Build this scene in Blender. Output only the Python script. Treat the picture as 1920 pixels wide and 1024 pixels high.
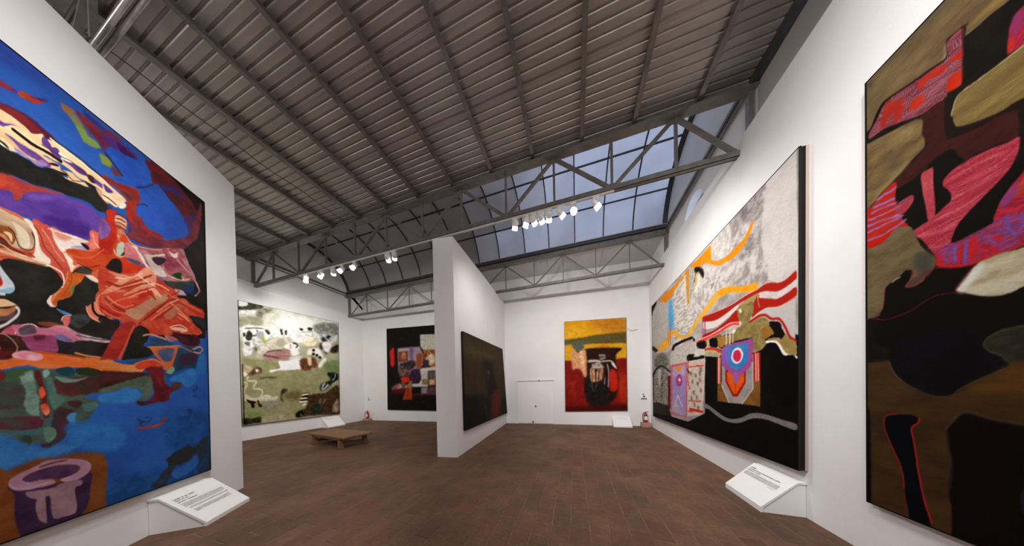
import bpy, math, random
import numpy as np
from mathutils import Vector, Matrix

for o in list(bpy.data.objects):
    bpy.data.objects.remove(o)
SC = bpy.context.scene
COL = SC.collection
rnd = random.Random(7)

# ------------------------------------------------------------------ camera
EYE = 1.6
cam_data = bpy.data.cameras.new('camera')
cam_data.sensor_fit = 'HORIZONTAL'
cam_data.sensor_width = 36.0
cam_data.lens = 390.0 / 1920.0 * 36.0
cam_data.shift_y = 217.8 / 1920.0
cam_data.clip_start = 0.05
cam = bpy.data.objects.new('camera', cam_data)
COL.objects.link(cam)
YAW, PITCH, ROLL = 0.297, -0.009, -0.0205
fw = Vector((-math.sin(YAW) * math.cos(PITCH), math.cos(YAW) * math.cos(PITCH), math.sin(PITCH)))
rt = Vector((math.cos(YAW), math.sin(YAW), 0))
up = rt.cross(fw)
r2 = rt * math.cos(ROLL) + up * math.sin(ROLL)
u2 = up * math.cos(ROLL) - rt * math.sin(ROLL)
cam.matrix_world = Matrix(((r2.x, u2.x, -fw.x, 0), (r2.y, u2.y, -fw.y, 0), (r2.z, u2.z, -fw.z, EYE), (0, 0, 0, 1)))
SC.camera = cam

# ------------------------------------------------------------------ exposure, sky
SC.view_settings.view_transform = 'Standard'
SC.view_settings.look = 'None'
SC.view_settings.gamma = 1.0
SC.view_settings.use_curve_mapping = False
SC.view_settings.exposure = 0.0
SC.cycles.use_denoising = True
SC.cycles.max_bounces = 10
SC.cycles.diffuse_bounces = 6
SC.cycles.transmission_bounces = 6
SC.cycles.sample_clamp_indirect = 4.0

SKY_COL = (0.56, 0.66, 0.95)
SKY_STRENGTH = 6.0
world = bpy.data.worlds.new('dusk_sky')
SC.world = world
world.use_nodes = True
bgn = world.node_tree.nodes['Background']
bgn.inputs[0].default_value = (*SKY_COL, 1)
bgn.inputs[1].default_value = SKY_STRENGTH

WARM = (1.0, 0.955, 0.90)
NEUT = (1.0, 0.975, 0.96)

def spot(loc, aim, power, angle=70, blend=0.8, col=WARM, size=0.05):
    d = bpy.data.lights.new('lamp_light', 'SPOT')
    d.energy = power
    d.spot_size = math.radians(angle)
    d.spot_blend = blend
    d.color = col
    d.shadow_soft_size = size
    o = bpy.data.objects.new('lamp_light', d)
    COL.objects.link(o)
    o.location = loc
    v = Vector(aim) - Vector(loc)
    o.rotation_euler = v.to_track_quat('-Z', 'Y').to_euler()
    return o

# lamps on the next truss, just behind the top of the picture, aimed at the near paintings and the far walls, plus one added fill spot
NEAR_LAMPS = [
    ((1.2, 0.85, 5.1), (2.55, 4.6, 2.1), 175, 130), ((0.2, 0.85, 5.1), (2.6, 6.6, 1.5), 220, 75),
    ((0.4, 0.85, 5.1), (2.55, 2.4, 2.3), 125, 135), ((0.0, 0.85, 5.1), (2.5, 0.6, 2.2), 125, 135),
    ((-1.8, 0.85, 5.1), (-4.9, 1.4, 2.3), 185, 105), ((-1.2, 0.85, 5.1), (-4.4, 0.5, 2.0), 205, 105),
    ((-2.6, 0.85, 5.1), (-5.2, 1.9, 0.4), 240, 85),
    ((-0.9, 0.85, 5.1), (-1.0, 4.6, 0.0), 110, 110), ((-2.4, 0.85, 5.1), (2.65, 5.0, 0.3), 430, 70),  # last spot is fill, added to lift the low right wall
]
for a in NEAR_LAMPS:
    spot(a[0], a[1], a[2], a[3], 1.0, NEUT)
# unseen area lights added behind the viewer as soft general fill
for x, pw in ((-7.2, 75), (-3.2, 75), (0.6, 75)):
    d = bpy.data.lights.new('fill_light', 'AREA')
    d.shape = 'RECTANGLE'; d.size = 2.6; d.size_y = 0.9; d.energy = pw; d.color = (1.0, 0.97, 0.95)
    o = bpy.data.objects.new('fill_light', d); COL.objects.link(o)
    o.location = (x, -2.0, 4.9)
    o.rotation_euler = (Vector((x * 0.85, 5.0, 2.2)) - Vector(o.location)).to_track_quat('-Z', 'Y').to_euler()

# ------------------------------------------------------------------ node helpers
def mat(name, base=(0.8, 0.8, 0.8), rough=0.6, metal=0.0, spec=0.5):
    m = bpy.data.materials.new(name)
    m.use_nodes = True
    b = m.node_tree.nodes['Principled BSDF']
    b.inputs['Base Color'].default_value = (*base, 1)
    b.inputs['Roughness'].default_value = rough
    b.inputs['Metallic'].default_value = metal
    b.inputs['Specular IOR Level'].default_value = spec
    return m

def nd(m, t, **kw):
    n = m.node_tree.nodes.new(t)
    for k, v in kw.items():
        setattr(n, k, v)
    return n

def ln(m, a, b):
    m.node_tree.links.new(a, b)

def bsdf(m):
    return m.node_tree.nodes['Principled BSDF']

def noise(m, scale, detail=4.0, rough=0.6, coord='Object', stretch=None):
    tc = nd(m, 'ShaderNodeTexCoord')
    n = nd(m, 'ShaderNodeTexNoise')
    n.inputs['Scale'].default_value = scale
    n.inputs['Detail'].default_value = detail
    n.inputs['Roughness'].default_value = rough
    if stretch:
        mp = nd(m, 'ShaderNodeMapping')
        mp.inputs['Scale'].default_value = stretch
        ln(m, tc.outputs[coord], mp.inputs[0])
        ln(m, mp.outputs[0], n.inputs['Vector'])
    else:
        ln(m, tc.outputs[coord], n.inputs['Vector'])
    return n

def ramp(m, src, stops):
    r = nd(m, 'ShaderNodeValToRGB')
    e = r.color_ramp.elements
    while len(e) < len(stops):
        e.new(0.5)
    for el, (p, c) in zip(e, stops):
        el.position = p
        el.color = (*c, 1)
    ln(m, src, r.inputs[0])
    return r

def bump(m, src, strength=0.2, dist=0.01):
    b = nd(m, 'ShaderNodeBump')
    b.inputs['Strength'].default_value = strength
    b.inputs['Distance'].default_value = dist
    ln(m, src, b.inputs['Height'])
    ln(m, b.outputs[0], bsdf(m).inputs['Normal'])
    return b

def mix(m, fac, a, b, mode='MIX'):
    x = nd(m, 'ShaderNodeMix', data_type='RGBA', blend_type=mode)
    for sock, v in ((x.inputs[0], fac), (x.inputs[6], a), (x.inputs[7], b)):
        if hasattr(v, 'links'):
            ln(m, v, sock)
        elif isinstance(v, tuple):
            sock.default_value = (*v, 1)
        else:
            sock.default_value = v
    return x.outputs[2]

def wall_mat(name, c0, c1, c2):
    m = mat(name, c1, 0.85, spec=0.25)
    n = noise(m, 0.9, 8, 0.65)
    r = ramp(m, n.outputs[0], [(0.3, c0), (0.55, c1), (0.75, c2)])
    ln(m, r.outputs[0], bsdf(m).inputs['Base Color'])
    n2 = noise(m, 14, 8, 0.7)
    bump(m, n2.outputs[0], 0.18, 0.012)
    return m

M = {}
M['wall'] = wall_mat('white_limewash', (0.76, 0.745, 0.73), (0.80, 0.79, 0.78), (0.83, 0.825, 0.815))
M['wall_upper'] = wall_mat('upper_limewash', (0.68, 0.67, 0.655), (0.75, 0.74, 0.725), (0.80, 0.79, 0.78))
M['wall_upper_dark'] = wall_mat('upper_dark_grey', (0.36, 0.335, 0.31), (0.42, 0.39, 0.36), (0.47, 0.44, 0.41))  # darker grey tone for the front bay of the upper right wall
M['partition'] = wall_mat('partition_paint', (0.76, 0.75, 0.75), (0.80, 0.79, 0.79), (0.83, 0.825, 0.825))

M['board'] = wall_mat('pale_ceiling_board', (0.50, 0.50, 0.51), (0.58, 0.58, 0.585), (0.64, 0.64, 0.64))

def roof_mat():
    m = mat('aged_zinc_sheet', (0.27, 0.25, 0.22), 0.4, 0.4)
    n = noise(m, 1.3, 8, 0.7, stretch=(0.5, 3.0, 1))
    r = ramp(m, n.outputs[0], [(0.25, (0.29, 0.265, 0.24)), (0.55, (0.385, 0.355, 0.32)), (0.8, (0.50, 0.465, 0.42))])
    ln(m, r.outputs[0], bsdf(m).inputs['Base Color'])
    n2 = noise(m, 30, 4, 0.7)
    r2_ = ramp(m, n2.outputs[0], [(0.3, (0.28,) * 3), (0.7, (0.5,) * 3)])
    ln(m, r2_.outputs[0], bsdf(m).inputs['Roughness'])
    bump(m, n2.outputs[0], 0.05, 0.004)
    return m
M['roof'] = roof_mat()

def steel_mat(name, c, rough=0.5, metal=0.3):
    m = mat(name, c, rough, metal)
    n = noise(m, 6, 6, 0.7)
    d = tuple(x * 0.7 for x in c); l = tuple(min(1, x * 1.3) for x in c)
    r = ramp(m, n.outputs[0], [(0.3, d), (0.7, l)])
    ln(m, r.outputs[0], bsdf(m).inputs['Base Color'])
    return m
M['steel'] = steel_mat('painted_grey_steel', (0.17, 0.155, 0.14), 0.45, 0.2)
M['steel_dark'] = steel_mat('dark_steel', (0.06, 0.058, 0.06), 0.5, 0.2)
M['pipe'] = steel_mat('shiny_steel_pipe', (0.42, 0.39, 0.36), 0.28, 0.75)
M['purlin'] = steel_mat('purlin_steel', (0.20, 0.18, 0.16), 0.38, 0.4)
M['track'] = mat('white_track_enamel', (0.62, 0.6, 0.56), 0.4)
M['lamp_white'] = mat('white_lamp_enamel', (0.85, 0.84, 0.82), 0.35)
M['black'] = mat('black_plastic', (0.015, 0.015, 0.015), 0.4)

def tile_mat():
    m = mat('clay_tile', (0.2, 0.12, 0.08), 0.7, spec=0.3)
    gi = nd(m, 'ShaderNodeNewGeometry')
    oi = nd(m, 'ShaderNodeObjectInfo')
    ad = nd(m, 'ShaderNodeMath', operation='ADD')
    ln(m, gi.outputs['Random Per Island'], ad.inputs[0]); ln(m, oi.outputs['Random'], ad.inputs[1])
    fr = nd(m, 'ShaderNodeMath', operation='FRACT')
    ln(m, ad.outputs[0], fr.inputs[0])
    r = ramp(m, fr.outputs[0], [(0.0, TILE_A), (0.35, TILE_B), (0.7, TILE_C), (1.0, TILE_D)])
    tc = nd(m, 'ShaderNodeNewGeometry')
    n = nd(m, 'ShaderNodeTexNoise'); n.inputs['Scale'].default_value = 1.1; n.inputs['Detail'].default_value = 10; n.inputs['Roughness'].default_value = 0.72
    ln(m, tc.outputs['Position'], n.inputs['Vector'])
    rr = ramp(m, n.outputs[0], [(0.3, (0.52, 0.54, 0.58)), (0.5, (0.96, 0.96, 0.96)), (0.7, (1.55, 1.46, 1.34))])
    c = mix(m, 1.0, r.outputs[0], rr.outputs[0], 'MULTIPLY')
    n3 = nd(m, 'ShaderNodeTexNoise'); n3.inputs['Scale'].default_value = 26; n3.inputs['Detail'].default_value = 8; n3.inputs['Roughness'].default_value = 0.75
    ln(m, tc.outputs['Position'], n3.inputs['Vector'])
    r3 = ramp(m, n3.outputs[0], [(0.3, (0.62, 0.62, 0.62)), (0.52, (1, 1, 1)), (0.7, (1.75, 1.65, 1.55))])
    c = mix(m, 0.8, c, r3.outputs[0], 'MULTIPLY')
    ln(m, c, bsdf(m).inputs['Base Color'])
    r4 = ramp(m, n3.outputs[0], [(0.3, (0.5,) * 3), (0.7, (0.82,) * 3)])
    ln(m, r4.outputs[0], bsdf(m).inputs['Roughness'])
    bump(m, n3.outputs[0], 0.35, 0.006)
    return m
TILE_A, TILE_B, TILE_C, TILE_D = (0.110, 0.055, 0.032), (0.132, 0.066, 0.038), (0.114, 0.064, 0.040), (0.142, 0.074, 0.045)
M['tile'] = tile_mat()

def grout_mat():
    m = mat('sandy_mortar', (0.3, 0.2, 0.14), 0.9, spec=0.2)
    n = noise(m, 8, 8, 0.75)
    r = ramp(m, n.outputs[0], [(0.3, (0.13, 0.074, 0.048)), (0.7, (0.22, 0.136, 0.09))])
    ln(m, r.outputs[0], bsdf(m).inputs['Base Color'])
    bump(m, n.outputs[0], 0.3, 0.005)
    return m
M['grout'] = grout_mat()

def vault_mat(name, thru, diff, dirt):
    m = bpy.data.materials.new(name)
    m.use_nodes = True
    nt = m.node_tree
    b = bsdf(m)
    b.inputs['Roughness'].default_value = 0.5
    b.inputs['Base Color'].default_value = (*diff, 1)
    tr = nd(m, 'ShaderNodeBsdfTranslucent')
    n = noise(m, 0.8, 6, 0.6)
    r = ramp(m, n.outputs[0], [(0.3, tuple(x * dirt for x in thru)), (0.65, thru)])
    ln(m, r.outputs[0], tr.inputs[0])
    ms = nd(m, 'ShaderNodeMixShader')
    ms.inputs[0].default_value = 0.5
    ln(m, b.outputs[0], ms.inputs[1]); ln(m, tr.outputs[0], ms.inputs[2])
    ln(m, ms.outputs[0], nt.nodes['Material Output'].inputs[0])
    return m
VAULT_M = []
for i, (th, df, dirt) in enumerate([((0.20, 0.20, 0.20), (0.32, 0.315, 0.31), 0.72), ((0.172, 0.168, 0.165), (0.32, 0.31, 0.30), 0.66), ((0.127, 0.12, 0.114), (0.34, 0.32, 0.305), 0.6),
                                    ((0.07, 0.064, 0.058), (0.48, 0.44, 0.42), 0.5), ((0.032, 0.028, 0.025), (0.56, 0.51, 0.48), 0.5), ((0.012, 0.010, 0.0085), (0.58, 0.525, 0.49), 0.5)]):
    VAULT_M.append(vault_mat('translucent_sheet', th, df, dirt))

def glass_mat():
    m = bpy.data.materials.new('window_glass'); m.use_nodes = True
    tr = nd(m, 'ShaderNodeBsdfTransparent'); gl = nd(m, 'ShaderNodeBsdfGlossy'); fr = nd(m, 'ShaderNodeFresnel'); ms = nd(m, 'ShaderNodeMixShader')
    tr.inputs[0].default_value = (0.93, 0.95, 0.95, 1); gl.inputs['Roughness'].default_value = 0.03
    ln(m, fr.outputs[0], ms.inputs[0]); ln(m, tr.outputs[0], ms.inputs[1]); ln(m, gl.outputs[0], ms.inputs[2])
    ln(m, ms.outputs[0], m.node_tree.nodes['Material Output'].inputs[0])
    return m
M['glass'] = glass_mat()

def emit(name, col, s):
    m = bpy.data.materials.new(name); m.use_nodes = True
    b = bsdf(m)
    b.inputs['Base Color'].default_value = (0.8, 0.8, 0.8, 1)
    b.inputs['Emission Color'].default_value = (*col, 1)
    b.inputs['Emission Strength'].default_value = s
    return m
M['lamp_glow'] = emit('lamp_rim_glow', (1.0, 0.95, 0.86), 1.6)  # emission put on the front of the lamp heads
M['lens'] = emit('lit_lamp_lens', (1.0, 0.93, 0.8), 60)
M['lens_hot'] = emit('bright_lamp_lens', (1.0, 0.93, 0.8), 260)

def wood_mat():
    m = mat('old_pine', (0.2, 0.12, 0.05), 0.6)
    n = noise(m, 3, 8, 0.7, stretch=(1.5, 18, 18))
    r = ramp(m, n.outputs[0], [(0.3, (0.11, 0.055, 0.022)), (0.55, (0.23, 0.125, 0.052)), (0.8, (0.34, 0.20, 0.088))])
    ln(m, r.outputs[0], bsdf(m).inputs['Base Color'])
    bump(m, n.outputs[0], 0.3, 0.004)
    return m
M['wood'] = wood_mat()
M['sign_white'] = wall_mat('white_board', (0.80, 0.79, 0.77), (0.83, 0.82, 0.81), (0.86, 0.855, 0.85))
M['ink'] = mat('grey_print', (0.16, 0.15, 0.15), 0.8)
M['ink_dark'] = mat('dark_print', (0.05, 0.05, 0.05), 0.8)
M['red'] = mat('red_enamel', (0.30, 0.014, 0.02), 0.35)
M['brown_line'] = mat('brown_strip', (0.36, 0.28, 0.2), 0.7)
M['brick_pink'] = mat('rough_pink_block', (0.42, 0.22, 0.18), 0.9)
M['stretcher'] = mat('canvas_edge_dark', (0.012, 0.011, 0.011), 0.8, spec=0.1)
M['frame'] = mat('black_frame_paint', (0.008, 0.008, 0.008), 0.6, spec=0.2)
M['stretcher_pale'] = mat('bare_stretcher_wood', (0.45, 0.34, 0.28), 0.8)

# ------------------------------------------------------------------ mesh builder
class MB:
    def __init__(s):
        s.v = []; s.f = []
    def add(s, vs, fs):
        n = len(s.v)
        s.v += [tuple(p) for p in vs]
        s.f += [tuple(i + n for i in f) for f in fs]
        return s
    def box(s, c, size, rot=None):
        hx, hy, hz = size[0] / 2, size[1] / 2, size[2] / 2
        vs = [Vector((x, y, z)) for x in (-hx, hx) for y in (-hy, hy) for z in (-hz, hz)]
        if rot is not None:
            vs = [rot @ p for p in vs]
        c = Vector(c)
        return s.add([p + c for p in vs], [(0, 1, 3, 2), (4, 6, 7, 5), (0, 4, 5, 1), (2, 3, 7, 6), (0, 2, 6, 4), (1, 5, 7, 3)])
    def bar(s, a, b, w, h, upv=(0, 0, 1)):
        a, b = Vector(a), Vector(b)
        d = (b - a).normalized()
        u = Vector(upv)
        if abs(d.dot(u)) > 0.98:
            u = Vector((0, 1, 0))
        x = d.cross(u).normalized(); y = x.cross(d).normalized()
        vs = []
        for p in (a, b):
            for sx, sy in ((-1, -1), (1, -1), (1, 1), (-1, 1)):
                vs.append(p + x * (sx * w / 2) + y * (sy * h / 2))
        return s.add(vs, [(0, 3, 2, 1), (4, 5, 6, 7), (0, 1, 5, 4), (1, 2, 6, 5), (2, 3, 7, 6), (3, 0, 4, 7)])
    def angle(s, a, b, w, t, upv=(0, 0, 1), flip=1):
        """an L section bar from a to b"""
        a, b = Vector(a), Vector(b)
        d = (b - a).normalized(); u = Vector(upv)
        if abs(d.dot(u)) > 0.98:
            u = Vector((0, 1, 0))
        x = d.cross(u).normalized() * flip; y = x.cross(d).normalized() * flip
        prof = [(0, 0), (w, 0), (w, t), (t, t), (t, w), (0, w)]
        vs = [p + x * (px - w / 2) + y * (py - w / 2) for p in (a, b) for px, py in prof]
        fs = [(0, 1, 2, 3), (0, 3, 4, 5), (9, 8, 7, 6), (11, 10, 9, 6)]
        for i in range(6):
            j = (i + 1) % 6
            fs.append((i, i + 6, j + 6, j))
        return s.add(vs, fs)
    def tube(s, a, b, r, n=12, r2=None, cap=True):
        a, b = Vector(a), Vector(b)
        r2 = r if r2 is None else r2
        d = (b - a).normalized()
        u = Vector((0, 0, 1)) if abs(d.z) < 0.9 else Vector((1, 0, 0))
        x = d.cross(u).normalized(); y = x.cross(d)
        vs = []
        for p, rr in ((a, r), (b, r2)):
            for i in range(n):
                t = 2 * math.pi * i / n
                vs.append(p + x * math.cos(t) * rr + y * math.sin(t) * rr)
        fs = [(i, (i + 1) % n, n + (i + 1) % n, n + i) for i in range(n)]
        if cap:
            fs += [tuple(reversed(range(n))), tuple(range(n, 2 * n))]
        return s.add(vs, fs)
    def path(s, pts, r, n=8):
        for p, q in zip(pts, pts[1:]):
            s.tube(p, q, r, n)
        return s
    def prism(s, poly, a, b):
        """polygon given as 3-D points, extruded from offset a to offset b"""
        a, b = Vector(a), Vector(b)
        n = len(poly)
        vs = [Vector(p) + a for p in poly] + [Vector(p) + b for p in poly]
        fs = [tuple(range(n)), tuple(reversed(range(n, 2 * n)))]
        fs += [(i, n + i, n + (i + 1) % n, (i + 1) % n) for i in range(n)]
        return s.add(vs, fs)
    def mesh(s, name, m, smooth=False):
        me = bpy.data.meshes.new(name)
        me.from_pydata(s.v, [], s.f)
        me.validate()
        for mm in (m if isinstance(m, (list, tuple)) else [m]):
            me.materials.append(mm)
        if smooth:
            me.shade_smooth()
        me.update()
        fix_normals(me)
        return me
    def build(s, name, m, parent=None, smooth=False, origin=None, bevel=0):
        if origin is not None:
            ov = Vector(origin)
            s.v = [tuple(Vector(p) - ov) for p in s.v]
        o = bpy.data.objects.new(name, s.mesh(name, m, smooth))
        COL.objects.link(o)
        if origin is not None:
            o.location = origin
        if parent is not None:
            keep_parent(o, parent)
        if bevel:
            bv = o.modifiers.new('bevel', 'BEVEL'); bv.width = bevel; bv.segments = 2; bv.limit_method = 'ANGLE'
        return o

import bmesh
def fix_normals(me):
    bm = bmesh.new(); bm.from_mesh(me)
    bmesh.ops.recalc_face_normals(bm, faces=bm.faces)
    bm.to_mesh(me); bm.free()

def keep_parent(o, parent):
    """parent without moving: parents here are never rotated or scaled unless the child is built in their frame"""
    o.parent = parent
    pm = Matrix.Translation(parent.location) if parent.rotation_euler[:] == (0, 0, 0) else Matrix.LocRotScale(parent.location, parent.rotation_euler, None)
    o.matrix_parent_inverse = pm.inverted()

def child(o, parent):
    o.parent = parent
    return o

def empty(name, loc=(0, 0, 0), rz=0.0):
    o = bpy.data.objects.new(name, None)
    o.empty_display_size = 0.1
    COL.objects.link(o)
    o.location = loc
    o.rotation_euler = (0, 0, rz)
    return o

def tag(o, label=None, cat=None, group=None, kind=None):
    if label: o['label'] = label
    if cat: o['category'] = cat
    if group: o['group'] = group
    if kind: o['kind'] = kind
    return o

def copy_tree(o, parent=None):
    c = o.copy(); COL.objects.link(c)
    if parent is not None:
        c.parent = parent
    for ch in list(o.children):
        copy_tree(ch, c)
    return c

# ------------------------------------------------------------------ plan of the hall (metres; y runs away from the viewer)
class Plane:
    """a vertical wall: origin on the floor, direction along it, unit normal to the room side"""
    def __init__(s, a, b, side=1):
        s.a = Vector((a[0], a[1], 0)); s.u = (Vector((b[0], b[1], 0)) - s.a).normalized()
        s.n = Vector((s.u.y, -s.u.x, 0)) * side
        s.len = (Vector((b[0], b[1], 0)) - s.a).length
    def p(s, d, z, off=0.0):
        return s.a + s.u * d + s.n * off + Vector((0, 0, z))
PR = Plane((2.56, 3.30), (2.72, 8.86), -1)      # long right partition
PL = Plane((-10.58, 3.97), (-10.83, 8.50))      # left gallery wall
PB = Plane((-10.63, 8.35), (2.35, 9.11))        # back wall
PP = Plane((-2.64, 4.21), (-3.02, 9.32))        # middle partition, right face
PA = Plane((-4.66, 1.02), (-5.38, 2.00))        # slanting left partition
ROOF = 6.40
XL, XR = -10.90, 2.80                            # outer walls above the ledges
YT = [-2.45, 0.85, 4.36, 7.60]                   # trusses
Y0, Y1 = -6.0, 9.6

def wall_box(name, pl, d0, d1, thick, h0, h1, m, kind='structure'):
    v = []
    for off in (0.0, -thick):
        v += [pl.p(d0, 0, off), pl.p(d1, 0, off), pl.p(d1, h1, off), pl.p(d0, h0, off)]
    b = MB().add(v, [(0, 1, 2, 3), (7, 6, 5, 4), (0, 4, 5, 1), (1, 5, 6, 2), (2, 6, 7, 3), (3, 7, 4, 0)])
    o = b.build(name, m)
    o['kind'] = kind
    return o

# floor slab of mortar, clay tiles laid in it
fl = MB().box((-4.2, 1.8, -0.105), (14.0, 16.6, 0.2)).build('floor', M['grout'])
tag(fl, kind='structure')

def tile_mesh(k):
    r = random.Random(k)
    w, l = 0.2, 0.3
    j = lambda: r.uniform(-0.004, 0.004)
    top = [(-w / 2 + j(), -l / 2 + j(), j() * .3), (w / 2 + j(), -l / 2 + j(), j() * .3), (w / 2 + j(), l / 2 + j(), j() * .3), (-w / 2 + j(), l / 2 + j(), j() * .3)]
    c = 0.004
    ins = [(x * (1 - c / abs(x)), y * (1 - c / abs(y)), z) for x, y, z in top]
    low = [(x, y, z - 0.005) for x, y, z in top]
    bot = [(x, y, -0.02) for x, y, z in top]
    v = ins + low + bot
    f = [(0, 1, 2, 3)]
    for i in range(4):
        k2 = (i + 1) % 4
        f += [(i, 4 + i, 4 + k2, k2), (4 + i, 8 + i, 8 + k2, 4 + k2)]
    return v, f
TILES = [tile_mesh(k) for k in range(6)]
tile_me = []
for v, f in TILES:
    mb = MB(); mb.add(v, f)
    tile_me.append(mb.mesh('tile', M['tile']))
PW, PLn = 0.207, 0.307
cells = []
nx0, nx1 = int(-11.0 / PW), int(2.95 / PW) + 1
for i in range(nx0, nx1):
    x = i * PW + 0.02
    oy = (0.5 if i % 2 else 0.0) * PLn + rnd.uniform(-0.035, 0.035)
    y = Y0 + oy
    while y < Y1 - 0.2:
        cells.append((x, y)); y += PLn
def inside_hall(x, y):
    if x > 2.5 + (y - 3.3) * 0.029 + 0.08 or x < -10.62 + 0.0:
        return False
    return y < 8.97 + 0.0586 * (x)
def cam_px(x, y):
    d = Vector((x, y, -EYE))
    z = d.dot(fw)
    if z < 0.2: return None
    return (960 + 390 * d.dot(r2) / z, 729.8 - 390 * d.dot(u2) / z)
vis = []
for c in cells:
    p = cam_px(*c)
    d = (Vector((c[0], c[1], 0)) - PA.a)
    behindA = d.dot(PA.n) < 0.1
    if p and -10 < p[0] < 1930 and p[1] < 1036 and inside_hall(*c) and not (behindA and c[1] < 2.6):
        vis.append((math.hypot(c[0], c[1]), c))
vis.sort()
near = set(c for _, c in vis[:298])
far_mb = MB()
for c in cells:
    if not inside_hall(*c):
        continue
    k = rnd.randrange(6)
    tz = rnd.uniform(-0.0025, 0.0)
    rz = rnd.uniform(-0.012, 0.012)
    if c in near:
        o = bpy.data.objects.new('tile', tile_me[k]); COL.objects.link(o)
        o.location = (c[0], c[1], tz); o.rotation_euler = (rnd.uniform(-.003, .003), rnd.uniform(-.003, .003), rz)
        o.parent = fl
    else:
        v, f = TILES[k]
        cs, sn = math.cos(rz), math.sin(rz)
        far_mb.add([(c[0] + x * cs - y * sn, c[1] + x * sn + y * cs, z + tz) for x, y, z in v], f)
o = far_mb.build('tile_field', M['tile'], fl)
o['kind'] = 'stuff'

# walls
wl = wall_box('wall_left', PL, -10.2, 4.75, 0.35, 5.25, 5.43, M['wall'])
wb = wall_box('wall_back', PB, -0.3, 13.8, 0.35, 5.38, 5.58, M['wall'])
wr = wall_box('wall_right', PR, -9.3, 6.0, 0.16, 5.06, 5.72, M['wall'])
wall_box('wall_front', Plane((3.2, Y0), (-11.2, Y0)), 0, 14.4, 0.3, 8.2, 8.2, M['wall'])
pa = wall_box('wall_slanting_partition', PA, -4.2, 1.225, 0.38, 5.04, 5.04, M['partition'])
# middle partition: a thick wedge with a flat end face
mb = MB()
e0, e1 = Vector((-3.13, 4.14, 0)), Vector((-3.50, 8.9, 0))
r0, r1 = PP.p(0, 0), PP.p(4.72, 0)
pts = [r0, r1, e1, e0]
hs = [5.09, 5.40, 5.40, 5.09]
mb.add(pts + [p + Vector((0, 0, h)) for p, h in zip(pts, hs)], [(0, 1, 2, 3), (4, 5, 6, 7), (0, 1, 5, 4), (1, 2, 6, 5), (2, 3, 7, 6), (3, 0, 4, 7)])
tag(mb.build('wall_middle_partition', M['partition']), kind='structure')

# upper walls and gables of the two vaults, outside the ledges
VC_Z, VR = 6.20, 1.75
def gable(name, x0, x1, lo, hi, bay, m):
    """end wall of one vault bay with its arched top, extruded from x0 to x1"""
    ya, yb = bay
    c = (ya + yb) / 2; n = 24
    prof = [(lo, 5.0), (hi, 5.0), (hi, ROOF + 0.1), (yb + 0.02, ROOF + 0.1)]
    for i in range(n + 1):
        t = math.radians(6.6 + (180 - 13.2) * i / n)
        prof.append((c + (VR + 0.06) * math.cos(t) * ((yb - ya) / 3.24), VC_Z + (VR + 0.06) * math.sin(t)))
    prof.append((ya - 0.02, ROOF + 0.1))
    if lo < ya - 0.05:
        prof.append((lo, ROOF + 0.1))
    o = MB().prism([(x0, y, z) for y, z in prof], (0, 0, 0), (x1 - x0, 0, 0)).build(name, m)
    o['kind'] = 'structure'
    return o
YS = 4.30
gable('wall_upper_left', XL, XL - 0.35, Y0, YS, (YT[0], YT[1]), M['wall_upper'])
gable('wall_upper_left', XL, XL - 0.35, YS, Y1, (YT[2], YT[3]), M['wall_upper'])
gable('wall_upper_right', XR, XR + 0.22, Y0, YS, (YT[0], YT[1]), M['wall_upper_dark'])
gr = gable('wall_upper_right', XR, XR + 0.22, YS, Y1, (YT[2], YT[3]), M['wall_upper'])
# back wall above its ledge
q = Plane((-10.8, 8.42), (2.95, 9.22))
o = wall_box('wall_upper_back', q, -0.2, 14.2, 0.3, ROOF + 0.05, ROOF + 0.05, M['wall_upper'])

# round windows: an opening with a deep reveal on the right, a blind ring on the left
WY, WZ, WRr = 6.16, 5.74, 0.42
cut = MB().tube((XR - 0.3, WY, WZ), (XR + 0.8, WY, WZ), WRr, 40).build('cutter', M['wall'])
bo = gr.modifiers.new('round_hole', 'BOOLEAN'); bo.operation = 'DIFFERENCE'; bo.object = cut; bo.solver = 'EXACT'
dg = bpy.context.evaluated_depsgraph_get()
me2 = bpy.data.meshes.new_from_object(gr.evaluated_get(dg))
gr.modifiers.clear(); gr.data = me2
bpy.data.objects.remove(cut)
def ring(name, x, y, z, r, w, d, m, parent=None, n=40):
    mb = MB()
    vs = []
    for (rr, xx) in ((r, x), (r + w, x), (r + w, x + d), (r, x + d)):
        for i in range(n):
            t = 2 * math.pi * i / n
            vs.append((xx, y + rr * math.cos(t), z + rr * math.sin(t)))
    fs = []
    for k in range(4):
        k2 = (k + 1) % 4
        for i in range(n):
            j = (i + 1) % n
            fs.append((k * n + i, k * n + j, k2 * n + j, k2 * n + i))
    return mb.add(vs, fs).build(name, m, parent)
w1 = ring('window_1', XR + 0.195, WY, WZ, WRr - 0.02, 0.02, 0.02, M['steel'])
w1['kind'] = 'structure'
MB().tube((XR + 0.202, WY, WZ), (XR + 0.208, WY, WZ), WRr - 0.015, 40).build('pane', M['glass'], w1)
w2 = ring('window_2', XL - 0.01, 6.12, 5.62, 0.36, 0.035, 0.03, M['wall_upper'])
w2['kind'] = 'structure'
MB().tube((XL - 0.02, 6.12, 5.62), (XL + 0.006, 6.12, 5.62), 0.36, 40).build('blind_panel', M['wall_upper'], w2)

# ledge mouldings on top of the walls, seen at the back and on the left
for nm, pl, a, b, z0, z1 in (('trim_1', PB, -0.1, 13.4, 5.38, 5.58), ('trim_2', PL, -3.0, 4.6, 5.22, 5.43)):
    b_ = MB().bar(pl.p(a, z0 - 0.01, 0.0), pl.p(b, z1 - 0.01, 0.0), 0.05, 0.05).build(nm, M['wall'])
    b_['kind'] = 'structure'

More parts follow.
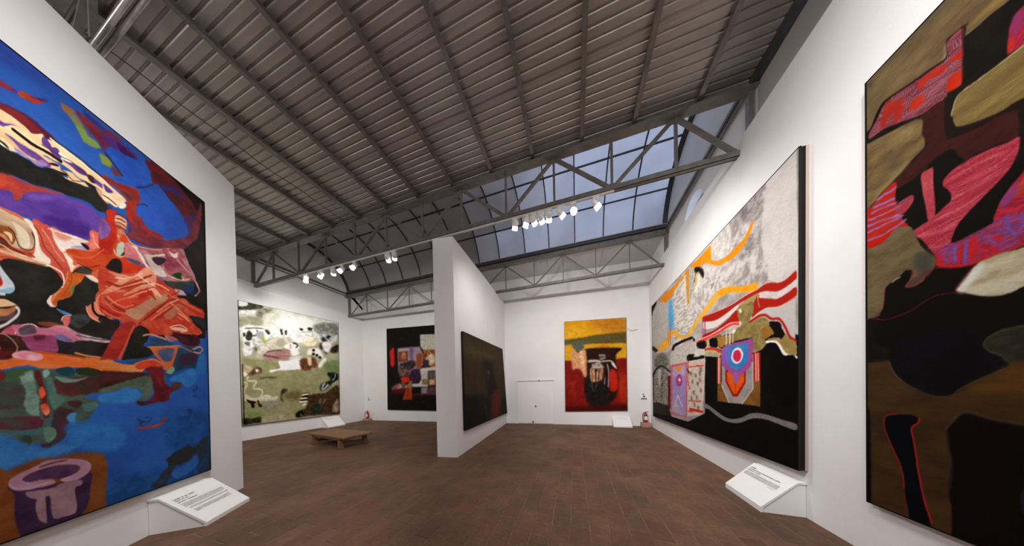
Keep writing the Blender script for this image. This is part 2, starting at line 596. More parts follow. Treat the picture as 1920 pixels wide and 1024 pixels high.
# ------------------------------------------------------------------ roof: flat bays of ribbed sheet, purlins, vaults
roof = MB().box((-4.0, (YT[1] + YT[2]) / 2, ROOF + 0.16), (14.2, YT[2] - YT[1] + 0.1, 0.02)).build('ceiling', M['roof'])
roof['kind'] = 'structure'
def sheet(x0, x1, y0, nrib, pitch, z, m=M['roof'], slope=0.0):
    """trapezoidal sheet with its ribs along x"""
    prof = []
    for k in range(nrib):
        y = y0 + k * pitch
        prof += [(y, 0.0), (y + pitch * .64, 0.0), (y + pitch * .74, 0.018), (y + pitch * .90, 0.018)]
    prof.append((y0 + nrib * pitch + 0.012, 0.0))
    vs = []
    for x in (x0, x1):
        for t in (0.0, 0.003):
            vs += [(x, y, z + h + t) for y, h in prof]
    n = len(prof)
    fs = []
    for i in range(n - 1):
        fs += [(i, i + 1, 2 * n + i + 1, 2 * n + i), (n + i, 3 * n + i, 3 * n + i + 1, n + i + 1)]
    return MB().add(vs, fs)
PITCH_R = 0.1155
SHX = [-10.90, -6.55, -1.68, 2.80]
k = 0
y = YT[1] - 0.35
while y < YT[2] - 0.02:
    nr = min(8, max(1, int(round((YT[2] + 0.06 - y) / PITCH_R))))
    for a, b in zip(SHX, SHX[1:]):
        sheet(a - (0.12 if a > -10.5 else 0), b, y, nr, PITCH_R, ROOF - 0.03 + (0.004 if k % 2 else 0) + rnd.uniform(0, .002)).build('roof_sheet', M['roof'], roof)
        k += 1
    y += nr * PITCH_R
# smooth pale boards over the strip behind the far truss, ribbed sheets behind the viewer
for i, (a, b) in enumerate(zip([-10.90, -8.3, -5.86, -3.42, -0.98, 1.0], [-8.3, -5.86, -3.42, -0.98, 1.0, 2.8])):
    MB().box(((a + b) / 2, (YT[3] + Y1) / 2 + 0.02, ROOF - 0.02), (b - a - 0.012, Y1 - YT[3] - 0.02, 0.02)).build('ceiling_board', M['board'], roof)
MB().box((-4.0, (YT[3] + Y1) / 2, ROOF + 0.16), (14.2, Y1 - YT[3], 0.02)).build('roof_deck', M['roof'], roof)
y = Y0
while y < YT[0] - 0.05:
    nr = min(8, max(1, int(round((YT[0] - y) / PITCH_R))))
    for a, b in zip(SHX, SHX[1:]):
        sheet(a - (0.12 if a > -10.5 else 0), b, y, nr, PITCH_R, ROOF - 0.03 + rnd.uniform(0, .003)).build('roof_sheet', M['roof'], roof)
    y += nr * PITCH_R
MB().box((-4.0, (Y0 + YT[0]) / 2, ROOF + 0.16), (14.2, YT[0] - Y0, 0.02)).build('roof_deck', M['roof'], roof)

PUR = [2.02, 1.07, 0.18, -0.77, -1.68, -2.65, -3.62, -4.60, -5.60, -6.60, -7.60, -8.60, -9.62]
for i, x in enumerate(PUR):
    z = ROOF - 0.075
    w = 0.075 if i != 8 else 0.12
    mb = MB()
    mb.bar((x, YT[1] - 0.3, z), (x, YT[2] + 0.08, z), w * .55, 0.09)
    mb.bar((x + w * .42, YT[1] - 0.3, z - 0.04), (x + w * .42, YT[2] + 0.08, z - 0.04), w * .5, 0.012)
    mb.build('purlin', M['purlin'], roof, origin=(x, (YT[1] + YT[2]) / 2, z))
# edge beam along the right upper wall
MB().bar((XR - 0.05, YT[1] - 0.3, ROOF - 0.07), (XR - 0.05, YT[2], ROOF - 0.07), 0.09, 0.14).build('edge_beam', M['steel_dark'], roof)
MB().bar((XL + 0.05, YT[1] - 0.3, ROOF - 0.07), (XL + 0.05, YT[2], ROOF - 0.07), 0.09, 0.14).build('edge_beam', M['steel'], roof)

# vaults of curved translucent sheet on thin ribs
RIBX = [1.85, 0.97, 0.06, -0.83, -1.72, -2.74, -3.60, -4.55, -5.50, -6.45, -7.42, -8.41, -9.39]
def vault(ya, yb, first):
    c = (ya + yb) / 2; sy = (yb - ya) / 3.24
    P = lambda x, deg, r: Vector((x, c + r * math.cos(math.radians(deg)) * sy, VC_Z + r * math.sin(math.radians(deg))))
    root = MB()
    # springing beams are the structural body of the vault
    for yy in (ya, yb):
        root.bar((XL + .02, yy, ROOF + 0.03), (XR - .02, yy, ROOF + 0.03), 0.16, 0.07)
    v = root.build('ceiling_vault', M['steel_dark'])
    v['kind'] = 'structure'
    ANG = [6, 42, 77, 103, 138, 174]
    xs = [XR] + RIBX + [XL]
    for i in range(len(xs) - 1):
        xa, xb = xs[i + 1], xs[i]
        for j in range(5):
            n = 7
            vs = []
            for r in (VR, VR + 0.012):
                for t in range(n + 1):
                    a = ANG[j] + (ANG[j + 1] - ANG[j]) * t / n
                    vs += [P(xa, a, r), P(xb, a, r)]
            o_ = 2 * (n + 1)
            fs = []
            for t in range(n):
                fs += [(2 * t, 2 * t + 1, 2 * t + 3, 2 * t + 2)]
            mx = (xa + xb) / 2
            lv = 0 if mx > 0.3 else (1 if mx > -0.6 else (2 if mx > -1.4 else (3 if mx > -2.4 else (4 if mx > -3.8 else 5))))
            if j == 0 and 1 < lv < 5: lv -= 1                       # the lowest row is one grade clearer
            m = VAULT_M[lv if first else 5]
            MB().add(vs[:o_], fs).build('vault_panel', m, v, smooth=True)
    for x in RIBX + [XR - 0.06, XL + 0.06]:
        mb = MB()
        n = 22
        w = 0.017 if abs(x - (XR - .06)) > .01 and abs(x - (XL + .06)) > .01 else 0.06
        vs = []
        for t in range(n + 1):
            a = 6 + 168 * t / n
            vs += [P(x - w, a, VR - 0.005), P(x + w, a, VR - 0.005), P(x + w, a, VR - 0.045), P(x - w, a, VR - 0.045)]
        fs = []
        for t in range(n):
            for q in range(4):
                q2 = (q + 1) % 4
                fs.append((4 * t + q, 4 * t + q2, 4 * t + 4 + q2, 4 * t + 4 + q))
        mb.add(vs, fs).build('rib', M['steel_dark'], v)
    for a in ANG[1:-1]:
        MB().bar(P(XL, a, VR - 0.03), P(XR, a, VR - 0.03), 0.034, 0.03).build('glazing_bar', M['steel_dark'], v)
    for x, off in ((XR - 0.06, 0), (XL + 0.06, 0)):
        MB().bar((x, ya, ROOF + 0.02), (x, yb, ROOF + 0.02), 0.07, 0.06).bar((x, ya, ROOF - 0.10), (x, yb, ROOF - 0.10), 0.04, 0.03).build('wall_rail', M['steel'], v)
    return v
vault(YT[2], YT[3], True)
vault(YT[0], YT[1], False)

# trusses
NODES = [1.74, 0.72, -0.35, -1.38, -2.48, -3.58, -4.73, -5.86, -7.04, -8.27, -9.55]
def truss(y, label, thin=1.0, heavy=1.0, round_chord=False):
    t = tag(empty('roof_truss', (-4.0, y, 5.25)), label, 'roof truss')
    zt, zb = 6.30, 5.30
    # deep top chord: two channels and a flange
    MB().bar((XL + .02, y, zt - 0.005), (XR - .01, y, zt - 0.005), 0.10 * heavy, 0.15).bar((XL + .02, y - 0.04, zt - 0.075), (XR - .01, y - 0.04, zt - 0.075), 0.16 * heavy, 0.018).build('top_chord', M['steel'], t)
    if round_chord:
        MB().tube((XL + .03, y, zb - .06), (XR - .02, y, zb - .05), 0.021, 16).tube((XL + .03, y + 0.05, zb - .045), (XR - .02, y + 0.05, zb - .045), 0.021, 16).build('bottom_chord', M['pipe'], t, smooth=True)
    else:
        MB().angle((XL + .03, y - .002, zb), (XR - .02, y - .002, zb), 0.085, 0.012).angle((XL + .03, y + .002, zb), (XR - .02, y + .002, zb), 0.085, 0.012, flip=-1).bar((XL + .03, y, zb - .03), (XR - .02, y, zb - .03), 0.05, 0.03).build('bottom_chord', M['steel'], t)
    xs = NODES
    for x in xs:
        MB().bar((x, y, zb), (x, y, zt - 0.08), 0.042 * thin, 0.045 * thin).build('post', M['steel'], t)
    for x in (-10.70, XR - 0.06):
        MB().bar((x, y, zb - (0 if x < 0 else 0.0)), (x, y, zt), 0.07, 0.08).build('end_post', M['steel'], t)
    allx = [XR - 0.2] + xs + [-10.66]
    for i in range(len(allx) - 1):
        xa, xb = allx[i], allx[i + 1]
        up_a = (i % 2 == 1)
        pa_ = (xa + (-.04 if up_a else 0), y + 0.028, zt - 0.08 if up_a else zb + 0.03)
        pb_ = (xb + (.04 if not up_a else 0), y + 0.028, zb + 0.03 if up_a else zt - 0.08)
        MB().angle(pa_, pb_, 0.052 * thin, 0.01).bar(pa_, pb_, 0.03 * thin, 0.042 * thin).build('diagonal', M['steel'], t)
    for i, x in enumerate(xs):
        z = zt - 0.12 if i % 2 == 0 else zb + 0.06
        MB().box((x, y + 0.004, z), (0.14 * thin, 0.012, 0.09 * thin)).build('gusset', M['steel'], t)
    return t
truss(YT[2], 'grey steel truss carrying the row of lit spotlights, in front of the curved skylight')
truss(YT[3], 'grey steel truss near the back wall, on the far side of the curved skylight', thin=0.68)
truss(YT[1], 'steel truss with shiny twin pipes above the big blue painting', round_chord=True)

# thin cable sagging along the roof on the left
def cable(pts, r, name, m, parent):
    return MB().path(pts, r, 6).build(name, m, parent)
cb = []
for i in range(25):
    t = i / 24
    cb.append((-5.99 - 0.25 * max(0.0, t - 0.7) + 0.015 * math.sin(9 * t), 1.0 + 3.25 * t, 6.29 - 0.06 * math.sin(math.pi * t) + 0.012 * math.sin(21 * t)))
tag(cable(cb, 0.007, 'electric_cable', M['black'], None), 'thin black cable slung under the ribbed roof above the slanting left wall', 'cable')

# ------------------------------------------------------------------ lighting track and its spotlights
TRACK_Z = 5.235
LAMP_GAIN = 0.5
trk = MB().box((-3.75, YT[2] - 0.02, TRACK_Z), (9.0, 0.034, 0.03)).build('lighting_track', M['track'], origin=(-3.75, YT[2] - 0.02, TRACK_Z))
tag(trk, 'long white lighting track fixed under the bottom chord of the spotlit truss', 'lighting track')
for x in (-8.2, -5.9, -3.6, -1.35, 0.7):
    MB().box((x, YT[2] - 0.02, TRACK_Z + 0.026), (0.05, 0.05, 0.024)).build('clip', M['steel'], trk)

def spotlight(x, aim, power, hot, label, angle=125, group='white spotlights on the lighting track', col=WARM):
    y, zt = YT[2] - 0.02, TRACK_Z - 0.016
    t = tag(empty('track_spotlight', (x, y, zt)), label, 'spotlight', group)
    MB().box((x, y, zt - 0.017), (0.11, 0.04, 0.032)).build('track_adapter', M['lamp_white'], t)
    piv = Vector((x, y, zt - 0.135))
    d = (Vector(aim) - piv).normalized()
    side = d.cross(Vector((0, 0, 1))).normalized()
    a = MB()
    a.tube((x, y, zt - 0.03), (x, y, zt - 0.055), 0.012, 10)
    for s in (-1, 1):
        p = piv + side * (s * 0.066)
        a.bar((x + side.x * s * 0.066, y + side.y * s * 0.066, zt - 0.05), p, 0.008, 0.022, d)
    a.bar(Vector((x, y, zt - 0.052)) - side * 0.068, Vector((x, y, zt - 0.052)) + side * 0.068, 0.022, 0.008)
    a.build('yoke', M['lamp_white'], t)
    b = MB()
    b.tube(piv - d * 0.09, piv - d * 0.05, 0.036, 18, 0.054)
    b.tube(piv - d * 0.05, piv + d * 0.02, 0.054, 18, 0.057, cap=False)
    b.build('lamp_head', M['lamp_white'], t, smooth=False)
    MB().tube(piv + d * 0.02, piv + d * 0.10, 0.057, 18, 0.062, cap=False).tube(piv + d * 0.10, piv + d * 0.075, 0.062, 18, 0.055, cap=False).build('glow_rim', M['lamp_glow'], t)  # front of the head, glow added for its overexposed look
    MB().tube(piv + d * 0.065, piv + d * 0.075, 0.054, 18).build('lens', M['lens_hot'] if hot else M['lens'], t)
    if power:
        spot(piv + d * 0.13, aim, power * LAMP_GAIN, angle, 1.0, col, 0.045)
    return t
ORD = ['first', 'second', 'third', 'fourth', 'fifth', 'sixth', 'seventh', 'eighth']
LEFT = [(-7.94, (-10.6, 6.0, 2.6), 330, 0), (-7.24, (-10.6, 4.6, 2.4), 330, 0), (-6.72, (-10.6, 7.2, 2.6), 300, 0),
        (-6.38, (-7.6, 1.6, 1.2), 150, 0), (-5.89, (-6.4, 1.4, 1.2), 150, 1), (-4.69, (-6.9, 8.55, 2.6), 300, 0), (-4.46, (-8.4, 8.5, 2.6), 300, 0)]
LNOTE = ['white spotlight with a square of light, at the left end of the track', 'white spotlight tilted sideways, second along the track from the left end',
         'white spotlight close beside the left starburst lamp', 'dazzling white spotlight, the left one of two starbursts over the gallery',
         'dazzling white spotlight, the right one of two starbursts over the gallery', 'white spotlight hanging left in the lone pair near the pale wedge wall',
         'white spotlight hanging right in the lone pair near the pale wedge wall']
LEFT[3] = LEFT[3][:3] + (1,)
for (x, aim, pw, hot), lb in zip(LEFT, LNOTE):
    spotlight(x, aim, pw, hot, lb)
RIGHT = [(-1.18, (-2.9, 7.4, 1.3), 130, 0), (-0.93, (-2.85, 6.0, 1.2), 150, 0), (-0.785, (0.6, 9.0, 2.6), 330, 0), (-0.63, (0.7, 9.0, 3.0), 250, 0),
         (-0.46, (-1.2, 8.9, 2.4), 220, 0), (-0.23, (2.65, 7.4, 2.6), 330, 0), (0.01, (0.9, 1.2, 0.8), 130, 1), (0.43, (2.65, 5.6, 2.6), 380, 0)]
RNOTE = ['white spotlight first of the long right row, turned down towards the wedge wall', 'white spotlight second in the long right row of the track',
         'white spotlight third in the long right row of the track', 'white spotlight fourth in the long right row of the track',
         'white spotlight fifth in the long right row, last of the tight cluster', 'white spotlight just left of the big right starburst',
         'dazzling white spotlight making the big starburst over the right aisle', 'white spotlight alone at the right end of the track']
for (x, aim, pw, hot), lb in zip(RIGHT, RNOTE):
    spotlight(x, aim, pw, hot, lb)

# ------------------------------------------------------------------ sloping caption stands
def caption_stand(pl, d0, width, label, depth=0.47, h=0.405, strip=0.09, lip=0.05, lines=(), align=0, mirror=False, title=True):
    P = lambda s, n, z: pl.p(d0 + s, z, n)
    rz = math.atan2(pl.u.y, pl.u.x)
    base = P(width / 2, depth / 2, 0)
    t = tag(empty('caption_stand', base), label, 'caption stand')
    g = 0.004
    prof = [(g, 0), (depth - 0.02, 0), (depth - 0.02, lip - 0.012), (strip, h - 0.02), (g, h - 0.02)]
    def solid(name, prof, s0, s1, m):
        n = len(prof)
        v = [P(s0, a, b) for a, b in prof] + [P(s1, a, b) for a, b in prof]
        f = [tuple(range(n)), tuple(reversed(range(n, 2 * n)))] + [(i, n + i, n + (i + 1) % n, (i + 1) % n) for i in range(n)]
        return MB().add(v, f).build(name, m, t)
    solid('body', prof, 0.012, width - 0.012, M['sign_white'])
    solid('top_strip', [(g, h - 0.02), (strip, h - 0.02), (strip, h), (g, h)], 0.0, width, M['sign_white'])
    sl = math.hypot(depth - strip, h - lip)
    nx, nz = (h - lip) / sl, (depth - strip) / sl
    th = 0.02
    solid('sloping_panel', [(strip, h), (depth, lip), (depth, 0.002), (depth - 0.018, 0.002), (depth - 0.02, lip - 0.012), (strip, h - 0.02)], 0.0, width, M['sign_white'])
    # print on the slope: rows of small uneven strokes, as the photo shows them
    def stroke_rows(name, rows, m):
        mb = MB()
        for (q, a, b, hh, gap) in rows:
            s = a
            r = random.Random(int(q * 1000) + int(a * 100))
            while s < b:
                w = r.uniform(0.16, 0.5) * hh
                if r.random() < gap * 0.55:
                    s += hh * 0.7; continue
                e = min(b, s + w)
                for_ = []
                for (ss, qq) in ((s, q), (e, q), (e, q + hh * r.uniform(.75, 1.1)), (s, q + hh)):
                    k = qq / sl
                    sx = (width - ss) if mirror else ss
                    for_.append(P(sx, strip + (depth - strip) * k + nx * 0.001, h + (lip - h) * k + nz * 0.001))
                mb.add(for_, [(0, 1, 2, 3)])
                s = e + hh * r.choice((0.16, 0.2, 0.28))
        return mb.build(name, m, t)
    if lines:
        stroke_rows('printed_heading', [l[:5] for l in lines if l[5]], M['ink_dark'])
        stroke_rows('printed_text', [l[:5] for l in lines if not l[5]], M['ink'])
    return t
def text_rows(top, blocks, width):
    out = []
    for q, a, b, hh, gap, hd in blocks:
        out.append((q, a * width, b * width, hh, gap, hd))
    return out
WL_ = 0.60
bl = [(0.085, .09, .47, .017, .12, 1), (0.112, .09, .33, .013, .12, 1), (0.140, .09, .44, .014, .10, 1)]
bl += [(0.175 + .0125 * i, .09, .90 if i < 4 else .86, .0075, .14, 0) for i in range(5)]
bl += [(0.252 + .013 * i, .12, .90, .008, .14, 0) for i in range(2)]
bl += [(0.300 + .012 * i, .12, .86, .0075, .14, 0) for i in range(4)]
caption_stand(PA, 0.0, WL_, 'white sloping caption stand with two text blocks under the big blue painting', lines=text_rows(0, bl, WL_))
WR_ = 0.665
bl = [(0.06, .05, .20, .015, .1, 1), (0.088, .05, .80, .013, .1, 1), (0.113, .05, .38, .013, .1, 1)]
bl += [(0.142 + .0125 * i, .05 if i else .05, .88, .0075, .14, 0) for i in range(5)]
bl += [(0.215, .72, .86, .006, .14, 0)]
caption_stand(PR, 0.005, WR_, 'white sloping caption stand under the long grey and orange painting', depth=0.41, h=0.408, strip=0.078, lip=0.07, lines=text_rows(0, bl, WR_), mirror=True)
bl = [(0.05, .1, .35, .014, .1, 1), (0.09, .12, .7, .012, .2, 0), (0.115, .12, .5, .012, .2, 0)]
caption_stand(PL, 2.26, 0.72, 'white sloping caption stand under the green and white painting', depth=0.46, h=0.43, strip=0.06, lines=text_rows(0, bl, 0.72))
bl = [(0.05, .15, .75, .012, .1, 0), (0.12, .15, .85, .012, .2, 0)]
caption_stand(PB, 11.99, 0.64, 'white sloping caption stand under the yellow and red painting', depth=0.40, h=0.37, strip=0.08, lines=text_rows(0, bl, 0.64))

# ------------------------------------------------------------------ white hatch in the back wall
d1 = empty('door_1', PB.p(8.95, 0, 0)); d1['kind'] = 'structure'
def plate(name, pl, a, b, z0, z1, o0, o1, m, parent):
    v = [pl.p(s, z, o) for o in (o0, o1) for s, z in ((a, z0), (b, z0), (b, z1), (a, z1))]
    return MB().add(v, [(0, 1, 2, 3), (7, 6, 5, 4), (0, 4, 5, 1), (1, 5, 6, 2), (2, 6, 7, 3), (3, 7, 4, 0)]).build(name, m, parent)
plate('door_leaf', PB, 8.20, 9.73, 0.03, 1.84, 0.002, 0.022, M['sign_white'], d1)
for a, b, z0, z1 in ((8.12, 8.185, 0.0, 1.92), (9.745, 9.80, 0.0, 1.92), (8.185, 9.745, 1.855, 1.92)):
    plate('door_frame', PB, a, b, z0, z1, 0.002, 0.04, M['wall'], d1)
plate('door_top_strip', PB, 8.20, 9.74, 1.835, 1.862, 0.004, 0.03, M['brown_line'], d1)  # thin brown strip along the top of the hatch
k_ = MB().tube(PB.p(8.99, 0.77, 0.02), PB.p(8.99, 0.77, 0.06), 0.03, 12).build('latch', M['steel_dark'], d1)
MB().tube(PB.p(9.15, 1.87, 0.03), PB.p(9.15, 1.87, 0.07), 0.025, 10).build('bolt', M['steel_dark'], d1)
MB().tube(PB.p(8.86, 0.09, 0.02), PB.p(8.86, 0.09, 0.05), 0.04, 12).build('floor_bolt', M['steel'], d1)

# ------------------------------------------------------------------ extinguishers on blocks and their signs
def extinguisher(x, y, z, label, rz=0):
    t = tag(empty('fire_extinguisher', (x, y, z)), label, 'fire extinguisher')
    n = 16
    prof = [(0.0, 0.0), (0.062, 0.0), (0.066, 0.012), (0.066, 0.28), (0.058, 0.31), (0.035, 0.335), (0.022, 0.345), (0.022, 0.37), (0.0, 0.37)]
    v, f = [], []
    for r, zz in prof:
        for i in range(n):
            a = 2 * math.pi * i / n
            v.append((x + r * math.cos(a), y + r * math.sin(a), z + zz))
    for k in range(len(prof) - 1):
        for i in range(n):
            j = (i + 1) % n
            f.append((k * n + i, k * n + j, (k + 1) * n + j, (k + 1) * n + i))
    MB().add(v, f).build('cylinder', M['red'], t, smooth=True)
    MB().bar((x - .02, y, z + .385), (x + .10, y - .03, z + .42), .02, .012).bar((x - .02, y, z + .375), (x + .09, y - .03, z + .375), .02, .012).tube((x, y, z + .37), (x, y, z + .40), .018, 10).build('valve_handle', M['black'], t)
    pts = [Vector((x - 0.02, y - .02, z + .38)), Vector((x - .09, y - .05, z + .36)), Vector((x - .115, y - .06, z + .25)), Vector((x - .10, y - .055, z + .10)), Vector((x - .09, y - .05, z + .03))]
    MB().path(pts, .012, 8).build('hose', M['black'], t)
    v = []
    for zz in (.10, .23):
        for i in range(9):
            a = math.radians(-140 + 100 * i / 8)
            v.append((x + .0675 * math.cos(a), y + .0675 * math.sin(a), z + zz))
    MB().add(v, [(i, i + 1, 10 + i, 9 + i) for i in range(8)]).build('paper_label', M['sign_white'], t)
    return t
def block(x, y, w, d, h, rz, label):
    t = MB()
    t.box((0, 0, h / 2), (w, d, h))
    o = t.build('plinth_block', M['brick_pink'], bevel=0.01)
    o.location = (x, y, 0); o.rotation_euler = (0, 0, rz)
    return tag(o, label, 'block')
def wall_sign(pl, d, z, w, h, label, flip):
    c = pl.p(d, z, 0)
    t = tag(empty('safety_sign', c), label, 'sign')
    plate('board', pl, d - w / 2, d + w / 2, z - h / 2, z + h / 2, 0.003, 0.009, M['sign_white'], t)
    plate('black_bar', pl, d - w * .40, d + w * .40, z - h * .40, z - h * .25, 0.009, 0.011, M['ink_dark'], t)
    mb = MB()
    v = [pl.p(d - w * .18, z - h * .12, .0105), pl.p(d + w * .2, z - h * .12, .0105), pl.p(d + w * .1, z + h * .1, .0105), pl.p(d - w * .02, z + h * .1, .0105)]
    mb.add(v, [(0, 1, 2, 3)])
    v = [pl.p(d - w * .08 + w * .1 * math.cos(a), z + h * .24 + h * .09 * math.sin(a), .0105) for a in [2 * math.pi * i / 10 for i in range(10)]]
    mb.add(v, [tuple(range(10))])
    mb.build('black_symbol', M['ink_dark'], t)
    return t
p = PB.p(13.15, 0, 0.15)
block(p.x, p.y, 0.30, 0.24, 0.17, math.atan2(PB.u.y, PB.u.x), 'low pinkish block in the far right corner under a fire extinguisher')
extinguisher(p.x, p.y, 0.172, 'small red fire extinguisher on a block in the far right corner')
p = PB.p(0.14, 0, 0.16)
block(p.x, p.y, 0.38, 0.22, 0.12, math.atan2(PB.u.y, PB.u.x), 'low pinkish block in the far left corner of the gallery')
extinguisher(p.x + .02, p.y, 0.122, 'small red fire extinguisher on a block in the far left corner')
wall_sign(PB, 13.15, 1.15, 0.26, 0.30, 'small white sign with a black bar above the far right extinguisher', 0)
wall_sign(PB, 0.10, 1.17, 0.17, 0.26, 'small white sign with a black symbol above the far left extinguisher', 0)

# ------------------------------------------------------------------ low pine bench
bn = tag(empty('bench', (-6.9, 4.5, 0), math.radians(-7)), 'low pine bench of rough planks in front of the green and white painting', 'bench')
def bpart(mb, name):
    return child(mb.build(name, M['wood'], None, bevel=0.004), bn)
L_, D_, Hh = 1.90, 0.78, 0.33
for i in range(5):
    y = -D_ / 2 + (i + 0.5) * D_ / 5
    bpart(MB().box((rnd.uniform(-.015, .015), y, Hh - 0.0225), (L_, D_ / 5 - 0.008, 0.045)), 'plank')
for sx in (-1, 1):
    bpart(MB().box((sx * 0.69, 0, Hh - 0.075), (0.07, D_ * .94, 0.058)), 'cross_rail')
    for sy in (-1, 1):
        bpart(MB().box((sx * 0.69, sy * (D_ / 2 - 0.075), (Hh - 0.105) / 2), (0.075, 0.12, Hh - 0.107)), 'leg')
    bpart(MB().box((sx * 0.69, 0, 0.10), (0.04, D_ - 0.30, 0.10)), 'stretcher')
for sy in (-1, 1):
    bpart(MB().box((0, sy * (D_ / 2 - 0.06), Hh - 0.075), (1.30, 0.035, 0.058)), 'apron')

# little iron hook left in the back wall
hk = PB.p(12.78, 3.72, 0.0)
h_ = MB().path([PB.p(12.62, 3.80, 0.02), PB.p(12.70, 3.71, 0.03), PB.p(12.82, 3.69, 0.03), PB.p(12.95, 3.74, 0.02)], 0.014, 8).tube(PB.p(12.78, 3.70, 0.0), PB.p(12.78, 3.70, 0.03), 0.012, 8).build('wall_hook', M['track'], origin=hk)
tag(h_, 'small pale curved hook high on the back wall right of the yellow painting', 'hook')

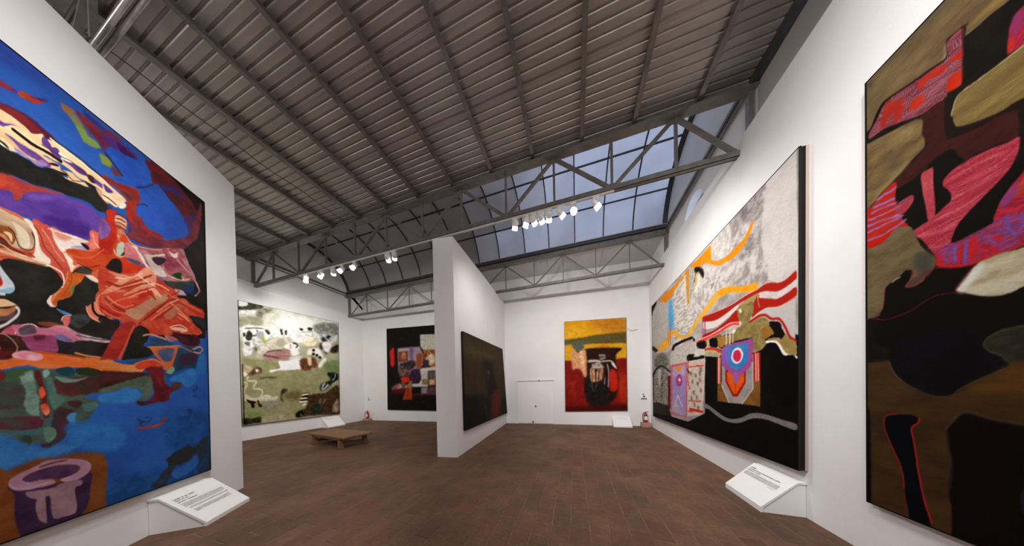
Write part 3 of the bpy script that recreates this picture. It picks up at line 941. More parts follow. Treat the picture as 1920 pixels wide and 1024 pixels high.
PAINT = {
'A': '''
36 72 154 45 92 178 55 1 1 2 4 0 500 10,-1190 4298 1193 9078 799 -2397 -1267 148
44 63 146 40 72 156 50 20 37 16 29 1 0 10,-910 4352 -666 4510 -462 4451 -204 4432 -522 4278 -803 4142 -915 4088
143 42 46 106 42 72 50 4 7 5 10 1 0 10,-821 4007 -805 4017 -781 4023 -761 4020 -737 4014 -753 3990 -782 3979 -807 3965 -822 3959
74 47 122 74 47 122 50 4 7 1 2 1 0 10,-759 3991 -739 3994 -723 4000 -716 4031 -732 4024 -751 4021
142 42 44 168 67 31 50 3 6 4 7 1 0 10,-731 4015 -704 4055 -662 4072 -608 4116 -627 4062 -649 4021 -673 4007 -709 3998 -727 3998
54 32 106 54 32 106 50 4 8 2 4 1 0 10,-676 4053 -638 4091 -593 4132 -614 4092 -638 4077
74 28 52 74 28 52 50 7 13 7 14 1 0 10,-825 3824 -809 3837 -756 3865 -698 3887 -648 3881 -609 3857 -554 3822 -617 3753 -645 3790 -705 3771 -770 3792 -826 3784
128 38 42 106 32 38 50 3 5 4 7 1 0 10,-826 3808 -809 3829 -756 3853 -703 3860 -663 3847 -625 3822 -601 3797 -665 3751 -683 3764 -727 3786 -770 3792 -826 3784
111 122 72 124 90 74 50 8 13 7 12 1 0 10,-524 4194 -491 4189 -445 4180 -411 4145 -381 4092 -357 4050 -402 3990 -442 4070 -476 4124 -514 4142
138 90 60 138 90 60 50 6 10 2 4 1 0 10,-524 4194 -491 4208 -451 4212 -469 4170 -503 4146
106 36 56 122 42 48 50 7 11 8 13 1 0 10,-444 4229 -409 4235 -347 4221 -280 4218 -240 4170 -310 4092 -349 4109 -398 4150 -434 4185
58 42 106 58 42 106 50 12 18 3 4 1 0 10,-408 4275 -345 4283 -265 4266 -238 4235 -307 4238 -372 4231
118 144 60 106 128 80 50 6 9 5 8 1 0 10,-442 4088 -400 4098 -376 4067 -337 4081 -311 4059 -298 4037 -332 4006 -378 3986 -408 4002 -425 4040
116 144 60 74 106 106 50 6 9 6 9 1 0 10,-320 3968 -286 3994 -245 3985 -224 3954 -261 3906 -295 3924
112 36 44 90 32 56 50 7 11 6 9 1 0 10,-367 4166 -322 4179 -281 4174 -240 4147 -242 4093 -291 4071 -323 4106 -355 4130
94 32 64 74 42 120 60 13 19 16 23 1 0 10,-291 4214 -221 4253 -146 4261 -75 4249 -34 4224 -78 4122 -142 4135 -194 4144 -245 4120 -296 4014
58 26 80 58 26 80 50 9 12 10 14 1 0 10,-192 4232 -116 4228 -43 4204 -87 4125 -157 4141
106 42 72 106 42 72 50 11 16 3 4 1 0 10,-263 4267 -205 4292 -145 4295 -177 4249 -236 4225 -278 4208
36 72 166 42 85 184 50 5 7 7 9 1 120 10,-268 4065 -224 4133 -149 4149 -35 4201 37 4286 52 4183 86 4097 47 4013 -17 3908 -126 3848 -188 3818 -232 3809 -163 3895 -207 3939 -241 3999
120 134 58 74 90 80 50 6 9 3 4 1 0 10,-297 3982 -270 3991 -228 3982 -243 3918 -286 3902 -299 3899
36 28 56 36 28 56 50 5 7 2 3 1 0 10,-274 4015 -232 3973 -196 3934 -162 3900 -153 3918 -188 3952 -223 3990 -266 4033
92 48 56 92 48 56 50 6 9 3 4 1 0 10,-229 3928 -192 3932 -163 3907 -201 3864 -230 3874
106 29 28 66 32 44 55 10 11 14 16 1 0 10,41 4267 102 4317 209 4313 348 4290 476 4228 575 4142 611 4011 597 3769 459 3676 530 3950 418 3906 349 3946 284 3998 201 4029 143 4077 86 4085 79 4174 53 4208
36 72 164 42 82 180 50 6 8 8 10 1 140 10,-18 3878 84 4023 143 4096 202 4055 284 3972 372 3924 392 3846 464 3831 536 3728 165 3476 70 3501 16 3528 -35 3559 -59 3608 -53 3664 -5 3727 36 3761 -3 3781 -19 3825
64 40 108 44 42 112 50 10 12 5 5 1 0 10,163 4095 290 4198 380 4199 474 4157 378 4157 267 4125 202 4068
42 44 124 90 36 64 50 16 18 26 29 1 0 10,394 3888 469 3987 558 3999 563 3746 459 3676 439 3813
42 20 32 42 20 32 50 6 8 2 3 1 0 10,-46 3881 29 3954 99 4049 95 4059 27 3966 -46 3894
122 38 40 154 44 32 50 5 7 7 9 1 0 10,-302 3783 -247 3795 -188 3807 -118 3839 -44 3861 -20 3789 -40 3704 -63 3617 -27 3530 51 3500 186 3490 -92 3301 -128 3454 -140 3599 -130 3673 -183 3726 -241 3737 -303 3731
76 48 56 76 48 56 50 7 10 3 5 1 0 10,-167 3740 -112 3755 -81 3726 -106 3694 -137 3711
42 26 64 42 26 64 50 4 5 2 3 1 0 10,-50 3685 -5 3734 41 3754 43 3765 -4 3744 -51 3693
18 14 15 36 26 22 50 6 6 11 12 0 0 10,210 4326 361 4328 581 4333 751 4419 712 3186 543 3106 593 3853 562 4116 476 4214 348 4290
217 186 150 226 198 162 50 1 2 2 3 1 100 10,-834 3774 -810 3790 -770 3792 -727 3785 -687 3767 -670 3741 -625 3795 -616 3780 -606 3764 -639 3607 -840 3506
108 68 150 74 44 120 50 1 3 2 3 1 0 10,-836 3679 -812 3700 -788 3706 -758 3733 -733 3739 -717 3732 -738 3705 -759 3683 -776 3672 -813 3668 -837 3648
216 183 144 228 200 160 50 1 2 2 4 1 100 10,-814 3627 -754 3729 -669 3761 -625 3807 -621 3773 -601 3791 -554 3812 -489 3800 -419 3786 -345 3752 -272 3730 -275 3613 -342 3625 -399 3622 -447 3615 -481 3639 -537 3649 -599 3639 -672 3640 -730 3650 -777 3654
218 184 146 202 168 132 50 1 2 2 4 1 0 10,-830 3600 -789 3640 -731 3625 -667 3627 -599 3630 -548 3629 -538 3602 -482 3629 -448 3605 -393 3603 -394 3573 -437 3553 -490 3538 -516 3577 -591 3559 -621 3546 -674 3535 -728 3529 -754 3551 -791 3583 -831 3577
90 58 126 110 76 152 50 2 4 2 4 1 0 10,-790 3623 -765 3628 -731 3617 -686 3616 -649 3613 -600 3593 -591 3568 -626 3537 -645 3556 -688 3555 -723 3568 -757 3604
169 140 176 138 106 160 50 2 3 2 4 1 0 10,-754 3555 -732 3558 -701 3549 -679 3539 -650 3560 -630 3589 -606 3570 -641 3522 -670 3514 -688 3530 -720 3530 -750 3539
28 18 20 28 18 20 50 1 2 1 2 1 0 10,-761 3684 -720 3670 -675 3657 -617 3663 -561 3659 -538 3653 -529 3681 -553 3687 -610 3690 -668 3683 -713 3695 -753 3709
92 58 134 74 44 112 50 1 2 2 4 1 0 10,-628 3773 -611 3798 -601 3787 -586 3758 -582 3746 -555 3765 -540 3736 -535 3696 -557 3682 -583 3691 -603 3714 -627 3723
92 58 134 58 36 88 50 2 3 2 4 1 0 10,-530 3711 -502 3702 -462 3724 -403 3716 -398 3677 -446 3664 -486 3681 -519 3685
228 221 224 228 221 224 50 1 2 2 4 1 0 10,-548 3737 -529 3743 -485 3729 -502 3702 -530 3701 -546 3721
58 28 32 58 28 32 50 3 4 3 4 1 0 10,-397 3692 -359 3709 -334 3682 -348 3650 -380 3650
90 58 136 90 58 136 50 2 3 3 4 1 0 10,-353 3694 -320 3695 -273 3677 -274 3645 -315 3649 -347 3660
42 24 24 42 24 24 50 1 2 2 4 1 0 10,-600 3593 -569 3621 -548 3624 -559 3604 -590 3586
29 26 26 29 26 26 50 1 2 2 4 1 0 10,-591 3550 -560 3567 -516 3587 -505 3574 -539 3551 -571 3543
31 29 28 31 29 28 50 2 3 3 4 1 0 10,-411 3615 -380 3625 -348 3619 -323 3571 -270 3534 -257 3504 -261 3354 -325 3509 -362 3576 -393 3593
58 42 36 58 42 36 50 1 2 1 2 1 0 10,-629 3711 -578 3712 -525 3713 -480 3722 -423 3694 -360 3674 -358 3681 -420 3701 -478 3729 -523 3720 -576 3718 -627 3717
42 32 48 42 32 48 50 3 4 1 2 1 0 10,-608 3793 -555 3815 -485 3810 -409 3793 -321 3762 -239 3713 -233 3725 -316 3774 -405 3805 -481 3821 -552 3826 -606 3804
192 176 168 192 176 168 50 1 2 2 3 1 0 10,-816 3539 -800 3541 -784 3527 -765 3511 -780 3511 -800 3525 -816 3515
239 220 192 239 220 192 50 1 2 1 2 1 0 10,-588 3808 -535 3793 -468 3780 -385 3759 -293 3735 -289 3747 -381 3770 -465 3791 -531 3804 -584 3819
239 220 192 239 220 192 50 1 2 1 2 1 0 10,-752 3705 -703 3703 -662 3690 -613 3691 -611 3698 -660 3697 -701 3710 -750 3712
210 172 134 184 138 108 50 2 3 3 4 1 0 10,-342 3620 -309 3614 -262 3594 -263 3519 -298 3532 -324 3560
230 210 184 230 210 184 50 1 2 2 4 1 0 10,-558 3537 -528 3548 -489 3557 -495 3542 -529 3529
42 24 24 42 24 24 50 1 2 1 2 1 0 10,-540 3589 -512 3588 -496 3567 -473 3560 -423 3596 -422 3603 -471 3567 -493 3574 -509 3596 -538 3597
216 180 148 232 204 176 50 2 2 3 4 1 0 10,-290 3739 -255 3729 -213 3710 -168 3695 -134 3670 -147 3637 -186 3583 -210 3537 -260 3543 -301 3549 -299 3633
220 216 204 220 216 204 50 2 2 3 5 1 0 10,-194 3565 -170 3618 -139 3633 -136 3602 -164 3560 -187 3550
82 52 122 82 52 122 50 2 3 3 4 1 0 10,-291 3702 -256 3692 -228 3675 -250 3645 -278 3641
58 28 32 58 28 32 50 2 2 2 3 1 0 10,-296 3582 -254 3576 -210 3559 -206 3568 -250 3586 -293 3592
60 44 80 60 44 80 50 3 5 3 4 1 0 10,-295 3513 -261 3521 -233 3502 -240 3480 -276 3478
154 36 32 176 44 30 50 3 5 3 4 1 0 10,-283 3451 -233 3492 -204 3494 -224 3425 -223 3319 -248 3196 -259 3314 -278 3393
27 26 27 38 37 37 50 2 3 3 6 1 0 10,-839 3528 -791 3550 -767 3511 -733 3520 -684 3517 -646 3508 -591 3557 -544 3560 -517 3544 -449 3557 -388 3575 -343 3589 -324 3560 -277 3518 -279 3444 -328 3399 -397 3433 -521 3394 -595 3377 -669 3341 -759 3328 -844 3284
224 216 200 224 216 200 50 1 2 2 3 1 0 10,-812 3536 -800 3533 -765 3511 -788 3518 -808 3520
147 50 54 180 68 46 50 4 7 6 10 1 0 10,-844 3284 -821 3304 -767 3319 -711 3323 -645 3345 -564 3374 -510 3389 -565 3351 -647 3288 -718 3226 -734 3162 -771 3139 -774 3193 -847 3151
192 74 44 168 58 52 50 5 10 2 3 1 0 10,-845 3245 -806 3267 -781 3250 -807 3203 -847 3175
74 47 134 92 60 152 60 3 5 4 7 1 160 10,-847 3151 -803 3183 -779 3189 -763 3138 -739 3158 -713 3239 -646 3304 -565 3360 -499 3380 -417 3402 -341 3384 -303 3333 -297 3265 -333 3189 -386 3132 -400 3068 -472 3053 -540 3043 -633 3053 -699 3050 -773 3057 -850 3038
106 74 160 90 60 148 50 8 15 2 4 1 0 10,-718 3226 -647 3288 -565 3332 -608 3269 -695 3203
62 34 118 78 48 136 50 12 20 2 4 1 0 10,-631 3128 -537 3174 -396 3233 -412 3084 -540 3053 -632 3057
31 29 28 42 40 38 50 2 4 2 4 0 90 10,-858 2642 -241 3009 -301 2582 -268 1965 -874 1884
196 80 60 212 122 100 50 1 2 4 6 1 110 20,-850 3032 -826 3040 -765 3046 -699 3031 -633 3051 -540 3042 -400 3069 -392 3156 -372 3185 -340 3187 -278 3236 -247 3321 -158 3320 -84 3125 -96 2667 -257 2389 -307 2332 -368 2315 -405 2341 -430 2402 -421 2444 -376 2506 -371 2562 -336 2658 -333 2695 -384 2706 -427 2732 -453 2653 -495 2586 -514 2502 -554 2458 -586 2427 -595 2372 -621 2368 -637 2402 -616 2455 -562 2550 -549 2607 -575 2680 -621 2702 -707 2689 -794 2669 -858 2635
184 68 58 200 92 74 50 3 6 2 4 1 0 10,-685 3050 -633 3051 -598 3028 -595 2959 -554 2905 -523 2832 -508 2757 -539 2611 -580 2672 -611 2701 -614 2761 -648 2819 -669 2926
224 204 196 236 220 208 50 2 4 2 4 1 0 10,-704 3036 -681 3002 -665 2920 -657 2831 -634 2793 -612 2771 -615 2729 -650 2718 -692 2720 -697 2738 -684 2788 -682 2857 -688 2930 -700 2980 -727 3019
200 174 148 164 124 104 50 2 4 2 3 1 0 20,-850 3017 -795 3023 -727 3010 -691 2969 -682 2892 -690 2818 -709 2789 -749 2772 -779 2774 -791 2794 -795 2823 -823 2836 -854 2822
228 214 196 207 192 168 50 3 5 2 3 1 0 10,-775 2966 -745 2955 -711 2922 -703 2852 -714 2799 -740 2795 -752 2861 -763 2918
140 74 30 106 52 24 50 2 3 2 3 1 0 10,-853 2876 -829 2901 -789 2907 -766 2883 -765 2835 -779 2786 -795 2815 -807 2839 -831 2838 -854 2829
220 192 160 220 192 160 50 2 3 2 3 1 0 10,-814 2857 -794 2872 -777 2859 -779 2802 -787 2813 -794 2840
84 40 28 122 58 34 50 2 3 2 3 1 0 10,-854 2814 -831 2822 -807 2807 -788 2772 -750 2760 -696 2764 -706 2740 -759 2738 -809 2739 -857 2716
172 66 40 172 66 40 50 2 4 1 2 1 0 10,-791 2753 -752 2740 -707 2742 -687 2735 -683 2751 -704 2758 -748 2755 -788 2768
62 42 28 62 42 28 50 1 3 1 2 1 0 10,-791 2904 -770 2878 -763 2835 -746 2779 -705 2784 -683 2830 -679 2894 -690 2940 -695 2934 -684 2889 -687 2830 -705 2792 -743 2788 -759 2841 -767 2885 -788 2912
220 198 164 200 152 120 50 1 3 1 2 1 0 10,-861 2694 -819 2695 -774 2698 -713 2693 -652 2695 -624 2701 -621 2725 -648 2719 -709 2716 -770 2721 -816 2717 -857 2715
232 216 204 232 216 204 50 1 2 1 2 1 0 10,-629 2709 -592 2697 -562 2678 -551 2632 -554 2578 -564 2556 -558 2551 -547 2579 -543 2638 -556 2689 -588 2710 -625 2722
138 58 38 138 58 38 50 1 3 1 2 1 0 10,-859 2646 -811 2667 -752 2681 -694 2689 -640 2698 -639 2707 -692 2698 -751 2690 -810 2675 -859 2654
217 188 184 230 218 218 50 2 4 2 4 1 0 10,-603 3042 -572 3037 -507 3056 -400 3059 -438 3017 -427 2976 -498 2936 -533 2886 -555 2868 -582 2923 -594 2986
208 136 120 208 136 120 50 5 8 2 4 1 0 10,-597 3055 -540 3042 -496 3035 -530 2984 -573 2983
154 152 192 154 152 192 50 2 3 2 4 1 0 10,-504 2942 -463 2958 -412 2971 -439 2993 -486 2962
28 20 48 28 20 48 50 2 3 3 4 1 0 10,-447 3016 -420 3024 -400 3007 -404 2976 -427 2986
176 58 28 196 72 38 50 3 4 3 4 1 0 10,-535 2891 -487 2933 -390 2972 -337 3033 -251 3171 -159 3298 -123 3156 -168 2943 -314 2863 -395 2770 -431 2819 -478 2830 -500 2864
200 80 72 220 122 108 50 3 4 3 4 1 0 10,-392 3146 -372 3183 -340 3187 -248 3278 -236 3202 -308 3112 -357 3020 -389 2990 -395 3036 -381 3094
224 176 160 240 220 204 50 2 3 2 4 1 0 10,-549 2871 -528 2857 -501 2836 -490 2786 -455 2815 -491 2757 -504 2703 -514 2754 -529 2810
236 228 220 236 228 220 50 1 2 2 4 1 0 10,-531 2841 -506 2837 -495 2816 -507 2800 -523 2813
176 74 26 200 100 40 50 2 3 2 4 1 0 10,-537 2686 -492 2728 -432 2770 -394 2800 -382 2776 -427 2724 -459 2650 -495 2586 -508 2505 -554 2458 -586 2427 -598 2378 -612 2408 -596 2468 -546 2553 -534 2614
58 53 52 90 74 68 50 2 3 2 4 1 0 10,-489 2739 -456 2781 -413 2804 -388 2783 -402 2746 -445 2734 -480 2725
26 22 20 26 22 20 50 1 2 1 2 1 0 10,-494 2713 -466 2766 -432 2799 -388 2787 -385 2798 -430 2809 -469 2773 -498 2718
230 214 212 230 214 212 50 1 2 2 4 1 0 10,-636 2407 -621 2453 -611 2462 -617 2415 -608 2383 -595 2374 -618 2366 -633 2387
232 208 200 232 208 200 50 2 3 3 4 1 0 10,-427 2729 -383 2746 -338 2708 -329 2661 -340 2652 -349 2688 -390 2698
106 122 64 106 122 64 50 2 4 2 4 1 0 10,-513 2568 -494 2614 -489 2598 -505 2515 -514 2502
216 212 216 184 196 216 50 1 2 2 3 1 0 10,-859 2596 -836 2605 -821 2570 -797 2519 -779 2480 -778 2432 -796 2400 -812 2397 -817 2375 -864 2355
180 44 32 138 42 48 50 2 3 2 3 1 0 10,-861 2518 -837 2530 -826 2497 -823 2459 -839 2432 -863 2425
138 180 216 138 180 216 50 2 3 2 3 1 0 10,-816 2427 -782 2454 -781 2423 -800 2400 -848 2389 -864 2386
46 36 32 46 36 32 50 1 2 2 3 1 0 10,-864 2355 -817 2375 -805 2356 -865 2332
220 176 136 232 204 168 50 1 2 2 3 1 0 10,-865 2332 -817 2347 -793 2337 -768 2318 -781 2301 -810 2295 -866 2270
168 98 58 200 138 96 50 2 3 2 3 1 0 10,-866 2255 -819 2276 -781 2297 -777 2278 -804 2229 -867 2200
90 68 80 90 68 80 50 2 3 2 3 1 0 10,-868 2193 -820 2216 -786 2259 -774 2255 -792 2209 -821 2184 -868 2166
222 212 216 222 212 216 50 1 3 1 2 1 0 10,-779 2300 -768 2280 -774 2245 -799 2199 -824 2161 -866 2116 -862 2098 -819 2144 -793 2184 -765 2236 -757 2287 -770 2316
58 28 24 58 28 24 50 1 2 1 2 1 0 10,-867 2259 -827 2277 -789 2299 -767 2316 -767 2322 -790 2305 -827 2284 -867 2265
176 64 90 200 106 122 50 2 4 2 3 1 0 10,-831 2103 -805 2145 -780 2164 -741 2180 -709 2193 -686 2179 -663 2155 -654 2123 -683 2090 -823 2081
58 44 52 86 70 80 50 1 3 2 3 1 0 10,-772 2134 -745 2174 -714 2183 -691 2164 -701 2128 -755 2106
232 204 208 232 204 208 50 1 2 1 2 1 0 10,-780 2096 -771 2140 -740 2176 -705 2184 -683 2163 -658 2144 -611 2165 -612 2173 -658 2151 -680 2171 -704 2192 -741 2183 -773 2145 -784 2098
110 58 34 138 74 44 50 2 4 2 4 1 0 10,-685 2209 -641 2231 -591 2232 -560 2201 -612 2195 -652 2188
44 92 154 90 138 196 50 1 2 2 4 1 0 10,-593 2364 -567 2353 -512 2337 -518 2324 -557 2320 -578 2340
184 58 52 216 106 106 50 2 3 2 4 1 0 10,-568 2284 -546 2310 -519 2310 -514 2288 -543 2214 -559 2237
228 192 196 228 192 196 50 1 2 1 2 1 0 10,-568 2259 -556 2299 -535 2315 -512 2317 -511 2325 -535 2322 -559 2304 -571 2261
46 48 52 72 74 80 50 4 6 2 4 1 0 10,-513 2326 -454 2355 -412 2339 -419 2288 -481 2222 -520 2249
192 106 138 216 144 160 50 2 4 2 4 1 0 20,-797 2150 -754 2170 -696 2170 -638 2178 -591 2217 -548 2221 -505 2186 -483 2135 -507 2092 -573 2087 -614 2113 -673 2108 -692 2112 -721 2080 -765 2086
74 58 72 94 80 96 50 2 4 2 3 1 0 10,-768 2130 -736 2171 -705 2176 -691 2146 -697 2119 -756 2088
138 60 102 168 90 128 50 2 4 2 4 1 0 20,-756 2071 -706 2100 -664 2097 -614 2118 -594 2082 -591 1993 -637 1976 -705 1973 -727 1986 -744 2033
90 34 48 90 34 48 50 4 7 2 4 1 0 10,-702 2101 -654 2112 -660 2076 -698 2059
92 84 144 122 116 168 50 2 3 2 4 1 0 10,-604 2125 -572 2141 -529 2115 -513 2090 -552 2087 -589 2092
28 26 30 42 42 56 50 2 4 2 4 1 0 10,-594 2082 -552 2077 -508 2063 -498 1990 -532 1975 -575 1995 -590 2029
212 196 204 168 106 136 35 2 3 2 4 1 0 10,-548 2221 -482 2182 -397 2164 -291 2153 -292 2122 -398 2120 -484 2106 -518 2080 -494 2132 -516 2183
58 52 56 58 52 56 50 1 2 2 2 1 0 10,-484 2151 -411 2143 -304 2146 -303 2154 -410 2150 -483 2157
60 32 24 106 44 32 50 2 4 2 3 1 0 10,-782 2082 -765 2053 -745 2000 -767 1979 -784 1984 -795 2038
42 24 24 90 28 28 50 2 3 2 3 1 0 10,-863 2074 -835 2069 -808 2035 -788 1991 -785 1952 -802 1909 -831 1893 -866 1896
200 138 122 200 138 122 50 1 2 1 2 1 0 10,-848 2074 -824 2076 -797 2043 -777 1992 -783 1951 -779 1950 -773 1995 -794 2049 -822 2083 -848 2081
230 192 180 230 192 180 50 1 3 2 3 1 0 10,-864 1992 -849 1995 -844 1973 -850 1941 -865 1938
28 26 27 42 40 42 50 3 4 3 4 1 0 10,-496 2075 -430 2108 -326 2115 -292 2122 -295 2012 -363 1981 -427 1982 -486 2001
212 98 44 220 122 68 50 2 3 2 4 1 0 30,-874 1872 -819 1890 -790 1918 -772 1954 -732 1969 -676 1974 -597 1974 -521 1958 -452 1958 -376 1964 -296 1949 -299 1835 -405 1856 -524 1860 -620 1837 -660 1833 -689 1839 -726 1853 -778 1843 -821 1819 -876 1802
216 128 152 232 180 192 50 3 5 2 3 1 0 10,-798 1933 -767 1963 -714 1968 -667 1945 -673 1910 -711 1892 -756 1899 -790 1906
184 68 42 184 68 42 50 2 4 1 2 1 0 10,-678 1964 -628 1959 -555 1961 -499 1956 -451 1938 -449 1949 -498 1967 -554 1972 -627 1970 -677 1975
224 138 80 224 138 80 50 3 4 2 2 1 0 10,-501 1983 -440 1967 -364 1963 -281 1947 -278 1964 -362 1979 -438 1983 -499 1998
60 74 68 78 98 92 55 4 6 9 15 1 90 20,-876 1791 -829 1794 -792 1813 -744 1834 -708 1837 -665 1824 -610 1829 -579 1832 -513 1828 -437 1824 -300 1814 -119 1803 58 1862 154 1794 53 1692 -122 1691 -304 1637 -359 1628 -460 1591 -374 1547 -388 1498 -441 1395 -490 1344 -513 1348 -523 1397 -511 1451 -545 1427 -568 1366 -571 1266 -740 1217 -886 1316
53 80 58 70 96 60 50 3 5 2 3 1 0 10,-829 1786 -787 1822 -744 1830 -727 1802 -754 1759 -806 1736 -830 1739
106 36 40 106 36 40 50 3 7 2 3 1 0 10,-876 1791 -837 1794 -830 1747 -862 1714 -878 1714
138 164 154 92 122 116 60 5 9 7 14 1 0 10,-772 1750 -736 1801 -713 1820 -707 1753 -698 1651 -693 1548 -698 1421 -743 1468 -759 1553 -748 1651
78 48 52 62 74 68 55 5 10 8 16 1 0 10,-878 1683 -819 1716 -773 1709 -752 1651 -759 1553 -786 1514 -882 1522
90 44 44 60 42 40 50 6 10 10 16 1 0 10,-612 1739 -526 1761 -419 1796 -301 1772 -199 1777 -303 1679 -460 1610 -563 1613 -615 1650
28 58 74 32 72 92 50 2 4 2 4 1 0 10,-611 1820 -568 1855 -524 1855 -508 1809 -526 1771 -580 1786
38 50 34 38 50 34 50 4 6 3 4 1 0 10,-501 1848 -429 1864 -353 1841 -314 1803 -406 1787 -491 1801
110 138 132 110 138 132 50 4 6 2 4 1 0 10,-612 1775 -559 1760 -492 1754 -431 1785 -492 1735 -571 1723
106 28 32 64 40 44 50 3 5 1 2 1 0 10,-707 1798 -694 1713 -682 1629 -679 1545 -676 1474 -667 1375 -643 1380 -651 1479 -655 1548 -658 1637 -671 1726 -685 1814
216 74 48 232 106 68 50 2 3 2 4 1 0 10,-688 1668 -673 1685 -660 1633 -671 1594 -685 1586 -689 1625
216 84 60 232 138 112 50 2 3 2 4 1 0 10,-684 1530 -662 1542 -643 1492 -654 1449 -669 1451 -682 1496
138 168 160 138 168 160 50 3 6 2 4 1 0 10,-668 1815 -646 1826 -637 1791 -657 1755 -667 1772
74 106 102 90 122 116 50 5 10 6 11 1 0 10,-652 1755 -622 1757 -605 1632 -564 1576 -618 1490 -642 1545
78 40 48 58 44 56 50 6 10 9 15 1 0 10,-608 1489 -555 1493 -522 1471 -562 1420 -570 1302 -622 1312 -640 1413
68 40 44 68 40 44 50 5 8 2 4 1 0 10,-553 1557 -479 1553 -492 1497 -538 1510
74 106 108 104 140 140 50 4 6 3 4 1 0 10,-474 1515 -412 1540 -381 1528 -395 1479 -452 1455
74 138 204 74 138 204 50 4 6 2 4 1 0 10,-562 1411 -539 1445 -511 1451 -518 1396 -502 1337 -547 1353
90 44 52 60 58 56 50 5 9 5 10 1 0 10,-883 1446 -779 1444 -689 1436 -699 1369 -780 1375 -885 1385
62 80 72 90 42 52 50 6 10 7 13 1 0 10,-879 1448 -682 1422 -678 1347 -762 1322 -881 1364
60 100 114 74 90 84 50 3 5 4 7 1 0 10,-881 1374 -824 1353 -746 1339 -695 1350 -677 1379 -670 1420 -622 1414 -611 1325 -637 1286 -719 1293 -794 1308 -882 1336
52 58 52 70 88 74 50 3 5 4 7 1 0 10,-799 1310 -741 1297 -731 1244 -755 1189 -786 1193 -801 1226 -790 1268
78 40 52 58 52 64 50 4 8 6 11 1 0 10,-621 1424 -551 1382 -557 1292 -588 1221 -633 1188 -664 1185 -649 1289
134 168 154 90 122 112 50 3 6 2 4 1 0 10,-672 1346 -624 1332 -619 1261 -657 1216 -673 1273
60 42 52 60 42 52 50 3 6 2 4 1 0 10,-692 1214 -651 1209 -620 1201 -640 1168 -676 1173
42 102 178 50 114 192 50 22 34 21 32 1 0 10,-545 1358 -286 1317 -201 1117 -327 1046 -495 1129 -548 1223
58 120 188 48 104 176 50 12 22 11 21 1 0 10,-882 1318 -805 1291 -738 1215 -693 1172 -589 1199 -495 1141 -591 1100 -768 1072 -887 1057
30 70 136 36 86 160 50 50 58 48 55 1 0 10,153 1401 619 1354 604 889 242 916 144 1096
28 68 128 35 86 156 50 37 47 31 40 1 0 10,-334 747 -8 695 235 695 628 556 587 -690 -353 27
48 52 60 36 68 122 35 10 11 18 21 1 0 10,124 826 241 900 353 927 442 895 607 996 626 502 462 546 439 794 376 729 276 705 209 705 182 652 102 501 -12 552 59 639 147 758
46 48 52 46 48 52 50 5 6 5 5 1 0 10,148 819 254 896 367 915 425 849 377 745 236 719 159 753
47 104 184 42 92 168 50 7 9 5 5 1 0 10,195 663 303 688 422 748 469 785 465 648 372 580 231 554 180 606
192 80 56 122 58 80 50 6 8 2 3 1 0 10,-104 1224 -14 1222 69 1231 151 1302 135 1330 59 1262 -17 1254 -106 1254
28 58 88 28 58 88 50 4 5 2 3 1 0 10,-112 1342 -79 1299 -50 1312 -93 1290 -70 1247 -63 1256 -84 1282 -41 1303 -75 1311 -105 1351
28 58 88 28 58 88 50 4 5 2 3 1 0 10,-47 1345 5 1328 -40 1295 -35 1285 14 1329 -46 1356
110 58 30 126 72 36 50 9 15 8 15 1 0 10,-897 1032 -840 1039 -799 1063 -712 1094 -617 1091 -524 1091 -422 1068 -360 1019 -338 924 -348 702 -376 418 -476 122 -913 270
62 42 72 51 32 60 50 4 7 4 7 1 0 10,-835 921 -814 852 -813 675 -796 525 -763 340 -570 306 -510 497 -464 589 -446 746 -442 888 -596 858 -717 868
160 116 144 180 138 164 50 2 4 2 4 1 0 10,-833 939 -822 983 -785 1008 -713 1043 -666 1069 -579 1057 -469 1010 -437 946 -457 882 -516 847 -571 847 -603 872 -596 891 -528 909 -499 956 -554 998 -643 1013 -714 1002 -776 964 -744 921 -693 920 -640 898 -637 865 -700 860 -778 865 -818 894
84 54 92 67 40 76 50 3 6 2 4 1 0 10,-776 959 -714 996 -643 1007 -554 993 -506 959 -535 912 -596 891 -646 911 -699 923 -750 923
138 106 124 160 122 136 50 3 6 3 5 1 0 10,-765 849 -701 840 -635 831 -603 850 -502 841 -496 792 -532 773 -525 621 -537 558 -591 555 -647 577 -656 733 -661 757 -679 766 -677 595 -684 556 -717 619 -726 727 -720 765 -752 802
51 32 60 51 32 60 50 2 4 1 2 1 0 10,-668 765 -676 680 -675 590 -667 586 -668 675 -660 759
74 42 80 74 42 80 50 2 4 1 2 1 0 10,-794 868 -718 843 -639 845 -640 854 -718 852 -794 876
192 154 176 192 154 176 50 2 4 1 2 1 0 10,-830 935 -804 892 -745 875 -656 879 -658 890 -745 885 -803 901 -827 942
90 58 64 90 58 64 50 3 6 1 2 1 0 10,-697 1020 -642 1033 -577 1034 -578 1047 -643 1046 -699 1032
23 20 20 36 31 29 50 5 6 5 6 0 0 10,172 3004 731 3344 710 2700 632 2484 615 2377 92 2258
176 48 36 192 80 60 50 4 5 8 10 1 0 10,-339 2850 -256 2874 -119 2892 -43 2965 3 3060 92 2964 171 2953 232 2918 296 2909 433 2804 599 2767 610 2668 529 2642 428 2637 499 2520 548 2419 -87 2262 -167 2264 -218 2370 -310 2403 -348 2461
156 32 24 184 48 32 50 3 5 3 4 1 0 10,-285 3376 -213 3432 -208 3306 -219 3193 -250 3109 -251 3045 -281 3006 -334 3024 -328 3282
100 64 138 138 98 160 50 3 5 3 4 1 0 10,-327 3323 -286 3344 -256 3294 -268 3211 -304 3156 -332 3137
216 164 140 168 60 40 40 2 3 3 5 1 0 10,-216 3450 -174 3472 -136 3446 -147 3351 -179 3284 -196 3208 -210 3241 -208 3306 -222 3361
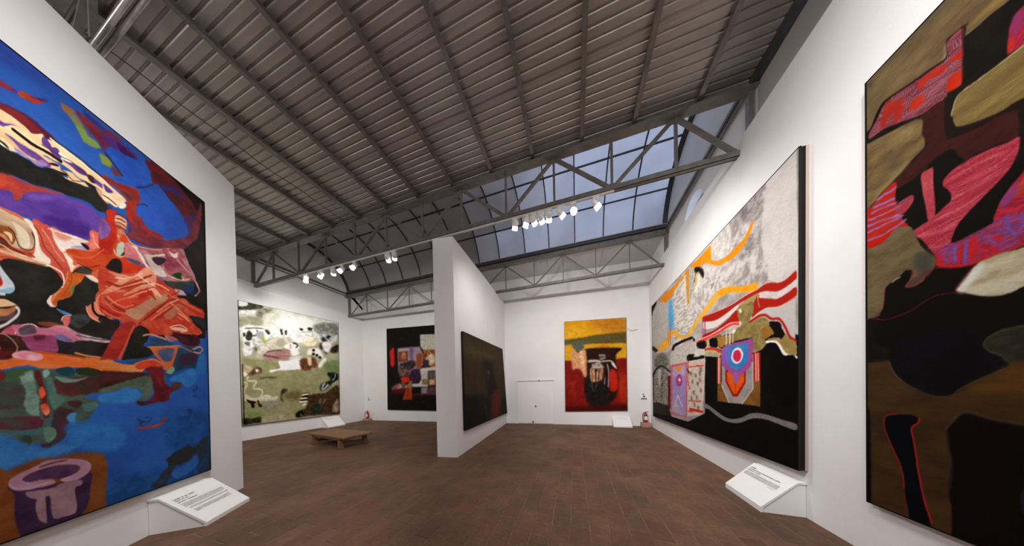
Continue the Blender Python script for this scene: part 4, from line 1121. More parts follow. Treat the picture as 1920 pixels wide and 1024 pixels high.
90 36 32 90 36 32 50 2 2 2 3 1 0 10,-214 3458 -183 3471 -148 3465 -144 3476 -180 3483 -212 3469
90 36 32 90 36 32 50 2 2 2 3 1 0 10,-215 3417 -184 3429 -149 3422 -145 3434 -181 3441 -213 3428
90 36 32 90 36 32 50 2 2 2 3 1 0 10,-216 3376 -185 3388 -150 3380 -146 3391 -182 3399 -215 3386
90 36 32 90 36 32 50 2 2 2 3 1 0 10,-217 3334 -186 3346 -151 3337 -147 3349 -183 3357 -216 3345
200 204 192 168 184 168 50 2 4 3 4 1 0 10,-221 3106 -205 3170 -181 3207 -159 3189 -169 3095 -193 3048 -215 3045
32 32 30 32 32 30 50 2 3 3 5 1 0 10,-167 3151 -152 3138 -149 3096 -177 3057 -185 3064 -165 3109
216 192 180 216 192 180 50 2 2 2 3 1 0 10,-240 3084 -225 3036 -185 3037 -142 3098 -140 3171 -147 3166 -148 3099 -186 3047 -220 3046 -233 3091
44 32 64 90 58 128 50 5 6 3 5 1 0 10,-126 3399 -90 3368 -50 3317 -34 3305 -68 3294 -108 3311
90 56 128 60 42 96 50 4 6 3 5 1 0 10,-135 3491 -104 3448 -65 3375 -33 3328 -59 3311 -107 3368
90 36 48 122 48 56 50 7 8 9 11 1 0 10,-140 3300 -34 3281 102 3316 334 3443 394 3494 564 3758 626 4049 620 4277 545 4016 461 3744 339 3585 185 3469 68 3438 16 3508 -26 3575 -98 3385
138 72 80 176 120 128 45 6 7 8 10 1 60 10,-61 3235 102 3310 381 3479 448 3307 519 3149 322 3026 171 2972 74 2979 3 3060 -38 3153
21 17 18 34 28 26 50 4 5 5 6 0 0 10,637 4174 587 3875 563 3744 443 3560 387 3483 406 3420 448 3321 508 3214 533 3128 574 3032 557 2910 471 2840 534 2800 627 2777 713 2792 771 4555 653 4451
168 44 30 106 36 52 50 6 8 7 10 1 0 10,-26 3575 16 3514 59 3438 -5 3382 -63 3456 -86 3529
176 88 104 200 122 128 50 4 5 3 5 1 0 10,-150 3216 -61 3230 -46 3147 -14 3074 -66 3033 -147 3054 -161 3078
74 70 96 74 70 96 50 4 5 3 5 1 0 10,-147 3054 -73 3074 -31 3064 -58 3032 -116 3027
224 200 192 224 200 192 50 2 3 4 5 1 0 10,-103 3209 -61 3235 -54 3189 -12 3145 21 3070 94 3013 84 2984 21 3034 -30 3099 -70 3190
200 138 120 200 138 120 50 3 3 2 3 1 0 10,-123 3242 -71 3228 26 3255 141 3315 228 3382 227 3396 141 3330 28 3270 -67 3243 -117 3257
216 204 200 184 160 160 50 3 4 4 5 1 0 10,-2 3186 81 3224 180 3297 180 3271 71 3194 78 3138 155 3120 184 3060 193 3027 113 2999 48 3061 6 3143
52 32 44 52 32 44 50 4 5 4 5 1 0 10,70 3188 179 3246 199 3219 136 3134 88 3131
122 48 64 160 90 104 50 6 7 9 11 1 0 10,162 3347 267 3388 332 3376 399 3280 445 3223 325 3133 215 3076 176 3156 200 3258
224 196 196 224 196 196 50 4 4 5 5 1 0 10,223 3361 276 3355 322 3396 308 3322 264 3309
192 138 148 192 138 148 50 4 4 3 3 1 0 10,313 3296 370 3246 441 3202 504 3162 513 3177 450 3217 379 3260 322 3310
38 56 31 28 42 28 50 5 6 5 5 1 0 10,258 3085 326 3153 371 3130 346 3064 290 3063
212 180 180 212 180 180 50 2 3 3 3 1 0 10,180 3055 255 3047 345 3058 445 3122 445 3132 347 3070 259 3058 184 3066
212 180 180 212 180 180 50 3 3 3 3 1 0 10,354 3123 365 3070 374 3077 363 3130
58 64 52 44 44 52 50 5 6 5 6 1 0 10,171 2953 255 3000 392 3060 492 3122 475 2988 364 2912 297 2935 211 2921
32 48 96 32 48 96 50 8 9 5 6 1 0 10,379 2999 478 3059 475 2960 400 2928
208 168 172 138 80 96 50 4 5 3 4 1 0 10,435 3188 498 3133 534 3067 551 3009 502 2932 515 2925 569 3013 551 3083 513 3152 449 3207
176 154 168 176 154 168 50 4 4 5 6 1 0 10,275 2918 354 2934 399 2886 317 2865
32 24 28 32 24 28 50 5 6 5 6 1 0 10,306 2847 423 2896 410 2850 316 2825
204 58 32 184 44 24 50 3 4 3 5 1 0 10,-224 2998 -171 3018 -83 3023 -15 3038 -34 2982 -111 2907 -190 2877 -203 2924
28 24 22 28 24 22 50 2 3 3 4 1 0 10,-283 2911 -253 2981 -216 3008 -187 2987 -190 2877 -256 2858 -298 2872
216 132 108 224 160 136 50 5 6 4 5 1 0 10,-42 2977 21 3046 93 2989 81 2886 33 2839 -37 2853 -104 2866
220 156 132 200 96 72 50 3 4 3 4 1 0 20,-285 2838 -198 2862 -103 2877 -44 2919 -153 2797 -261 2651 -332 2589 -331 2610 -230 2760 -214 2811
224 168 144 200 112 88 50 3 4 4 5 1 0 20,-181 2643 -124 2722 16 2879 90 2890 14 2795 -117 2658
168 40 24 196 64 48 50 3 5 3 5 1 0 10,-262 2619 -173 2646 33 2827 78 2788 -77 2629 -160 2541 -265 2523
224 164 140 224 164 140 50 3 4 4 5 1 0 10,42 2820 89 2829 126 2771 96 2734 59 2779
168 118 92 192 138 112 50 3 3 4 5 1 0 30,-177 2469 -79 2572 87 2755 187 2816 196 2763 63 2601 -57 2442 -91 2420
192 68 52 168 52 36 50 3 4 4 5 1 0 10,-67 2382 81 2546 226 2737 339 2821 313 2705 137 2491 39 2377 -34 2322
176 106 80 160 90 68 50 4 5 5 5 1 0 10,159 2561 314 2758 397 2817 359 2735 220 2517
90 28 20 90 28 20 50 3 3 2 3 1 0 10,-57 2390 65 2548 208 2737 297 2798 295 2810 203 2746 59 2556 -62 2397
90 28 20 90 28 20 50 2 3 2 3 1 0 10,-309 2556 -238 2498 -177 2475 -174 2485 -234 2507 -305 2565
90 28 20 90 28 20 50 2 3 2 3 1 0 10,-312 2388 -224 2384 -222 2394 -310 2398
224 160 138 224 160 138 50 3 4 4 5 1 0 10,98 2467 158 2498 187 2456 144 2381 96 2417
36 30 29 50 44 43 50 3 5 3 4 1 0 10,-350 2379 -269 2364 -218 2370 -229 2227 -355 2196
38 42 46 38 42 46 50 6 6 5 6 1 0 10,427 2609 516 2652 616 2641 619 2510 526 2556
232 180 156 232 180 156 50 4 4 3 3 1 0 10,305 2620 398 2568 457 2488 467 2498 406 2579 311 2631
138 36 24 138 36 24 50 2 2 3 5 1 0 10,-292 2724 -201 2722 -103 2802 43 2956 37 2971 -107 2817 -200 2740 -288 2741
224 140 112 224 140 112 50 2 2 3 5 1 0 10,-262 2653 -153 2746 -41 2844 -44 2858 -156 2759 -265 2666
216 117 92 216 117 92 50 2 2 3 4 1 0 10,-300 2682 -248 2661 -170 2684 -169 2698 -245 2674 -295 2694
240 180 156 240 180 156 50 2 2 3 5 1 0 10,-231 2796 -136 2843 -31 2943 -34 2955 -137 2856 -231 2809
240 184 160 240 184 160 50 2 3 4 5 1 0 10,-126 2648 -39 2731 74 2829 71 2839 -42 2741 -129 2657
216 106 80 216 106 80 50 2 2 3 5 1 0 10,-265 2527 -180 2604 -73 2670 -74 2683 -182 2616 -268 2537
224 130 106 224 130 106 50 2 2 3 4 1 0 10,-295 2582 -245 2537 -177 2519 -109 2567 -110 2577 -175 2530 -241 2548 -290 2592
212 102 76 212 102 76 50 2 2 3 4 1 0 10,-311 2514 -254 2459 -185 2449 -182 2462 -250 2471 -305 2524
230 168 144 230 168 144 50 2 3 4 5 1 0 10,79 2810 121 2758 136 2778 93 2829
156 36 24 156 36 24 50 2 3 4 5 1 0 10,8 2779 73 2706 82 2719 16 2792
138 32 20 138 32 20 50 2 3 4 5 1 0 10,207 2798 324 2905 255 2949 248 2936 313 2906 203 2809
212 92 64 212 92 64 50 2 3 5 6 1 0 10,161 2845 246 2802 380 2777 557 2728 566 2746 388 2794 253 2819 169 2860
224 132 104 224 132 104 50 2 3 5 5 1 0 10,220 2719 307 2658 400 2593 409 2606 315 2671 228 2731
168 44 26 168 44 26 50 3 3 5 6 1 0 10,285 2767 402 2729 528 2674 539 2694 411 2749 293 2786
224 136 112 224 136 112 50 2 3 4 5 1 0 10,-50 2335 63 2488 208 2663 203 2670 58 2495 -55 2342
122 28 18 122 28 18 50 2 3 4 5 1 0 10,22 2378 121 2519 251 2679 245 2686 116 2526 16 2385
216 160 136 216 160 136 50 2 3 4 5 1 0 10,101 2572 206 2699 308 2791 304 2800 202 2706 97 2579
122 28 18 122 28 18 50 2 2 3 5 1 0 10,-187 2710 -72 2797 56 2893 54 2903 -73 2807 -189 2719
240 192 168 240 192 168 50 2 3 4 5 1 0 10,-56 2910 14 2873 80 2855 84 2866 19 2884 -52 2921
216 96 72 216 96 72 50 2 2 3 4 1 0 10,-327 2424 -270 2389 -209 2386 -206 2401 -266 2404 -322 2438
122 24 16 122 24 16 50 2 2 3 4 1 0 10,-338 2462 -283 2429 -231 2413 -228 2423 -280 2438 -335 2471
216 106 76 216 106 76 50 3 3 5 6 1 0 10,302 2565 395 2511 483 2464 493 2480 404 2527 310 2580
138 32 20 138 32 20 50 2 3 5 5 1 0 10,196 2452 306 2511 424 2491 429 2505 308 2525 194 2464
232 160 136 232 160 136 50 2 3 4 5 1 0 10,48 2889 146 2885 208 2861 215 2877 152 2901 53 2904
138 42 36 138 42 36 50 1 2 2 3 1 0 10,-684 3000 -657 2941 -639 2857 -600 2793 -559 2724 -555 2732 -596 2801 -635 2864 -652 2948 -680 3007
216 132 112 216 132 112 50 1 2 2 3 1 0 10,-647 2992 -618 2941 -589 2853 -547 2785 -542 2795 -584 2862 -612 2950 -642 3002
255 236 224 255 236 224 50 1 2 2 3 1 0 10,-702 2987 -680 2926 -675 2836 -665 2772 -661 2776 -672 2839 -677 2930 -699 2992
244 228 224 244 228 224 50 1 2 2 3 1 0 10,-615 3022 -552 3031 -461 3046 -459 3054 -550 3038 -613 3029
240 230 228 240 230 228 50 1 2 2 3 1 0 10,-587 2955 -556 2901 -533 2886 -530 2894 -552 2908 -583 2962
216 96 64 216 96 64 50 1 2 2 3 1 0 10,-502 2869 -442 2876 -377 2924 -307 3039 -310 3044 -379 2931 -441 2885 -500 2878
138 36 16 138 36 16 50 1 2 2 3 1 0 10,-469 2813 -407 2808 -339 2865 -340 2875 -406 2818 -467 2823
232 144 92 232 144 92 50 1 2 2 3 1 0 10,-528 2703 -541 2612 -586 2501 -609 2418 -606 2416 -583 2499 -537 2611 -524 2703
138 52 16 138 52 16 50 1 2 2 3 1 0 10,-506 2704 -513 2616 -543 2527 -540 2525 -510 2615 -502 2706
240 160 144 240 160 144 50 1 2 2 3 1 0 10,-376 3148 -365 3073 -338 3037 -333 3046 -359 3081 -370 3154
244 216 200 244 216 200 50 1 2 2 3 1 0 10,-535 2871 -514 2818 -510 2754 -506 2757 -510 2822 -532 2876
58 24 16 58 24 16 50 1 2 1 3 1 0 10,-848 2800 -809 2796 -785 2756 -733 2738 -731 2745 -783 2762 -807 2802 -847 2807
240 216 184 240 216 184 50 1 2 1 3 1 0 10,-849 2753 -817 2750 -777 2728 -706 2721 -705 2728 -775 2735 -816 2757 -848 2760
200 138 80 200 138 80 50 1 2 1 3 1 0 10,-824 2826 -800 2802 -780 2767 -778 2771 -798 2807 -823 2831
240 164 140 240 164 140 50 1 2 2 3 1 0 10,-431 2431 -413 2356 -355 2312 -352 2321 -409 2363 -426 2436
232 152 128 232 152 128 50 1 2 2 3 1 0 10,-350 2575 -372 2492 -361 2424 -320 2385 -317 2392 -356 2430 -367 2494 -345 2574
28 16 12 28 16 12 50 1 2 2 3 1 0 10,-397 2477 -394 2410 -364 2366 -312 2359 -307 2382 -356 2387 -381 2423 -383 2485
140 36 34 168 48 40 50 2 3 5 7 1 0 20,-219 2314 -157 2376 -92 2384 -111 2277 -171 2130 -205 1993 -258 1960 -321 1956 -361 1941 -319 2049 -258 2229
196 88 60 196 88 60 50 3 5 2 3 1 0 10,-114 2352 -151 2238 -193 2097 -235 1978 -224 1971 -181 2091 -138 2233 -101 2348
27 25 25 40 36 31 50 3 4 3 5 1 0 10,-93 2338 -42 2364 19 2322 -2 2211 -39 2156 31 2111 30 2051 -77 2000 -175 1976 -206 1972 -171 2108 -136 2237
180 50 36 200 82 60 50 4 5 4 5 1 0 10,-49 2408 98 2477 308 2542 425 2551 499 2517 563 2478 521 2396 372 2373 237 2366 74 2300 1 2341
224 180 160 224 180 160 50 3 3 5 5 1 0 10,217 2412 294 2446 386 2445 373 2414 292 2400 238 2398
224 192 176 224 192 176 50 2 3 3 3 1 0 10,216 2418 305 2470 382 2453 382 2421 323 2400 324 2388 388 2413 390 2464 306 2482 214 2429
44 20 24 74 28 36 50 5 6 5 6 1 0 10,237 2366 372 2373 521 2396 530 2269 391 2228 289 2274
204 138 120 204 138 120 50 3 3 2 3 1 0 10,-34 2252 17 2277 90 2270 162 2254 168 2274 95 2290 19 2296 -36 2270
200 138 132 160 90 96 50 3 4 4 5 1 0 10,153 2319 214 2322 289 2287 255 2260 191 2253
36 64 92 48 80 108 50 4 5 4 5 1 0 10,26 2241 111 2260 191 2240 232 2210 42 2166
31 52 72 44 74 108 50 7 9 5 5 1 0 10,15 2167 320 2208 543 2243 580 2149 521 1968 358 1925 222 1849 178 1795 140 1893 86 2035
196 104 60 184 88 60 50 3 4 4 5 0 0 10,5 2147 298 2210 225 1952 245 1902 180 1871 140 1893 104 1988 49 2066
60 74 112 80 88 124 50 4 5 4 5 0 0 10,88 2121 189 2164 252 2156 216 2015 184 1998 143 1993 87 2072
216 122 68 216 122 68 50 3 3 2 3 1 0 10,11 2133 148 2164 301 2203 301 2219 148 2179 11 2147
54 40 58 54 40 58 50 10 12 5 6 1 0 10,317 2108 475 2146 510 2038 359 1966 292 2011
192 138 148 192 138 148 50 4 4 3 4 1 0 10,462 2189 541 2233 566 2206 525 2164 473 2171 468 2151 529 2145 584 2206 544 2253 457 2207
168 96 108 168 96 108 50 4 4 3 3 1 0 10,282 2195 364 2183 450 2148 456 2162 369 2196 286 2208
200 106 52 212 136 76 50 3 4 3 5 1 0 30,-361 1941 -279 1946 -176 1921 -95 1964 -8 2010 66 2008 122 1953 63 1898 -29 1890 -64 1853 -178 1844 -282 1841 -364 1850
212 72 44 184 52 40 50 4 5 4 5 1 0 10,-104 1929 -8 1986 65 1990 122 1941 44 1909 -46 1889 -97 1884
51 69 106 51 69 106 50 4 5 3 5 1 0 10,-176 1932 -94 1987 29 2039 29 2021 -78 1966 -137 1925
44 29 24 74 36 38 50 5 7 6 9 1 0 10,-364 1835 -178 1838 -56 1847 6 1834 -32 1773 -181 1745 -328 1689 -368 1678
70 88 76 92 106 90 50 5 7 10 14 1 0 10,-368 1658 -328 1678 -181 1745 -65 1806 5 1810 20 1692 27 1620 -38 1552 -107 1510 -123 1544 -63 1599 -78 1657 -167 1679 -287 1637 -369 1628
78 28 38 106 32 40 50 5 7 8 10 1 0 10,-29 1890 45 1921 121 1916 138 1818 136 1756 196 1694 283 1721 271 1668 194 1617 171 1529 71 1510 -4 1491 -82 1497 -21 1539 36 1596 30 1716 14 1811
122 36 48 122 36 48 50 6 8 4 5 1 0 10,60 1814 107 1767 115 1693 77 1741
52 80 60 78 52 48 50 7 8 4 5 1 0 10,219 1746 307 1748 305 1682 237 1643 217 1681
122 156 152 122 156 152 50 5 6 4 5 1 0 10,160 1870 224 1939 245 1902 201 1847
58 31 38 60 64 56 50 6 7 4 5 1 0 10,-106 1532 -21 1516 34 1524 -40 1482 -99 1492
52 120 200 44 102 180 50 8 9 15 17 1 0 10,178 1770 357 1898 481 1936 531 1869 449 1724 351 1695 307 1748
58 124 196 48 112 188 50 8 12 9 13 1 0 10,-287 1637 -167 1674 -87 1645 -71 1588 -156 1513 -290 1522 -371 1547 -370 1608
29 58 112 42 88 164 50 14 15 32 35 1 0 10,448 1696 525 1697 522 1583 468 1528 446 1613
29 58 112 42 88 164 50 13 14 29 33 1 0 10,273 1380 390 1395 425 1336 317 1322
44 102 176 44 102 176 50 9 9 5 6 1 0 10,539 2142 607 2138 606 1903 531 1869 481 1922'''.strip().split('\n'),
'R1': '''
180 174 170 142 135 132 50 8 5 14 9 0 260 10,7189 13698 -282 4394 -254 66 8414 -5491
186 180 176 198 193 189 50 6 5 8 7 0 300 10,400 4266 -16 4330 -27 2656 398 2980 494 3601 454 3998
140 132 130 196 190 186 55 15 10 37 26 1 110 10,5898 4839 2296 4171 1236 4277 979 4341 693 4314 417 4268 428 4033 491 3828 533 3394 396 3160 381 3027 432 2954 612 2979 1254 3267 2314 3446 3433 3315
110 104 102 160 152 150 50 49 37 51 39 1 60 10,978 4357 674 4282 504 4225 507 4041 657 4012 912 4109
122 116 114 170 164 160 50 65 49 61 46 1 60 10,762 3781 564 3795 493 3658 568 3504 767 3471 943 3573
201 195 189 154 148 144 45 86 49 72 41 1 60 10,2197 4015 1731 3935 1410 3683 1137 3327 1139 3189 1480 3225 1748 3093 2137 2965 2495 3121 2480 3687
203 198 192 168 162 156 50 37 23 15 9 1 60 10,1654 4289 1459 4313 1122 4220 1129 3809 1349 3797 1594 3938 1657 4132
154 148 140 208 202 194 55 45 21 28 13 1 40 30,3458 3988 3002 4223 2719 4285 2282 4150 2292 3745 2489 3358 2315 2835 2937 2479 3436 2563 3547 3448
168 163 160 184 180 176 50 55 20 46 16 0 0 10,5868 4566 4506 4313 3530 3931 3409 3405 3505 2575 5988 2184
22 17 15 22 17 15 50 50 15 63 19 1 0 10,6152 4545 4753 4340 5141 4125 5387 3869 6175 4099
214 125 18 221 138 30 50 11 7 15 9 1 0 10,2465 4272 2065 4251 1724 4254 1663 4215 1660 4015 1595 3909 1408 3812 1182 3771 1028 3781 798 3812 672 3924 623 3903 694 3788 843 3682 1055 3645 1293 3692 1470 3753 1663 3878 1838 3999 1990 4036 2238 4127
212 122 16 220 138 32 50 26 11 33 14 1 0 10,4507 4296 3976 4290 3315 4234 2829 4241 2720 4261 2614 4280 2540 4241 2566 4206 2888 4168 3319 4098 3528 4016 3905 4016 4325 4177
196 134 44 176 122 52 50 21 10 26 12 0 0 10,2719 4285 2524 4256 2512 3987 2535 3470 2663 3444 2678 3869
216 200 188 200 176 168 50 22 10 27 13 0 0 10,2786 4219 2700 4201 2670 3768 2626 3456 2731 3469 2763 3857
140 136 128 180 174 164 50 29 14 24 12 0 40 10,2515 4228 2282 4150 2290 3835 2386 3647 2524 3514
27 21 18 27 21 18 50 20 11 21 11 1 0 10,2282 4139 2070 4047 1934 3911 1909 3803 1957 3763 2034 3866 2134 3983 2242 3948 2268 3825 2298 3862 2250 3997
210 160 96 210 160 96 50 18 9 22 11 0 0 10,2197 4015 2135 3939 2181 3784 2271 3690 2316 3687 2236 3855
232 224 204 232 224 204 50 26 14 22 11 1 0 10,2135 3917 2076 3778 2163 3642 2296 3586 2249 3680 2160 3774
74 148 200 90 164 212 50 47 19 37 15 0 0 10,3712 3973 3495 3932 3395 3401 3455 3050 3704 3112 3766 3516
106 100 94 106 100 94 50 14 8 10 6 1 0 10,1685 3510 1651 3454 1670 3422 1644 3406 1624 3444 1661 3506
106 100 94 106 100 94 50 13 8 10 6 1 0 10,1616 3502 1617 3455 1591 3443 1590 3490
214 154 44 224 166 64 50 17 9 22 11 1 0 10,4770 2731 4376 2881 3943 2951 3705 3093 3353 3048 2985 2824 2762 2742 2552 2821 2312 2945 2052 3067 1746 3190 1479 3279 1191 3235 808 3072 587 3031 588 2928 809 2985 1140 3125 1332 3143 1545 3114 1822 3012 2096 2928 2315 2808 2556 2701 2873 2695 3229 2839 3562 2985 3713 2843 3794 2709 4293 2670
220 140 18 224 154 36 50 19 14 12 8 1 0 10,1479 3279 1191 3235 808 3072 587 3024 588 2935 809 2985 1140 3125 1332 3143
224 154 42 232 176 64 50 105 39 44 16 1 0 10,4571 2716 4377 2848 4028 2876 3719 2695 4206 2640
184 74 48 184 74 48 50 31 12 23 9 1 0 10,3830 3232 3791 2795 3760 2790 3800 3224
184 74 48 184 74 48 50 30 12 22 9 1 0 10,3673 3367 3672 2743 3643 2737 3644 3359
14 11 12 19 16 17 50 8 5 5 3 0 0 10,6054 874 5283 972 3855 985 3639 679 2660 692 1941 982 1915 2154 1502 2079 1496 2386 1259 2445 615 2324 273 2295 -74 2109 -84 407 7203 -2943
184 178 176 184 178 176 50 6 5 2 1 0 0 10,1920 2504 10 2705 13 2098 106 2143 161 2219 217 2404 339 2441 471 2540 698 2459 1918 2588
160 32 20 160 32 20 50 6 5 3 2 1 0 10,1948 2978 1559 2933 1100 2900 817 2923 594 2922 399 2932 212 2854 100 2858 2 2894 -1 2790 101 2764 243 2756 433 2838 576 2855 775 2859 1002 2847 1262 2797 1562 2778 1950 2862
224 188 180 224 188 180 50 6 5 6 4 1 0 10,1910 2965 1257 2900 815 2919 573 2917 397 2934 211 2854 98 2861 -1 2894 3 2901 102 2868 213 2862 400 2941 578 2925 820 2928 1263 2910 1917 2977
216 200 196 216 200 196 50 9 6 4 3 1 0 10,1950 2851 1562 2769 1262 2788 1002 2839 931 2830 979 2789 1263 2698 1565 2643 1953 2724
208 196 192 188 180 178 50 5 4 2 2 1 0 10,539 2854 433 2831 243 2750 101 2758 -1 2787 0 2700 101 2683 244 2664 352 2707 522 2789
160 28 18 160 28 18 50 10 6 4 3 1 0 10,1956 2597 1566 2604 1209 2682 979 2764 935 2559 1105 2599 1265 2600 1566 2565 1958 2512
160 32 20 160 32 20 50 5 4 2 2 1 0 10,531 2785 352 2704 244 2661 101 2677 0 2700 1 2592 102 2564 245 2558 402 2601 542 2592 667 2557 636 2684 644 2747 577 2811
228 184 172 228 184 172 50 5 4 5 4 1 0 10,779 2445 595 2517 434 2594 243 2551 114 2559 1 2588 5 2595 118 2567 246 2560 438 2603 603 2526 788 2455
216 54 44 224 72 74 50 12 8 9 6 1 0 10,2164 2461 1720 2482 1425 2512 1171 2548 1025 2546 925 2512 921 2547 1035 2585 1197 2589 1458 2556 1753 2529 2202 2513
236 176 172 236 176 172 50 10 6 9 6 1 0 10,2162 2523 1730 2527 1434 2555 1179 2596 1029 2582 908 2541 907 2553 1031 2596 1188 2611 1447 2571 1742 2544 2175 2542
168 30 22 168 30 22 50 6 5 2 2 1 0 10,723 2462 587 2503 501 2515 427 2492 344 2420 238 2389 188 2327 147 2248 92 2130 12 2057 -6 2077 67 2143 118 2254 160 2338 225 2415 334 2449 414 2520 512 2552 612 2540 753 2500
224 164 152 224 164 152 50 5 4 5 4 1 0 10,727 2455 578 2496 497 2498 431 2477 348 2406 240 2378 199 2331 164 2245 109 2128 102 2129 157 2246 192 2333 238 2385 346 2413 427 2484 499 2507 583 2506 735 2464
18 13 13 18 13 13 50 6 5 8 7 1 0 10,380 2405 292 2389 217 2358 182 2264 154 2179 219 2135 294 2171 390 2192 341 2223 294 2239 356 2323 375 2369
148 129 78 120 104 62 50 8 6 16 12 1 60 10,943 2793 851 2833 713 2866 576 2862 539 2840 544 2798 634 2789 645 2717 636 2654 687 2564 718 2481 525 2506 388 2429 380 2343 406 2252 458 2207 407 2154 425 2101 477 2053 664 2038 661 2205 701 2260 1011 2276 1271 2257 1572 2273 1702 2457 1443 2440 1108 2418 983 2472 867 2523 923 2588 968 2718
171 135 82 171 135 82 50 16 12 10 8 1 0 10,931 2805 775 2843 576 2862 536 2838 558 2811 693 2796
140 95 38 150 106 48 50 7 6 9 7 1 0 10,500 2332 405 2364 356 2323 294 2239 341 2216 390 2199 441 2189 492 2258
140 116 68 160 138 88 50 6 5 7 7 1 0 10,407 2182 249 2168 190 2135 133 2187 80 2112 9 2060 7 1902 164 1923 249 2095
232 228 220 232 228 220 50 5 5 1 1 1 0 10,417 2127 299 2109 248 2070 206 1999 160 1936 87 1898 1 1867 -6 1894 77 1926 139 1958 177 2012 222 2087 291 2139 418 2161
13 10 11 13 10 11 50 4 4 8 7 1 0 10,513 2015 408 2119 280 2101 221 1997 164 1923 5 1865 9 1365 257 1347 313 1889 496 1969
212 184 156 212 184 156 50 11 7 8 6 1 0 10,1248 2526 1264 2289 1244 2284 1229 2521
212 184 156 212 184 156 50 11 7 8 5 1 0 10,1154 2502 1169 2270 1151 2266 1136 2497
212 184 156 212 184 156 50 10 7 8 5 1 0 10,1078 2482 1092 2255 1074 2252 1060 2478
232 208 196 232 208 196 50 9 7 7 5 1 0 10,922 2559 923 2486 903 2480 902 2553
232 220 200 232 220 200 50 9 7 12 8 1 0 10,932 2756 886 2756 876 2704 910 2699
232 220 200 232 220 200 50 10 7 13 9 1 0 10,1107 2452 1032 2485 1020 2431 1070 2409
122 90 32 138 108 48 50 13 8 16 10 1 0 10,1568 2487 1382 2464 1386 2278 1705 2337 1702 2457
90 26 20 90 26 20 50 7 6 6 4 1 0 10,587 2817 550 2666 527 2637 514 2643 533 2664 569 2813
208 128 112 208 128 112 50 6 5 6 4 1 0 10,575 2812 539 2660 525 2657 561 2809
110 74 30 128 88 42 50 7 5 5 3 0 0 10,1504 1612 526 1626 531 1256 1192 1259 1511 1264
196 58 40 196 58 40 50 9 5 3 2 0 0 10,1508 2075 1398 2061 1413 1588 1517 1589
240 200 188 240 200 188 50 6 4 3 2 0 0 10,1471 2070 1446 2067 1455 1588 1480 1588
232 160 144 232 160 144 50 6 4 3 2 0 0 10,1428 2061 1413 2059 1422 1588 1437 1588
168 28 24 168 28 24 50 5 4 2 2 0 0 10,657 2026 522 2021 526 1626 663 1614
240 208 196 240 208 196 50 4 3 2 2 0 0 10,611 2022 592 2023 593 1613 612 1610
240 208 196 240 208 196 50 4 3 2 2 0 0 10,569 2019 555 2020 552 1621 571 1615
138 132 130 154 148 146 50 7 5 4 3 0 0 10,1376 1984 655 1904 660 1507 885 1266 1192 1259 1384 1535
228 220 212 228 220 212 50 7 4 3 2 0 0 10,1393 1564 1198 1254 1183 1259 1377 1568
232 220 208 232 220 208 50 5 4 2 2 0 0 10,663 2014 666 1508 892 1262 881 1257 654 1506 652 2013
148 24 15 148 24 15 50 7 5 4 3 0 0 10,1278 1845 800 1792 803 1601 976 1377 1099 1371 1281 1627
216 80 14 224 100 26 50 10 7 13 9 0 0 10,1237 1788 834 1747 835 1618 1011 1414 1073 1412 1234 1626
184 60 12 184 60 12 50 12 8 8 5 1 0 10,1037 1625 1040 1430 1021 1431 1018 1625
160 74 134 138 74 146 40 10 7 12 9 0 0 10,1386 2209 1243 2257 951 2253 660 2248 652 2132 664 1936 716 1833 822 1762 913 1702 1021 1587 1081 1709 1250 1825 1377 1928 1398 2080
154 90 160 154 90 160 50 40 28 12 9 1 0 10,1030 1775 935 1719 1021 1570 1093 1710
138 90 168 138 90 168 50 35 22 15 9 1 0 10,1372 2188 1202 2232 1235 1932 1347 1943 1389 2079
47 118 174 58 128 180 50 16 11 12 9 0 0 10,1244 2212 951 2211 742 2188 746 1930 843 1860 1005 1790 1181 1891 1248 1969
106 106 180 106 106 180 50 33 22 14 9 1 0 10,1244 2212 1163 2216 1168 1908 1248 1969
220 216 228 220 216 228 50 8 6 2 2 1 0 10,1121 2043 1087 2125 1012 2164 929 2153 866 2090 854 2015 898 1939 980 1906 1065 1932 1114 1990
192 42 72 192 42 72 50 8 5 2 2 1 0 10,1081 2037 1049 2110 981 2128 918 2098 890 2028 920 1958 984 1937 1052 1973
184 64 48 184 64 48 50 10 6 17 10 1 0 10,1904 2296 1757 2308 1588 2278 1402 2193 1403 2141 1589 2219 1759 2251 1905 2254
232 196 184 232 196 184 50 10 6 10 6 1 0 10,1906 2308 1720 2314 1559 2279 1401 2203 1391 2215 1551 2293 1724 2330 1916 2325
208 168 96 208 168 96 50 11 7 17 10 1 0 10,1905 2254 1723 2245 1403 2141 1403 2109 1724 2205 1906 2228
154 146 124 176 164 136 50 14 8 17 10 0 0 10,1906 2228 1724 2213 1403 2118 1434 2066 1591 2106 1726 2134 1908 2148
207 184 140 196 154 90 50 15 8 19 11 0 0 10,1882 2460 1754 2475 1756 2353 1884 2355
15 12 13 15 12 13 50 12 7 25 15 1 0 10,1737 2451 1552 2451 1489 2399 1492 2265 1722 2326
148 108 44 160 122 58 50 12 8 15 10 0 0 10,1473 2434 1282 2428 1242 2311 1342 2239 1431 2236 1491 2303
216 200 176 216 200 176 50 11 7 8 6 1 0 10,1250 2461 1254 2274 1232 2270 1229 2455
216 200 176 216 200 176 50 11 7 8 5 1 0 10,1162 2439 1165 2257 1144 2253 1141 2434
126 120 118 108 102 100 50 7 5 5 3 1 25 10,2087 1179 1891 1184 1611 1098 1364 1012 1144 989 922 1039 725 1131 569 1158 393 1152 207 1124 17 1098 18 1024 208 1051 394 1081 570 1083 747 1041 901 968 1093 927 1308 928 1548 987 1819 1086 2089 1068
26 22 20 26 22 20 50 45 15 56 18 1 0 10,5369 2977 4974 2871 4670 2698 4982 2693 5380 2735
